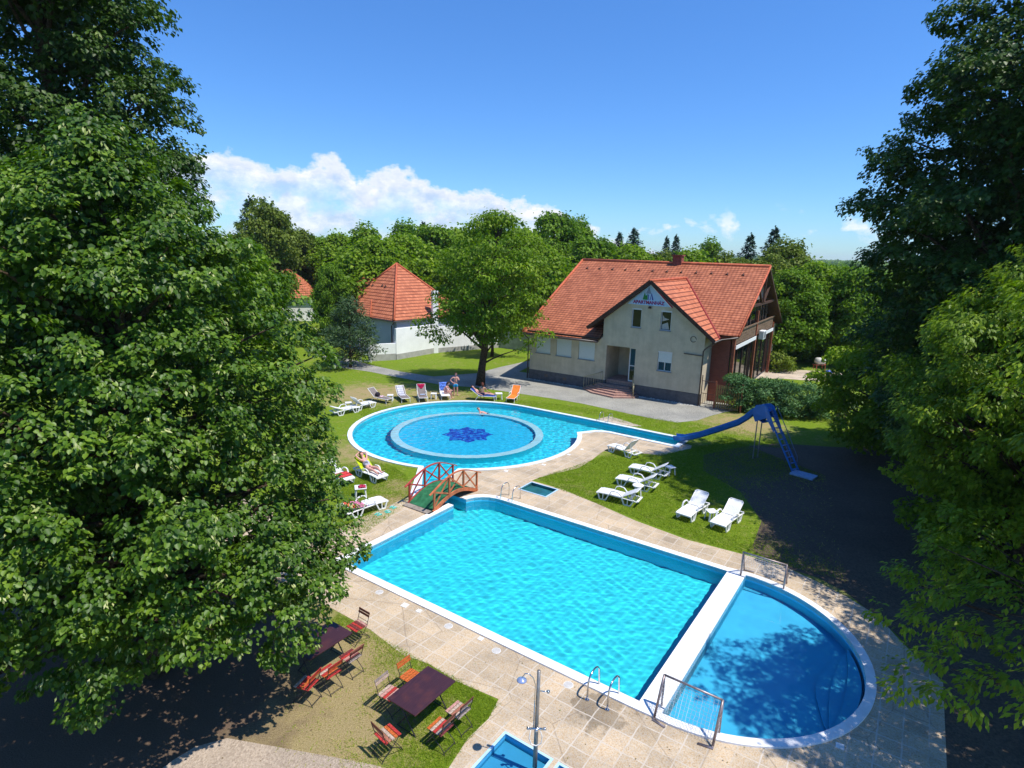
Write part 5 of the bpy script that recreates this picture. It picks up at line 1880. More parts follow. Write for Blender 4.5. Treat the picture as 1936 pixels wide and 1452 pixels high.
# white building with red roof glimpsed behind the ash
wb = thing('white_building', 'long white building with red roof hidden behind the ash tree', 'house', (*G(905, 640), 0), rad(12))
MB().b2((-5, 4, 0), (12.5, 4.3, 4.4)).b2((12.2, 4.3, 0), (12.5, 12, 4.4)).build('wall', white_wall, wb)
slope([[(-5.5, 3.4, 4.2), (9.5, 3.4, 4.2), (9.5, 9, 7.0), (-5.5, 9, 7.0)], [(9.5, 14.6, 4.2), (-5.5, 14.6, 4.2), (-5.5, 9, 7.0), (9.5, 9, 7.0)]], tiles_b, 'roof', wb, .12, woodd)
g3 = thing('garden_wall', 'greenish grey garden wall meeting the left corner of the apartment house', 'wall')
a_ = MB()
wallseg(a_, np.array(G(930, 655)), np.array(G(1030, 668)), 0, 2.4, .2)
a_.build('wall_panel', simple('greenish_wall', (.30, .33, .27), .9, var=.2, scale=1.5), g3)

# white metal gate by the pine
gt_ = thing('garden_gate', 'white metal gate standing open beside the gate pine', 'gate', (*G(691, 686), 0), rad(8))
g_ = MB()
for x in (-.5, .5):
    g_.tube([(x, 0, 0), (x, 0, 2.3)], .05, 6)
g_.tube([(-.5, 0, 2.3), (.5, 0, 2.3)], .05, 6)
g_.build('gate_frame', framew, gt_)
g_ = MB()
for x in (-.40, .40):
    g_.bar((x, .03, .15), (x, .03, 2.1), .06)
for z in (.15, .8, 2.1):
    g_.bar((-.4, .03, z), (.4, .03, z), .06)
g_.build('gate_leaf', simple('pale_blue_metal', (.55, .66, .72), .4), gt_)
g_ = MB()
for i in range(9):
    g_.bar((-.36 + i * .09, .03, .85), (-.36 + i * .09, .03, 2.05), .015)
g_.build('mesh_panel', framew, gt_)

# house at the far left: red roof with a roof window
fh = thing('red_roof_house', 'far left house with red tiled roof and a small roof window', 'house', (*G(548, 560, 3.5), 0), rad(18))
slope([[(-9, -.5, 3.3), (3.9, -.5, 3.3), (1.2, 4.2, 6.2), (-1.6, 4.5, 8.2), (-9, 4.5, 8.2)], [(3.9, -.5, 3.3), (4.4, 9.5, 3.3), (1.2, 4.2, 6.2)]], tiles_b, 'roof', fh, .12, woodd)
MB().b2((-9, 0, 0), (3.4, .3, 3.4)).b2((3.1, .3, 0), (3.4, 9, 3.4)).build('wall', white_wall, fh)
sk = MB()
sk.add([(.6, 1.9, 5.15), (1.3, 1.9, 5.15), (1.3, 2.4, 5.5), (.6, 2.4, 5.5)], [(0, 1, 2, 3)])
sk.build('roof_window', glass, fh)
# ---------------------------------------------------------------- garden furniture
wplast = simple('white_plastic', (0.80, 0.80, 0.79), 0.38, 0.5, var=.04, scale=3)
gmesh = simple('grey_brown_sling', (0.20, 0.17, 0.16), 0.7, 0.2, var=.12, scale=6, bump=.2, bscale=200)
osling = simple('orange_sling', (0.80, 0.22, 0.035), 0.7, 0.2, var=.12, scale=6, bump=.2, bscale=200)
bsling = simple('blue_sling', (0.035, 0.09, 0.42), 0.7, 0.2, var=.15, scale=6, bump=.2, bscale=200)
chrome = simple('steel_tube', (0.62, 0.63, 0.64), 0.16, 0.6, 1.0, var=.08, scale=5)
iron = simple('dark_iron', (0.045, 0.038, 0.035), 0.6, 0.4, .3, var=.3)


def lounger(label, loc, rz, ang=38, group='white plastic sun loungers'):
    t = thing('sun_lounger', label, 'sun lounger', loc, rz, group)
    wd = .31
    b = MB()
    xs = [0.0, .10, .5, .85, 1.13]
    zs = [.30, .335, .355, .335, .33]
    for (xa, za), (xb, zb) in zip(list(zip(xs, zs))[:-1], list(zip(xs, zs))[1:]):
        k = max(1, int((xb - xa) / .12))
        for i in range(k):
            f0, f1 = i / k, (i + .88) / k
            b.add([(xa + (xb - xa) * f, s * (wd - .03), za + (zb - za) * f + dz) for f in (f0, f1) for s in (-1, 1) for dz in (0, -.018)],
                  [(0, 4, 6, 2), (1, 3, 7, 5), (0, 2, 3, 1), (4, 5, 7, 6), (0, 1, 5, 4), (2, 6, 7, 3)])
    b.build('seat', wplast, t)
    b = MB()
    for s in (-1, 1):
        b.tube([(x_, s * wd, z_ - .02) for x_, z_ in zip(xs + [1.5, 1.86], zs + [.31, .29])], .027, 6)
    b.bar((1.86, -wd, .29), (1.86, wd, .29), .09, .04).bar((1.5, -wd, .30), (1.5, wd, .30), .12, .03).bar((0, -wd, .29), (0, wd, .29), .04, .05)
    b.build('frame', wplast, t)
    a = rad(ang)
    L = .78
    bx = lambda d, up_=0: (1.14 + d * math.cos(a) - up_ * math.sin(a), .34 + d * math.sin(a) + up_ * math.cos(a))
    b = MB()
    for i in range(9):
        y0 = -wd + .03 + i * (2 * wd - .06) / 9
        y1 = y0 + (2 * wd - .06) / 9 * .9
        q0, q1, q2 = bx(0), bx(L * .55, .02), bx(L - (.05 if i in (0, 8) else 0))
        for p, q in ((q0, q1), (q1, q2)):
            b.plate([(p[0], y0, p[1]), (q[0], y0, q[1]), (q[0], y1, q[1]), (p[0], y1, p[1])], .02)
    q = bx(L)
    b.tube([(bx(0)[0], -wd + .02, bx(0)[1]), (bx(L - .06)[0], -wd + .02, bx(L - .06)[1]), (q[0], -wd + .07, q[1]), (q[0], wd - .07, q[1]), (bx(L - .06)[0], wd - .02, bx(L - .06)[1]), (bx(0)[0], wd - .02, bx(0)[1])], .022, 6)
    b.build('backrest', wplast, t)
    if ang > 15:
        b = MB()
        for s in (-1, 1):
            m_ = bx(L * .55)
            b.tube([(m_[0], s * .22, m_[1]), (1.62, s * .22, .31)], .014, 5)
        b.build('back_strut', wplast, t)
    for s in (-1, 1):
        for x0, x1, x2, x3 in ((.06, .16, .42, .56), (1.16, 1.28, 1.56, 1.70)):
            b = MB()
            b.bar((x0, s * wd, .31), (x1, s * wd, .015), .05, .05).bar((x1 - .01, s * wd, .022), (x2 + .01, s * wd, .022), .05, .045).bar((x2, s * wd, .015), (x3, s * wd, .31), .05, .05)
            b.bar(((x0 + x3) / 2, s * wd, .31), ((x1 + x2) / 2, s * wd, .02), .035, .035)
            b.build('leg', wplast, t)
        b = MB()
        pts = [(.60, s * (wd + .02), .33), (.68, s * (wd + .03), .50), (.82, s * (wd + .03), .545), (1.02, s * (wd + .03), .52), (1.18, s * (wd + .02), .36)]
        for p, q in zip(pts[:-1], pts[1:]):
            b.bar(p, q, .055, .03)
        b.build('armrest', wplast, t)
    return t


def sling(label, loc, rz, fab, ang=40, arms=True, group='fabric sun loungers by the round pool', frame=None, flat=False):
    t = thing('sun_lounger', label, 'sun lounger', loc, rz, group)
    fm = frame or wplast
    wd = .30
    a = rad(ang)
    b = MB()
    for s in (-1, 1):
        b.tube([(0, s * wd, .33), (1.15, s * wd, .35), (1.15 + .8 * math.cos(a), s * wd, .35 + .8 * math.sin(a))], .016, 6)
    b.tube([(0, -wd, .33), (0, wd, .33)], .016, 6).tube([(1.15 + .8 * math.cos(a), -wd, .35 + .8 * math.sin(a)), (1.15 + .8 * math.cos(a), wd, .35 + .8 * math.sin(a))], .016, 6)
    b.build('frame', fm, t)
    pl_ = MB().plate([(0.02, -wd, .335), (1.14, -wd, .352), (1.14, wd, .352), (0.02, wd, .335)], .006).build('seat', fab, t)
    MB().plate([(1.16, -wd, .36), (1.15 + .78 * math.cos(a), -wd, .35 + .79 * math.sin(a)), (1.15 + .78 * math.cos(a), wd, .35 + .79 * math.sin(a)), (1.16, wd, .36)], .006).build('backrest', fab, t)
    for s in (-1, 1):
        MB().tube([(.12, s * wd, .33), (.05, s * wd, .01)], .016, 6).build('leg', fm, t)
        MB().tube([(1.2, s * wd, .36), (1.45, s * wd, .01)], .016, 6).build('leg', fm, t)
        if arms:
            MB().tube([(.72, s * wd, .01), (.80, s * (wd + .02), .55), (1.25, s * (wd + .02), .58)], .02, 6).build('armrest', fm, t)
    return t


def table_small(label, loc, rz=0.0, sz=.42, h=.40, group='small white side tables'):
    t = thing('side_table', label, 'side table', loc, rz, group)
    MB().box((0, 0, h), (sz, sz, .035)).build('table_top', wplast, t, bevel=.02)
    for sx in (-1, 1):
        for sy in (-1, 1):
            MB().bar((sx * sz * .36, sy * sz * .36, h - .015), (sx * sz * .44, sy * sz * .44, 0), .055, .04).build('leg', wplast, t)
    return t


def by_legs(pa_, pb2, side):
    """lounger whose near foot leg and near rear leg stand at two points of the ground"""
    A, B = np.array(G(*pa_)), np.array(G(*pb2))
    d = (B - A) / np.linalg.norm(B - A)
    nrm = np.array([-d[1], d[0]])
    m_ = (A + B) / 2
    o = m_ - d * .86 - nrm * side * .31
    return (float(o[0]), float(o[1]), 0), math.atan2(d[1], d[0])


def by_ends(pf_, ph_):
    A, B = np.array(G(*pf_)), np.array(G(*ph_))
    d = (B - A) / np.linalg.norm(B - A)
    return (float(A[0]), float(A[1]), 0), math.atan2(d[1], d[0])


lounger('white lounger with upright back on the lawn beside the side channel', *by_legs((1154.6, 854.6), (1187.7, 865.7), -1), ang=52)
lounger('white lounger nearest the small table in the shade of the right trees', *by_legs((1197, 896.5), (1241.7, 907), -1), ang=34)
lounger('middle white lounger in the row of three on the right lawn', *by_legs((1171, 918), (1221.3, 930), -1), ang=34)
lounger('white lounger nearest the camera in the row of three, by a round topped table', *by_legs((1137.6, 945), (1187, 957), -1), ang=30)


def by_foot(pl_, pr_):
    A, B = np.array(G(*pl_)), np.array(G(*pr_))
    lat = (B - A) / np.linalg.norm(B - A)
    d = np.array([-lat[1], lat[0]])
    o = (A + B) / 2 - d * .1
    return (float(o[0]), float(o[1]), 0), math.atan2(d[1], d[0])


lounger('sunlit white lounger facing the camera, left of the small table', *by_foot((1276, 979), (1309, 990)), ang=36)
lounger('white lounger facing the camera, half in dappled shade', *by_foot((1342, 997.5), (1373, 1008)), ang=36)
table_small('small square white table between the two loungers facing the camera', (*G(1344, 983), 0), .2)
table_small('small white table at the edge of the shade behind the row of loungers', (*G(1266, 897), 0), .4)
rt_ = thing('side_table', 'round topped white table behind the nearest lounger of the row', 'side table', (*G(1205, 936), 0), 0, 'small white side tables')
MB().lathe([(0, .50), (.22, .50), (.25, .485), (.25, .45), (0, .45)], 20).build('table_top', wplast, rt_, smooth=False)
for k in range(4):
    a = .6 + k * 1.571
    MB().bar((.14 * math.cos(a), .14 * math.sin(a), .46), (.2 * math.cos(a), .2 * math.sin(a), 0), .045).build('leg', wplast, rt_)
# left of the round pool
lounger('white lounger at the left rim of the round pool', *by_legs((701.5, 771.5), (682.8, 775.8), 1), ang=46)
lounger('white lounger half hidden by linden leaves, left of the round pool', *by_legs((667, 781.4), (652, 784.5), 1), ang=20)
table_small('low white table between the two loungers at the leafy left edge', (*G(659, 772), 0), .3)
g1 = by_ends((737, 763), (706, 757))
sling('grey fabric lounger with a dark bag on its back', *g1, gmesh, 42, False)
g2s = by_ends((768, 762), (755, 751))
sling('grey fabric lounger covered by a white towel', *g2s, gmesh, 42, False)
g3s = by_ends((801, 761), (796, 751))
sling('grey fabric lounger with dark red towel over its head end', *g3s, gmesh, 52)
table_small('white side table between the bag lounger and the towel lounger', (*G(738, 757), 0), .1)
table_small('white side table between the dark red and the blue towel loungers', (*G(820, 754), 0), .0)
b1s = by_ends((843, 757), (838, 747))
sling('lounger with blue towel on which a woman sits sideways', *b1s, wplast, 50)
b2s = by_ends((937, 757), (893, 755))
sling('blue fabric lounger with a person lying and another sitting on it', *b2s, bsling, 36, False)
table_small('cream side table at the foot of the blue lounger', (*G(943, 755), 0), .1, .5, .45)
o1s = by_ends((964, 762), (977, 752))
sling('empty orange fabric lounger facing the pool', *o1s, osling, 52)
# lawn left of the bridge
w1 = by_ends((724, 913), (694, 900))
lounger('white lounger with lime towel under a sunbathing woman', *w1, ang=40)
lounger('white lounger with pink towel near the bridge, head among the leaves', *by_legs((717, 965), (682.4, 976.3), 1), ang=12)
lounger('white lounger with red towel almost hidden behind the linden', *by_ends((660, 918), (636, 905)), ang=30)
table_small('white side table draped with a red cloth beside the pink towel lounger', (*G(682, 938), 0), .3, .5, .42)


def towel(name, label, loc, rz, quads, mat_, cat='towel', parentless=True):
    """cloth laid over a shape: strip of 3-D rows"""
    r = np.random.default_rng(len(label))
    b = MB()
    n = len(quads)
    rows = []
    for (x, z, w0, w1) in quads:
        rows.append([(x + r.normal(0, .01), y, z + r.uniform(0, .014)) for y in np.linspace(w0, w1, 7)])
    for i in range(n - 1):
        for k in range(6):
            b.plate([rows[i][k], rows[i + 1][k], rows[i + 1][k + 1], rows[i][k + 1]], .006)
    o = b.build(name, mat_, smooth=True, fix=False)
    o.location = loc
    o.rotation_euler = (0, 0, rz)
    return tag(o, label, cat)


def back(ang, d, up_=.012, x0=1.15, z0=.36):
    a = rad(ang)
    return (x0 + d * math.cos(a) - up_ * math.sin(a), z0 + d * math.sin(a) + up_ * math.cos(a))


cloth = lambda n, c, v=.12: simple(n, c, .9, .1, var=v, scale=9, bump=.3, bscale=60)
towel('towel', 'white towel spread over a grey fabric lounger', *g2s, [(*back(42, d), -.2, .24) for d in (.75, .6, .4, .2, .03)] + [(.95, .365, -.2, .22), (.75, .362, -.18, .2)], cloth('towel_white', (.62, .62, .68), .25))
towel('towel', 'dark red towel hung over the head of a grey lounger', *g3s, [(*back(52, .4), -.06, .06), (*back(52, .55), -.18, .18), (*back(52, .78, .02), -.3, .3), (back(52, .8)[0] + .03, back(52, .8)[1] - .03, -.3, .3), (back(52, .62, -.03)[0], back(52, .62, -.03)[1], -.28, .28)], cloth('towel_crimson', (.36, .01, .06)))
towel('folded_towel', 'folded pale blue towel on the seat of the dark red towel lounger', *g3s, [(.95, .39, -.2, .15), (.85, .40, -.2, .16), (.72, .385, -.18, .15)], cloth('towel_pale_blue', (.45, .55, .75), .3))
towel('towel', 'blue patterned towel over the back of the lounger with the seated woman', *b1s, [(*back(50, d), -.30, .30) for d in (.1, .35, .6, .80)] + [(back(50, .8)[0] + .05, back(50, .8)[1] - .05, -.3, .3)], cloth('towel_blue', (.10, .20, .62), .5))
towel('towel', 'blue towel crumpled on the head end of the blue lounger', *b2s, [(*back(36, d, .03), -.26, .28) for d in (.1, .35, .6, .80)], cloth('towel_deep_blue', (.05, .12, .60), .5))
towel('towel', 'lime yellow towel under the sunbathing woman', *w1, [(*back(40, d, .03, 1.14, .34), -.33, .33) for d in (.0, .3, .55, .80)] + [(1.78, .80, -.3, .3)], cloth('towel_lime', (.55, .68, .02)))
pl2 = by_legs((717, 965), (682.4, 976.3), 1)
towel('towel', 'pink towel draped over the lounger near the bridge', *pl2, [(.98, .20, -.36, .1), (1.0, .39, -.34, .33), (1.2, .41, -.36, .36), (1.42, .44, -.37, .36), (1.5, .40, -.4, .3)], cloth('towel_pink', (.80, .25, .42), .3))
towel('towel', 'red and orange towel hanging from the pink towel lounger', *pl2, [(1.45, .47, -.32, .38), (1.6, .50, -.36, .38), (1.74, .46, -.38, .3), (1.78, .3, -.38, .2)], cloth('towel_coral', (.75, .13, .07), .3))
towel('towel', 'red towel on the lounger almost hidden behind the linden', *by_ends((660, 918), (636, 905)), [(.2, .38, -.3, .3), (.5, .40, -.3, .3), (.8, .385, -.3, .3)], cloth('towel_red', (.62, .06, .06), .3))
towel('cloth', 'crimson cloth bundled on the white side table', (*G(682, 938), 0), .3, [(-.1, .44, -.2, .1), (.05, .50, -.22, .12), (.2, .47, -.2, .1), (.27, .36, -.2, .1)], cloth('cloth_crimson', (.50, .04, .09), .4), 'cloth')
bb = MB()
bb.lathe([(0, 0), (.14, .01), (.18, .1), (.17, .2), (.1, .28), (.03, .3), (0, .3)], 12)
o = bb.build('beach_bag', cloth('bag_black', (.03, .025, .035)), smooth=True)
dd = np.array([math.cos(g1[1]), math.sin(g1[1])])
o.location = (g1[0][0] + dd[0] * 1.1, g1[0][1] + dd[1] * 1.1, .37)
tag(o, 'dark round bag lying on a grey fabric lounger', 'bag')
towel('folded_towel', 'pinkish folded towel on the seat below the dark bag', *g1, [(1.0, .37, -.25, .1), (.85, .41, -.25, .12), (.7, .37, -.22, .1)], cloth('towel_rose', (.66, .45, .50), .3))


# flip flops on the grass by the bridge
def flipflops(label, px_, rz, c):
    t = thing('flip_flops', label, 'flip flops', (*G(*px_), 0), rz, 'flip flops on the grass')
    for s in (-1, 1):
        b = MB()
        pts = [(.135 * math.cos(a) * 1.0, s * .075 + .048 * math.sin(a) * (1.1 if math.cos(a) > 0 else .8)) for a in np.linspace(0, 2 * math.pi, 14, endpoint=False)]
        b.prism(pts, .005, .028)
        p = b.build('sole', c, t)
        MB().tube([(-.01, s * .075 - .045, .03), (.03, s * .075 - .02, .06), (.085, s * .075, .032)], .009, 5).tube([(-.01, s * .075 + .045, .03), (.03, s * .075 + .02, .06), (.085, s * .075, .032)], .009, 5).build('strap', simple('strap_white' + str(s) + str(px_[0]), (.6, .75, .72), .5), p)
    return t


teal = simple('teal_rubber', (.02, .48, .42), .6)
flipflops('turquoise flip flops closest to the pink towel lounger', (715, 973), .9, teal)
flipflops('turquoise flip flops a step nearer the bridge, left pair', (733, 968), .5, teal)
flipflops('turquoise flip flops nearest the bridge foot, with darker straps', (743, 960), 1.0, teal)

# ---------------------------------------------------------------- beer garden tables and folding chairs
tabm, nt, b = nm('dark_table_lacquer')
t = N(nt, 'ShaderNodeTexCoord')
n1 = N(nt, 'ShaderNodeTexNoise', Scale=3.0, Detail=6.0, Vector=t.outputs['Object'])
n2 = N(nt, 'ShaderNodeTexNoise', Scale=55.0, Detail=2.0, Vector=t.outputs['Object'])
mp = N(nt, 'ShaderNodeMapping', Vector=t.outputs['Object'])
mp.inputs['Scale'].default_value = (60, 3, 60)
n3 = N(nt, 'ShaderNodeTexNoise', Scale=1.0, Detail=4.0, Vector=mp.outputs[0])
c = ramp(nt, n3.outputs['Fac'], [(.3, (.030, .010, .014)), (.7, (.065, .022, .026))])
c = mixc_(nt, ramp(nt, n1.outputs['Fac'], [(.5, 0), (.7, .45)]), c, (.13, .035, .02))
c = mixc_(nt, ramp(nt, n2.outputs['Fac'], [(.74, 0), (.78, .6)]), c, (.45, .40, .38))
nt.links.new(c, b.inputs['Base Color'])
b.inputs['Roughness'].default_value = .38
SL = {k: simple('slat_' + k, c_, .7, .25, var=.35, scale=22, bump=.2) for k, c_ in dict(
    red=(.42, .035, .03), dark=(.17, .035, .035), pale=(.46, .34, .27), pink=(.50, .26, .22), orange=(.50, .115, .025), brown=(.15, .05, .03), grey=(.30, .24, .21), worn=(.36, .14, .09)).items()}


def garden_table(label, uv, rz_extra=0.0):
    x, y = PF(*uv)
    t = thing('garden_table', label, 'table', (x, y, 0), PA + rz_extra, 'dark garden tables')
    MB().b2((-.435, -.67, .725), (.435, .67, .752)).build('table_top', tabm, t, bevel=.004)
    for s in (-1, 1):
        b_ = MB()
        b_.tube([(-.3, s * .5, 0), (.26, s * .5, .72)], .016, 6).tube([(.3, s * .52, 0), (-.26, s * .52, .72)], .016, 6).tube([(-.3, s * .51, .02), (.3, s * .51, .02)], .01, 5)
        b_.build('leg', iron, t)
    MB().b2((-.38, -.5, .69), (-.34, .5, .724)).b2((.34, -.5, .69), (.38, .5, .724)).build('apron', woodd, t)
    return t


def folding_chair(label, uv, face, cols, backc, group='folding slat chairs round the tables', tilt=0.0):
    """face: heading of the sitter in the pool frame, degrees"""
    x, y = PF(*uv)
    t = thing('folding_chair', label, 'chair', (x, y, 0), PA + rad(face), group)
    for i in range(5):
        xa = -.20 + i * .085
        b_ = MB().b2((xa, -.21, .445), (xa + .07, .21, .462))
        o_ = b_.build('seat_slat', SL[cols[i % len(cols)]], t, bevel=.003)
    for i in range(2):
        z = .70 + i * .075
        xb = -.235 - i * .02
        MB().box((xb, 0, z), (.016, .44, .06), ax=[(1, 0, .2), (0, 1, 0), (-.2, 0, 1)]).build('back_slat', SL[backc[i % len(backc)]], t, bevel=.003)
    for s in (-1, 1):
        MB().tube([(-.27, s * .195, .80), (-.235, s * .195, .66), (-.17, s * .195, .45), (-.02, s * .195, .26), (.2, s * .195, .10), (.26, s * .195, 0)], .0095, 5).build('leg', iron, t)
        MB().tube([(.20, s * .18, .44), (0.02, s * .18, .27), (-.2, s * .18, .12), (-.28, s * .18, 0)], .0095, 5).build('leg', iron, t)
    b_ = MB().tube([(.235, -.195, .06), (.235, .195, .06)], .008, 5).tube([(-.26, -.18, .06), (-.26, .18, .06)], .008, 5).tube([(-.2, -.19, .55), (-.2, .19, .55)], .007, 5)
    b_.build('stretcher', iron, t)
    return t


garden_table('dark lacquered garden table standing in full sun', (-3.98, -3.18))
garden_table('dark garden table half hidden under the linden leaves', (-7.28, -3.42))
folding_chair('orange slatted chair pushed under the sunlit table', (-4.75, -2.75), 0, ['orange'], ['orange', 'orange'])
folding_chair('pale backed chair with pinkish seat left of the sunlit table', (-4.75, -3.45), 3, ['pale', 'pink', 'red', 'pink', 'red'], ['pale', 'grey'])
folding_chair('chair with red and worn slats at the near end of the sunlit table', (-3.90, -4.33), 82, ['red', 'worn', 'pale', 'orange', 'red'], ['worn', 'brown'])
folding_chair('worn pinkish chair right of the table, nearer the foot bath', (-3.13, -3.50), 180, ['dark', 'grey', 'red', 'pale', 'orange'], ['worn', 'brown'])
folding_chair('worn grey chair right of the table, nearer the pool', (-3.13, -2.90), 178, ['grey', 'pale', 'worn', 'pale', 'pink'], ['grey', 'brown'])
folding_chair('dark red chair at the pool end of the shaded table', (-7.32, -2.20), -92, ['pink', 'dark', 'red', 'dark', 'red'], ['brown', 'brown'])
folding_chair('bright red chair beside the shaded table, farther from the pool', (-6.45, -3.83), 180, ['red', 'orange', 'red', 'pale', 'red'], ['orange', 'red'])
folding_chair('dark pink chair beside the shaded table, nearer the pool', (-6.48, -3.14), 180, ['grey', 'dark', 'pink', 'red', 'dark'], ['dark', 'worn'])
folding_chair('red chair pulled back at the shadow edge of the linden', (-6.55, -4.40), 196, ['red', 'red', 'orange', 'red', 'pale'], ['orange', 'red'])

# ---------------------------------------------------------------- bridge
bx0, bx1, by0, by1 = -12.62, -11.22, 5.15, 8.08
bridge = thing('footbridge', 'small arched red footbridge with green carpet over the channel', 'bridge', (*PF(bx0, by0), 0), PA)
BL, BW = by1 - by0, bx1 - bx0


def bz(f):
    return .06 + .44 * math.sin(math.pi * min(max(f, 0), 1))


carpet = simple('green_carpet', (.035, .16, .075), .95, .05, var=.3, scale=5, bump=.4, bscale=120)
redp = simple('red_paint', (.42, .06, .045), .55, .35, var=.25, scale=6)
orgp = simple('orange_red_paint', (.52, .145, .055), .55, .35, var=.25, scale=6)
b = MB()
K_ = 14
for i in range(K_):
    f0, f1 = i / K_, (i + 1) / K_
    b.plate([(0.03, BL * f0, bz(f0)), (BW - .03, BL * f0, bz(f0)), (BW - .03, BL * f1, bz(f1)), (.03, BL * f1, bz(f1))], .05)
b.build('deck', carpet, bridge)
for s, mt in ((0, redp), (BW, orgp)):
    b = MB()
    for i in range(K_):
        f0, f1 = i / K_, (i + 1) / K_
        b.bar((s, BL * f0, bz(f0) - .05), (s, BL * f1, bz(f1) - .05), .055, .15)
    b.build('beam', mt, bridge)
    rail_ = thing('x', None, None)
    bpy.data.objects.remove(rail_)
    hr = MB()
    hp = [(s, BL * f, bz(f) + .84) for f in np.linspace(-.07, 1.07, 18)]
    hp = [(x, y, z if 0 < y < BL else z - .10 * abs((y if y < 0 else y - BL)) * 4) for x, y, z in hp]
    for p, q in zip(hp[:-1], hp[1:]):
        hr.bar(p, q, .085, .04)
    h_ = hr.build('handrail', mt, bridge)
    fs_ = [0.02, .34, .66, .98]
    for f in fs_:
        MB().box((s, BL * f, bz(f) + .37), (.07, .07, .95)).build('railing_post', mt, h_)
    for fa, fb in zip(fs_[:-1], fs_[1:]):
        MB().bar((s - .02, BL * fa, bz(fa) + .06), (s - .02, BL * fb, bz(fb) + .78), .025, .065).bar((s + .02, BL * fa, bz(fa) + .78), (s + .02, BL * fb, bz(fb) + .06), .025, .065).build('cross_brace', mt, h_)
mt_ = MB().b2((-.05, -.32, .008), (BW + .05, -.01, .05)).build('ramp_board', simple('grey_plank', (.28, .24, .20), .9, .1, var=.3), bridge)

# ---------------------------------------------------------------- slide
slide_b = simple('slide_blue', (.02, .17, .50), .35, .5, var=.12, scale=3)
slide = thing('water_slide', 'blue water slide running down into the side channel', 'slide')


def P3(u, v, z):
    x, y = PF(u, v)
    return np.array([x, y, z])


path = [P3(-6.75, 21.0, .16), P3(-6.2, 21.0, .22), P3(-5.3, 20.98, .60), P3(-4.2, 20.96, 1.20), P3(-3.3, 20.95, 1.72), P3(-2.85, 20.94, 2.12), P3(-2.45, 20.92, 2.58), P3(-2.15, 20.9, 2.76), P3(-1.9, 20.88, 2.80)]
b = MB()
prof = [(-.27, .26), (-.24, .05), (-.16, -.02), (0, -.04), (.16, -.02), (.24, .05), (.27, .26)]
rows = []
for i, p in enumerate(path):
    d = path[min(i + 1, len(path) - 1)] - path[max(i - 1, 0)]
    s = np.cross(d / np.linalg.norm(d), (0, 0, 1.0))
    s /= np.linalg.norm(s)
    upn = np.cross(s, d / np.linalg.norm(d))
    rows.append([p + s * a_ + upn * z_ for a_, z_ in prof] + [p + s * a_ * 1.06 + upn * (z_ - .03) for a_, z_ in reversed(prof)])
n_ = len(rows[0])
for i in range(len(rows) - 1):
    for k in range(n_):
        k2 = (k + 1) % n_
        b.add([rows[i][k], rows[i + 1][k], rows[i + 1][k2], rows[i][k2]], [(0, 1, 2, 3)])
b.build('chute', slide_b, slide, smooth=True)
top_, bot_ = P3(-1.75, 20.8, 2.72), P3(-.05, 20.05, .02)
ld = (bot_ - top_) / np.linalg.norm(bot_ - top_)
sd = np.cross(ld, (0, 0, 1.0))
sd /= np.linalg.norm(sd)
hd_ = MB()
for s in (-1, 1):
    o = sd * s * .27
    hd_.plate([P3(-2.5, 20.9, 2.55) + o, P3(-2.35, 20.9, 3.0) + o, P3(-1.95, 20.85, 3.12) + o, top_ + o + (0, 0, .30), top_ + ld * .95 + o + (0, 0, .12), top_ + ld * .95 + o - (0, 0, .18), top_ + o - (0, 0, .3), P3(-2.3, 20.9, 2.1) + o], .03)
hd_.plate([P3(-2.35, 20.9, 2.3) + sd * .27, P3(-2.35, 20.9, 2.3) - sd * .27, P3(-1.9, 20.85, 2.1) - sd * .27, P3(-1.9, 20.85, 2.1) + sd * .27], .03)
hd_.build('side_guard', slide_b, slide, bevel=.01)
MB().bar(P3(-2.2, 20.9, 2.78), P3(-1.7, 20.8, 2.78), .5, .04).build('platform', slide_b, slide)
for s in (-1, 1):
    MB().bar(top_ + sd * s * .24, bot_ + sd * s * .24, .05, .08).build('ladder_rail', slide_b, slide)
    MB().tube([top_ + sd * s * .27 + (0, 0, .25), top_ + sd * s * .27 + ld * .3 + (0, 0, .55), top_ + sd * s * .27 + ld * 1.6 + (0, 0, .5), top_ + sd * s * .27 + ld * 2.9 + (0, 0, .4), top_ + sd * s * .25 + ld * 3.0], .02, 6).build('handrail', simple('rail_blue_grey', (.12, .16, .28), .5), slide, smooth=True)
for i in range(10):
    q = top_ + (bot_ - top_) * ((i + .7) / 10.2)
    MB().box(q, (.09, .48, .025), ax=[ld * np.array([1, 1, 0]) / np.linalg.norm(ld[:2]), sd, (0, 0, 1)]).build('rung', slide_b, slide)
for s in (-.2, .2):
    q = P3(-2.25, 20.95, 0) + sd * s
    MB().tube([q, q + (0, 0, 2.4)], .03, 8).build('support_leg', simple('pole_grey' + str(s), (.3, .3, .3), .5, .5, .5), slide)
tag(MB().box(P3(.35, 19.75, .05), (1.1, .7, .1), rz=PA - .2).build('base_slab', simple('slab_blue', (.30, .42, .60), .8, .2, var=.15)), 'pale blue slab at the foot of the slide ladder', 'slab')


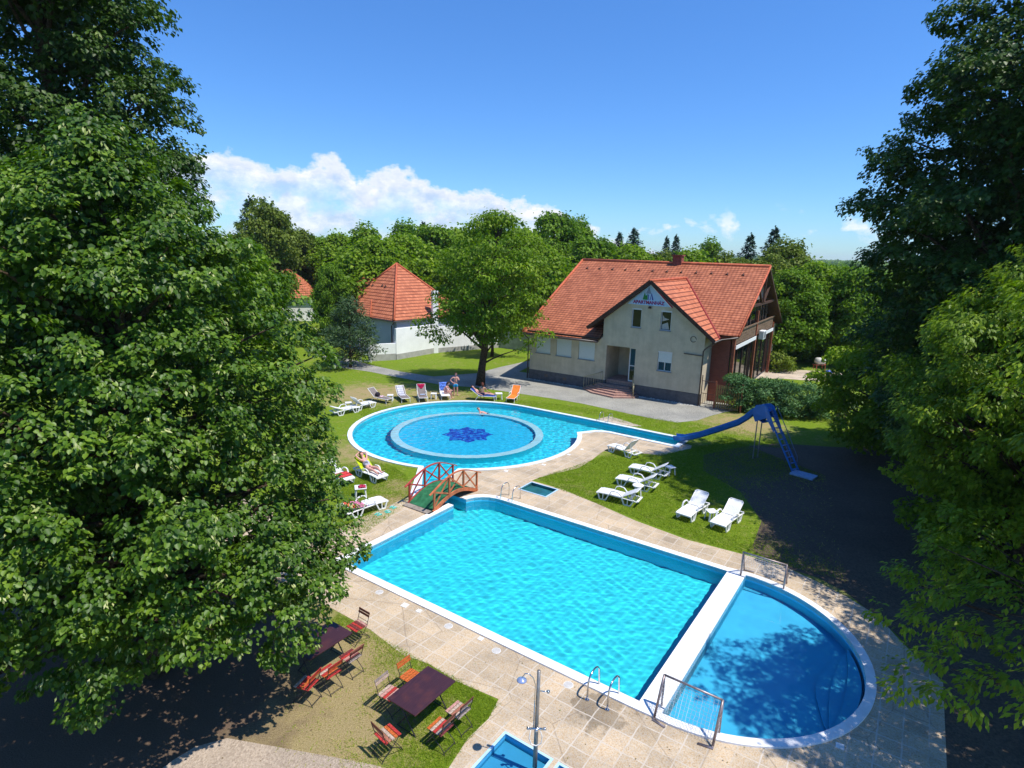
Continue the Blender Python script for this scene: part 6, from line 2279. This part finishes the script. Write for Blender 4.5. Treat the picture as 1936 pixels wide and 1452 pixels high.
# ---------------------------------------------------------------- goals
def goal(label, u0, vfront, sgn, W=1.36):
    """sgn +1: the mouth faces +v"""
    x, y = PF(u0, vfront)
    t = thing('water_polo_goal', label, 'goal', (x, y, 0.05), PA + (0 if sgn > 0 else math.pi), 'water polo goals')
    W2 = W / 2
    st = simple('goal_steel', (.33, .27, .27), .45, .5, .6, var=.3, scale=8) if 'goal_steel' not in bpy.data.materials else bpy.data.materials['goal_steel']
    for s in (-1, 1):
        MB().tube([(s * W2, 0, -.1), (s * W2, 0, .86)], .028, 8).build('post', st, t, smooth=True)
        b_ = MB().tube([(s * W2, 0, .86), (s * W2, -.13, .66), (s * W2, -.46, .0)], .03, 8).tube([(s * W2, -.46, 0), (s * W2 + s * .02, -.5, -.02), (s * W2 - .3 * s, -.56, -.03)], .03, 8)
        b_.build('side_brace', st, t, smooth=True)
    MB().tube([(-W2, 0, .86), (W2, 0, .86)], .028, 8).build('crossbar', st, t, smooth=True)
    # net: sagging mesh from crossbar to the back, and the sides
    nw = MB()
    r_ = np.random.default_rng(int(abs(u0 * 10 + vfront)))
    nx, nz = 16, 10
    for s in (-1, 1):
        for i in range(7):
            f = i / 6
            nw.tube([(s * W2, -.02, .83 * (1 - f) + .02), (s * W2 * .98, -.13 - .33 * f * .8, .66 * (1 - f))], .0035, 3, cap=False)
        for i in range(4):
            f = (i + 1) / 5
            nw.tube([(s * W2, -.13 * f, .8 - .1 * f), (s * W2, -.44 * f, .02)], .0035, 3, cap=False)
    grid = [[None] * (nz + 1) for _ in range(nx + 1)]
    for i in range(nx + 1):
        for j in range(nz + 1):
            fx, fz = i / nx, j / nz
            sag = .05 * math.sin(math.pi * fx) * math.sin(math.pi * min(1, fz * 1.3)) + r_.normal(0, .006)
            xx = -W2 + W * fx
            yy, zz = -.03 - .40 * fz ** 1.1 + sag, .84 - .80 * fz - .05 * math.sin(math.pi * fx) * (1 - fz)
            grid[i][j] = (xx + r_.normal(0, .006), yy, zz)
    for i in range(nx + 1):
        nw.tube(grid[i], .0035, 3, cap=False)
    for j in range(nz + 1):
        nw.tube([grid[i][j] for i in range(nx + 1)], .0035, 3, cap=False)
    nw.build('net', simple('net_white', (.62, .62, .64), .8) if 'net_white' not in bpy.data.materials else bpy.data.materials['net_white'], t)
    return t


goal('steel framed water polo goal in full sun at the near end of the shallow pool', 1.07, .46, 1)
goal('weathered water polo goal at the far end of the shallow pool under trees', 1.02, 7.84, -1)


# ---------------------------------------------------------------- pool ladders
def hoop(y0=-.42, y1=.20, h=.68, down=-.12, r_=.021, x=0.0):
    pts = [(x, y0, 0), (x, y0, h * .55)]
    for a in np.linspace(150, 20, 8):
        pts.append((x, -.12 + .30 * math.cos(rad(a)), h * .62 + h * .38 * math.sin(rad(a))))
    pts += [(x, y1, h * .35), (x, y1 + .01, down)]
    return pts


for lab, uu in (('curved steel handrail of the near pool edge, left one', -1.16), ('curved steel handrail of the near pool edge, right one', -.62)):
    t = thing('handrail', lab, 'handrail', (*PF(uu, 0.02), 0.006), PA, 'handrails at the near pool edge')
    MB().tube(hoop(), .023, 8).build('rail', chrome, t, smooth=True)
    MB().lathe([(0, .02), (.05, .02), (.055, 0)], 12, (0, -.42, 0)).build('flange', chrome, t)


def ladder(label, uv, rz, w=.52, down=-.95, steps=3, h=.68):
    t = thing('pool_ladder', label, 'ladder', (*PF(*uv), 0.0), rz)
    for s in (-1, 1):
        MB().tube(hoop(x=s * w / 2, down=down, h=h), .020, 8).build('rail', chrome, t, smooth=True)
    for k in range(steps):
        z = -.22 - k * .26
        MB().b2((-w / 2, .15, z - .015), (w / 2, .25, z + .015)).build('step', chrome, t)
    return t


ladder('steel ladder with three steps at the far corner of the rectangular pool', (-9.5, 8.12), PA + math.pi, .60)
ladder('low steel ladder on the far side of the side channel', (-11.75, 22.0), PA + math.pi, .62, h=.6)

# ---------------------------------------------------------------- shower column
sh = thing('pool_shower', 'grey outdoor shower column with curved blue headed arm', 'shower', (.71, 10.48, 0), 0)
pg = simple('galvanised_pole', (.34, .32, .29), .45, .5, .7, var=.2, scale=6)
MB().tube([(0, 0, 0), (0, 0, 1.3), (0, 0, 2.33)], [.05, .04, .036], 12).build('pole', pg, sh, smooth=True)
MB().tube([(-.06, -.03, .98), (-.065, -.03, 1.7), (-.06, -.03, 2.02), (-.11, -.02, 2.17), (-.20, 0, 2.25), (-.28, 0, 2.25), (-.33, 0, 2.16)], .011, 8).build('riser_pipe', chrome, sh, smooth=True)
hd2 = MB().lathe([(.0, .06), (.03, .05), (.10, .012), (.105, 0), (0, 0)], 20, (-.34, 0, 2.09)).build('shower_head', simple('head_blue', (.30, .38, .62), .25, .5, .3), sh, smooth=True)
a2 = MB().tube([(.02, 0, 1.86), (.12, -.02, 1.86), (.20, -.02, 1.87)], .012, 6).lathe([(0, .03), (.03, .02), (.035, -.02), (0, -.03)], 10, (.21, -.02, 1.86)).build('side_arm', chrome, sh, smooth=True)
vlv = MB()
vlv.tube([(-.15, -.06, 1.0), (.14, -.06, 1.0)], .022, 8).tube([(-.15, -.06, 1.0), (-.19, -.09, 1.03)], .03, 8).tube([(.14, -.06, 1.0), (.18, -.09, 1.03)], .03, 8).tube([(0, -.04, 1.0), (0, -.1, .95)], .03, 8)
vlv.build('mixer_tap', chrome, sh, smooth=True)
MB().tube([(-.12, -.07, .98), (-.15, -.09, .80), (-.10, -.10, .66), (0, -.10, .62), (.10, -.10, .68), (.12, -.09, .84), (.08, -.07, .96)], .012, 6).build('hose', simple('hose_white', (.72, .7, .66), .5), sh, smooth=True)

# foot baths
bl = ['pale blue tiled foot bath beside the shower column', 'foot bath cut by the lower picture edge, right of the shower', 'small dark watered foot bath between deck and far lawn']
for k, (a, c, d, e) in enumerate(FB):
    t = thing('foot_bath', bl[k], 'foot bath')
    loop = [PF(a, d), PF(c, d), PF(c, e), PF(a, e)]
    basin(loop, .012, -.20, PT_BATH, PT_BATH, t)
    ow = [PF(a - .06, d - .06), PF(c + .06, d - .06), PF(c + .06, e + .06), PF(a - .06, e + .06)]
    ringmesh(ow, loop, .022, 0, -.02).build('rim', blue_cop, t, fix=False)
    if k == 2:
        for ch in t.children:
            if ch.name.startswith('basin'):
                ch.data.materials[0] = ch.data.materials[1] = pool_paint('bath_green', (.03, .20, .22), .5)
    water(loop, .05, 70 + k, .3, .0005, -.10 if k < 2 else -.07)
    for ch in t.children:
        ch.cycles.is_caustics_receiver = True

# skimmer lids and tiles set in the deck
lidm = simple('lid_white', (.74, .73, .70), .6, .3, var=.1)
lgr = simple('lid_grey', (.50, .48, .45), .6, .3, var=.1)
SQ = [(-7.46, -.25, .2, 'white square lid in the deck, left of the pool edge puddle'), (-6.92, -.2, .15, 'small white patch plate beside the square lid'), (-4.65, -.12, .14, 'white square lid against the middle of the near rim'),
      (4.05, 1.75, .17, 'pale square plate outside the half round rim'), (-10.28, 16.19, .17, 'white plate outside the round pool rim, highest of four'), (-10.41, 14.96, .17, 'white plate outside the round pool rim, second from the channel'),
      (-10.64, 12.8, .19, 'white plate outside the round pool rim, third from the channel'), (-11.61, 10.86, .19, 'white plate outside the round pool rim, nearest the bridge')]
for u_, v_, s_, lab in SQ:
    p = PF(u_, v_)
    tag(MB().box((p[0], p[1], .014), (s_, s_, .016), rz=PA + .1).build('deck_plate', lidm), lab, 'deck plate', 'white plates set in the deck')
for u_, v_, lab in [(-5.74, -.22, 'round skimmer lid left of the middle of the near rim'), (-4.0, -.26, 'round skimmer lid right of the middle of the near rim'), (-1.78, -.22, 'round skimmer lid left of the steel handrails'), (-8.6, -.22, 'round skimmer lid near the left corner of the near rim')]:
    p = PF(u_, v_)
    t = thing('skimmer_lid', lab, 'lid', (p[0], p[1], .007), 0, 'round skimmer lids')
    MB().lathe([(.11, 0), (.11, .006), (.10, .008), (.0, .008)], 20).build('cover', lgr, t)
    MB().lathe([(.125, 0), (.125, .005), (.112, .006)], 20).build('ring', lidm, t)

# grill on the terrace
gr = thing('grill', 'round lidded grill on a brown stand on the terrace', 'grill', (*G(1547, 708), .01), .2)
for sx in (-.5, .5):
    for sy in (-.2, .2):
        MB().bar((sx, sy, 0), (sx * .9, sy, .95), .06).build('leg', woodr, gr)
MB().b2((-.6, -.26, .92), (.6, .26, .98)).build('tray', woodr, gr)
MB().tube([(-.48, 0, 1.28), (-.36, 0, 1.28), (.36, 0, 1.28), (.48, 0, 1.28)], [.12, .34, .34, .12], 18).build('drum', simple('drum_cream', (.60, .56, .47), .5, .4), gr, smooth=True)
gd = MB().lathe([(0, .02), (.16, .02), (.17, 0)], 18).build('vent_disc', iron, gr)
gd.location = (-.02, -.345, 1.38)
gd.rotation_euler = (rad(80), 0, 0)
tag(MB().lathe([(0, 0), (.3, .02), (.34, .2), (.2, .36), (0, .4)], 10, (*G(1566, 707), .01)).build('rubbish_bag', simple('bag_blue', (.06, .12, .55), .4), smooth=True), 'blue bag on the ground right of the grill', 'bag')
# slim white post by the channel end and steps of the round pool rim
# ---------------------------------------------------------------- people
skin1 = simple('skin_light', (.58, .34, .25), .55, .35, var=.08, scale=6)
skin2 = simple('skin_tanned', (.45, .23, .15), .55, .35, var=.08, scale=6)
skin3 = simple('skin_pink', (.62, .32, .26), .55, .35, var=.08, scale=6)
hair_b = simple('hair_brown', (.05, .025, .012), .7, .3, var=.3, scale=30)
hair_d = simple('hair_dark_red', (.10, .025, .012), .7, .3, var=.3, scale=30)
hair_g = simple('hair_grey', (.20, .16, .14), .7, .3, var=.3, scale=30)
eye_m = simple('eye_dark', (.02, .015, .012), .3)
lip_m = simple('lip', (.35, .10, .08), .5)


def skinmesh(name, verts, edges, radii, mat_, parent, root=0, sub=2):
    me = bpy.data.meshes.new(name)
    me.from_pydata([tuple(map(float, v)) for v in verts], edges, [])
    me.materials.append(mat_)
    o = bpy.data.objects.new(name, me)
    scene.collection.objects.link(o)
    o.parent = parent
    sk_ = o.modifiers.new('skin', 'SKIN')
    sk_.use_smooth_shade = True
    for i, r_ in enumerate(radii):
        sv = me.skin_vertices[0].data[i]
        sv.radius = (r_, r_) if not hasattr(r_, '__len__') else r_
        sv.use_root = (i == root)
    ss = o.modifiers.new('sub', 'SUBSURF')
    ss.levels = sub
    ss.render_levels = sub
    return o


def person(label, loc, rz, J, skin, hair, hairlen=0, cloth_=None, pelvis_r=.13, female=False, group=None):
    """J: joints; one continuous skinned body with head, nose, hands and fingers"""
    t = thing('person', label, 'person', loc, rz, group)
    J = {k: np.array(v, float) for k, v in J.items()}
    V, E, R_ = [], [], []
    idx = {}

    def add(k, p, r_, to=None):
        V.append(p)
        R_.append(r_)
        idx[k] = len(V) - 1
        if to is not None:
            E.append((idx[to], idx[k]))
        return idx[k]
    add('pelvis', J['pelvis'], (pelvis_r, pelvis_r * .85))
    add('waist', J['waist'], (pelvis_r * .88, pelvis_r * .75), 'pelvis')
    add('chest', J['chest'], (.145 if not female else .13, .115), 'waist')
    add('neck0', J['neck'], .058, 'chest')
    hd = J['head'] - J['neck']
    hd = hd / np.linalg.norm(hd)
    fwd = J['face'] / np.linalg.norm(J['face'])
    add('neck1', J['neck'] + hd * .06, .05, 'neck0')
    add('jaw', J['neck'] + hd * .12 + fwd * .02, .072, 'neck1')
    add('skull', J['neck'] + hd * .21, .088, 'jaw')
    add('crown', J['neck'] + hd * .265, .06, 'skull')
    add('nose', J['neck'] + hd * .165 + fwd * .105, .012, 'jaw')
    for s in 'LR':
        add('sh' + s, J['sh' + s], .052, 'chest')
        add('el' + s, J['el' + s], .040, 'sh' + s)
        add('wr' + s, J['wr' + s], .027, 'el' + s)
        d = J['wr' + s] - J['el' + s]
        d /= np.linalg.norm(d)
        h = J.get('ha' + s)
        dh = d if h is None else (h - J['wr' + s]) / np.linalg.norm(h - J['wr' + s])
        add('palm' + s, J['wr' + s] + dh * .06, (.034, .018), 'wr' + s)
        side = np.cross(dh, fwd + 1e-3)
        side /= np.linalg.norm(side)
        for i, (o_, L) in enumerate(((-.027, .065), (-.009, .078), (.009, .072), (.027, .056))):
            k1 = 'f%d%s' % (i, s)
            add(k1, J['wr' + s] + dh * (.085) + side * o_, .009, 'palm' + s)
            add(k1 + 'b', J['wr' + s] + dh * (.085 + L) + side * o_ * 1.15 - np.cross(side, dh) * .018, .007, k1)
        add('th' + s, J['wr' + s] + dh * .05 + side * -.045, .010, 'palm' + s)
        add('th2' + s, J['wr' + s] + dh * .085 + side * -.062, .008, 'th' + s)
        add('hip' + s, J['hip' + s], .098, 'pelvis')
        add('thigh' + s, J['hip' + s] * .55 + J['kn' + s] * .45, .085, 'hip' + s)
        add('kn' + s, J['kn' + s], .057, 'thigh' + s)
        add('calf' + s, J['kn' + s] * .65 + J['an' + s] * .35, .054, 'kn' + s)
        add('an' + s, J['an' + s], .036, 'calf' + s)
        add('foot' + s, J['an' + s] * .35 + J['to' + s] * .65, (.036, .026), 'an' + s)
        add('to' + s, J['to' + s], (.034, .016), 'foot' + s)
    body = skinmesh('body', V, E, R_, skin, t)
    hc = J['neck'] + hd * .20
    up_ = hd
    sdv = np.cross(fwd, up_)
    # hair cap, open at the face
    b_ = MB()
    nt_, npn = 8, 16
    rows = []
    for i in range(nt_ + 1):
        th = (i / nt_) * rad(105 + hairlen * 20)
        row = []
        for k in range(npn):
            ph = 2 * math.pi * k / npn
            dv_ = up_ * math.cos(th) + (sdv * math.sin(ph) - fwd * math.cos(ph)) * math.sin(th)
            front = max(0, -(-math.cos(ph)) * -1)
            lim = 1.0
            if math.cos(ph) < -.2 and th > rad(52):
                dv_ = up_ * math.cos(rad(52)) + (sdv * math.sin(ph) - fwd * math.cos(ph)) * math.sin(rad(52))
            rr_ = .108 + .006 * math.sin(k * 5 + i * 3)
            row.append(hc + dv_ * rr_)
        rows.append(row)
    for i in range(nt_):
        for k in range(npn):
            k2 = (k + 1) % npn
            b_.add([rows[i][k], rows[i + 1][k], rows[i + 1][k2], rows[i][k2]], [(0, 1, 2, 3)])
    if hairlen > 0:
        b_.tube([hc - fwd * .07, hc - fwd * .10 - up_ * .12, hc - fwd * .10 - up_ * (.12 + .12 * hairlen)], [.085, .075, .03], 10)
    b_.build('hair', hair, t, smooth=True)
    fb = MB()
    for s in (-1, 1):
        c_ = J['neck'] + hd * .19 + fwd * .083 + sdv * s * .034
        fb.add([c_ + sdv * .014, c_ + up_ * .007, c_ - sdv * .014, c_ - up_ * .007, c_ + fwd * .01], [(0, 1, 4), (1, 2, 4), (2, 3, 4), (3, 0, 4)])
    fb.build('eyes', eye_m, t)
    c_ = J['neck'] + hd * .118 + fwd * .096
    MB().add([c_ + sdv * .025, c_ + up_ * .008, c_ - sdv * .025, c_ - up_ * .008, c_ + fwd * .008], [(0, 1, 4), (1, 2, 4), (2, 3, 4), (3, 0, 4)]).build('mouth', lip_m, t)
    for nm_, keys, rr_, mt_ in (cloth_ or []):
        vv, ee, rad_ = [], [], []
        for i, (p, r_, to) in enumerate(keys(J)):
            vv.append(p)
            rad_.append(r_)
            if to is not None:
                ee.append((to, i))
        skinmesh(nm_, vv, ee, rad_, mt_, t, sub=1)
    return t


def shorts(J, f=.62, r0=.15, r1=.105):
    out = [(J['pelvis'] + np.array([0, 0, .07]) * 1.0, (r0 * .97, r0 * .86), None), (J['pelvis'], (r0, r0 * .9), 0)]
    for s in 'LR':
        b_ = len(out)
        out += [(J['hip' + s], r1 + .012, 1), (J['hip' + s] * (1 - f * .6) + J['kn' + s] * f * .6, r1, b_), (J['hip' + s] * (1 - f) + J['kn' + s] * f, r1 * .95, b_ + 1)]
    return out


def brief(J, r0=.20):
    out = [(J['pelvis'] + (J['waist'] - J['pelvis']) * .3, (r0 * .97, r0 * .84), None), (J['pelvis'], (r0, r0 * .88), 0)]
    for s in 'LR':
        out += [(J['hip' + s] * .92 + J['kn' + s] * .08, .135, 1)]
    return out


def topc(J, r0=.21):
    return [(J['pelvis'] + (J['waist'] - J['pelvis']) * .4, (r0 * .88, r0 * .8), None), (J['waist'], (r0 * .86, r0 * .77), 0), (J['chest'], (r0 * .98, r0 * .86), 1)]


# standing man with blue trunks, hand on hip, the other at his chin
JM = dict(pelvis=(0, 0, .93), waist=(0, .01, 1.08), chest=(0, .0, 1.30), neck=(0, -.01, 1.47), head=(.01, -.05, 1.72), face=(.25, -1, -.15),
          shL=(.18, 0, 1.40), elL=(.25, -.13, 1.17), wrL=(.08, -.20, 1.36), haL=(.04, -.17, 1.44), shR=(-.18, 0, 1.40), elR=(-.40, .06, 1.18), wrR=(-.20, -.04, 1.00), haR=(-.14, -.06, .97),
          hipL=(.09, 0, .88), hipR=(-.09, 0, .88), knL=(.13, -.02, .49), knR=(-.10, .02, .49), anL=(.15, 0, .07), anR=(-.09, .06, .07), toL=(.19, -.14, .02), toR=(-.10, -.08, .02))
sw_b = simple('trunks_blue', (.02, .32, .62), .7, .2, var=.15)
person('standing bare chested man in blue trunks, hand on hip', (*G(861, 748), 0), .35, JM, skin3, hair_b, 0, [('swim_trunks', shorts, 0, sw_b)])

# woman sitting sideways on the blue towel lounger
JW = dict(pelvis=(0, 0, .46), waist=(.04, 0, .62), chest=(.14, 0, .80), neck=(.22, 0, .95), head=(.31, 0, 1.17), face=(.9, -.35, -.35),
          shL=(.17, -.16, .90), elL=(.30, -.20, .66), wrL=(.48, -.12, .62), shR=(.17, .16, .90), elR=(.30, .20, .66), wrR=(.48, .10, .62),
          hipL=(.03, -.10, .45), hipR=(.03, .10, .45), knL=(.46, -.12, .50), knR=(.46, .12, .50), anL=(.42, -.12, .07), anR=(.50, .12, .07), toL=(.58, -.13, .02), toR=(.66, .13, .02))
p_ = by_ends((843, 757), (838, 747))
sit = np.array(p_[0][:2]) + .75 * np.array([math.cos(p_[1]), math.sin(p_[1])])
person('seated woman leaning forward with elbows on her knees', (float(sit[0]), float(sit[1]), -.02), -.15, JW, skin3, hair_b, 1, [('swimsuit', topc, 0, cloth('suit_rose', (.52, .27, .25)))], pelvis_r=.16, female=True)

# person sitting with the back to the camera, and one lying, on the blue lounger
o_, a_ = b2s
dxy = np.array([math.cos(a_), math.sin(a_)])
nxy = np.array([-dxy[1], dxy[0]])
JB = dict(pelvis=(0, 0, .47), waist=(0, .03, .62), chest=(0, .04, .84), neck=(-.01, .05, 1.0), head=(-.02, .08, 1.24), face=(-.3, 1, -.2),
          shL=(-.17, .04, .94), elL=(-.22, .12, .70), wrL=(-.12, .30, .58), shR=(.17, .04, .94), elR=(.28, .06, .72), wrR=(.50, .12, .58),
          hipL=(-.1, .03, .45), hipR=(.1, .03, .45), knL=(-.12, .46, .48), knR=(.12, .46, .48), anL=(-.12, .50, .07), anR=(.12, .50, .07), toL=(-.13, .66, .02), toR=(.13, .66, .02))
q = np.array(o_[:2]) + dxy * .95 - nxy * (-.12 if nxy[1] < 0 else .12)
person('person with dark red hair sitting with bare back to the pool', (float(q[0]), float(q[1]), 0), .05, JB, skin2, hair_d, 1, [('swim_bottom', brief, 0, cloth('suit_navy', (.03, .04, .12)))], pelvis_r=.14)
JL = dict(pelvis=(1.02, 0, .47), waist=(1.18, 0, .52), chest=(1.40, 0, .66), neck=(1.56, 0, .80), head=(1.76, 0, .96), face=(-.45, 0, 1),
          shL=(1.46, -.17, .72), elL=(1.30, -.28, .54), wrL=(1.06, -.26, .46), shR=(1.46, .17, .72), elR=(1.30, .28, .54), wrR=(1.06, .26, .46),
          hipL=(.98, -.09, .46), hipR=(.98, .09, .46), knL=(.55, -.10, .50), knR=(.55, .10, .50), anL=(.12, -.09, .42), anR=(.12, .09, .42), toL=(.04, -.11, .56), toR=(.04, .12, .56))
person('person lying on the blue lounger with legs stretched to the right', (*o_[:2], .0), a_, JL, skin3, hair_b, 0, [('swim_bottom', brief, 0, cloth('suit_black', (.02, .02, .03)))])

# sunbathing woman, arms folded behind her head
o_, a_ = w1
JS = dict(pelvis=(1.05, 0, .47), waist=(1.20, 0, .56), chest=(1.38, 0, .72), neck=(1.50, 0, .85), head=(1.66, 0, 1.03), face=(-.6, 0, 1),
          shL=(1.44, -.17, .78), elL=(1.66, -.30, .98), wrL=(1.74, -.10, 1.04), haL=(1.75, -.02, 1.05), shR=(1.44, .17, .78), elR=(1.66, .30, .98), wrR=(1.74, .10, 1.04), haR=(1.75, .02, 1.05),
          hipL=(1.0, -.1, .46), hipR=(1.0, .1, .46), knL=(.56, -.12, .56), knR=(.56, .11, .50), anL=(.16, -.09, .42), anR=(.15, .13, .42), toL=(.06, -.13, .55), toR=(.05, .17, .54))
person('sunbathing woman in striped top with arms folded behind her head', (*o_[:2], 0), a_, JS, skin3, hair_b, 0,
       [('swim_top', topc, 0, cloth('suit_striped', (.42, .42, .50), .6)), ('swim_bottom', brief, 0, cloth('suit_black2', (.02, .02, .03)))], pelvis_r=.15, female=True)

# bather floating on the back
WZ_ = WZ
JF = dict(pelvis=(.42, 0, -.10), waist=(.26, 0, -.03), chest=(.06, 0, .0), neck=(-.08, 0, .05), head=(-.20, 0, .26), face=(1, -.1, .3),
          shL=(0, -.18, -.02), elL=(.12, -.34, -.10), wrL=(.32, -.40, -.10), shR=(0, .18, -.02), elR=(.12, .34, -.10), wrR=(.32, .40, -.10),
          hipL=(.46, -.09, -.12), hipR=(.46, .09, -.12), knL=(.86, -.1, -.10), knR=(.86, .1, -.12), anL=(1.22, -.1, -.2), anR=(1.22, .1, -.22), toL=(1.3, -.1, -.1), toR=(1.3, .1, -.12))
fx, fy = G(909, 780, WZ)
person('bather floating on the back in the round pool', (fx, fy, WZ + .02), -.35, JF, skin3, hair_g, 0, [('swim_trunks', brief, 0, cloth('suit_navy2', (.02, .04, .14)))])

# ---------------------------------------------------------------- grass blades on the nearer lawns
r = np.random.default_rng(5)


def blades(n, poly, size, mat_, avoid, name='grass'):
    P_ = np.array(poly)
    x = r.uniform(P_[:, 0].min(), P_[:, 0].max(), n * 2)
    y = r.uniform(P_[:, 1].min(), P_[:, 1].max(), n * 2)
    k = inside(x, y, poly)
    for l in avoid:
        k &= ~inside(x, y, l)
    x, y = x[k], y[k]
    wr_ = np.zeros(len(x))
    for (cx, cy, r0, w) in WORN:
        d = np.hypot(x - cx, y - cy)
        wr_ = np.maximum(wr_, w * np.clip((r0 * 1.25 - d) / (r0 * .9), 0, 1))
    tx, ty = G(1610, 985)
    wr_ = np.maximum(wr_, np.clip((6.2 - np.hypot(x - tx, y - ty) + r.normal(0, .6, len(x))) / 2.5, 0, 1))
    ph = np.sin(x * 2.1 + np.sin(y * 1.7) * 2) * np.sin(y * 2.3 + np.sin(x * 1.3) * 2) * .5 + .5
    k = r.random(len(x)) > np.clip(wr_ * .95 + ph * .35, 0, .97)
    x, y, wr_ = x[k], y[k], wr_[k]
    m_ = len(x)
    a = r.uniform(0, 6.28, m_)
    s = size * r.uniform(.5, 1.3, m_)
    w_ = s * .20
    lean = r.normal(0, 1.3, (m_, 2)) * s[:, None]
    B = np.stack([np.cos(a) * w_, np.sin(a) * w_, np.zeros(m_)], 1)
    p = np.stack([x, y, np.zeros(m_)], 1)
    tip = p + np.concatenate([lean, s[:, None]], 1)
    V = np.stack([p - B, p + B, tip], 1).reshape(-1, 3)
    Fc = np.arange(m_ * 3).reshape(-1, 3)
    return V, Fc, np.clip(r.random(m_) * .75 + wr_ * .5, 0, 1)


LM_GR = leafmat('grass_blade', [(0, (.12, .20, .012)), (.55, (.22, .32, .02)), (.85, (.34, .40, .04)), (1, (.56, .48, .2))], .7, .45, .1)
lawnA = [PF(-7.4, -1.75), PF(-2.8, -1.75), PF(-2.62, -4.2), PF(-2.6, -6.5), G(520, 1420), G(540, 1330), G(600, 1200), G(640, 1160)]
lawnB = [G(1015, 905), G(1055, 925), G(1130, 953), G(1300, 1018), G(1400, 1045), G(1480, 1068), G(1600, 1100), G(1560, 900), G(1380, 830), G(1300, 850), G(1220, 863), G(1150, 858), G(1120, 870)]
lawnC = [G(770, 900), G(775, 950), G(690, 1010), G(640, 1000), G(640, 880), G(690, 870), G(740, 880)]
lawnD = [G(640, 760), G(700, 750), G(900, 745), G(1100, 770), G(1300, 800), G(1380, 800), G(1500, 850), G(1330, 835), G(1240, 815), G(1100, 780), G(900, 756), G(780, 762), G(690, 790)]
av = [[G(1002, 910), G(1055, 926), G(1040, 945), G(985, 928)]]
parts_ = [blades(90000, lawnA, .038, None, []), blades(120000, lawnB, .05, None, av), blades(25000, lawnC, .045, None, []), blades(60000, lawnD, .055, None, [])]
V, Fc, T = merge(parts_)
tag(np_mesh('grass', V, Fc, LM_GR, tone=T), kind='stuff')
# fallen leaves and scraps strewn over lawn and paving
n = 900
x, y = r.uniform(-7, 10, n), r.uniform(9, 26, n)
k = ~inside(x, y, M1o) & ~inside(x, y, K1o) & ~inside(x, y, R2o)
for l in fbl:
    k &= ~inside(x, y, l)
x, y = x[k], y[k]
m_ = len(x)
V, Fc, kf = leaves(np.stack([x, y, np.full(m_, .016)], 1), np.stack([r.normal(0, .2, m_), r.normal(0, .2, m_), np.ones(m_)], 1), r.normal(0, 1, (m_, 3)), r.uniform(.02, .05, m_), ROUND)
tag(np_mesh('fallen_leaves', V, Fc, leafmat('dry_leaf', [(0, (.12, .08, .03)), (.6, (.28, .22, .08)), (1, (.16, .24, .04))], .8, .1), tone=np.repeat(r.random(m_), kf)), kind='stuff')

# ---------------------------------------------------------------- thin haze over the whole place
hz = MB().b2((-3600, -80, -3), (3600, 3620, 34)).build('haze', nm('haze')[0])
hm_ = hz.data.materials[0]
hn = hm_.node_tree
hn.nodes.remove(hn.nodes['Principled BSDF'])
pv = N(hn, 'ShaderNodeVolumePrincipled', Density=0.00012)
pv.inputs['Color'].default_value = (0.80, 0.88, 1.0, 1)
hn.links.new(pv.outputs[0], hn.nodes['Material Output'].inputs['Volume'])
tag(hz, kind='stuff')
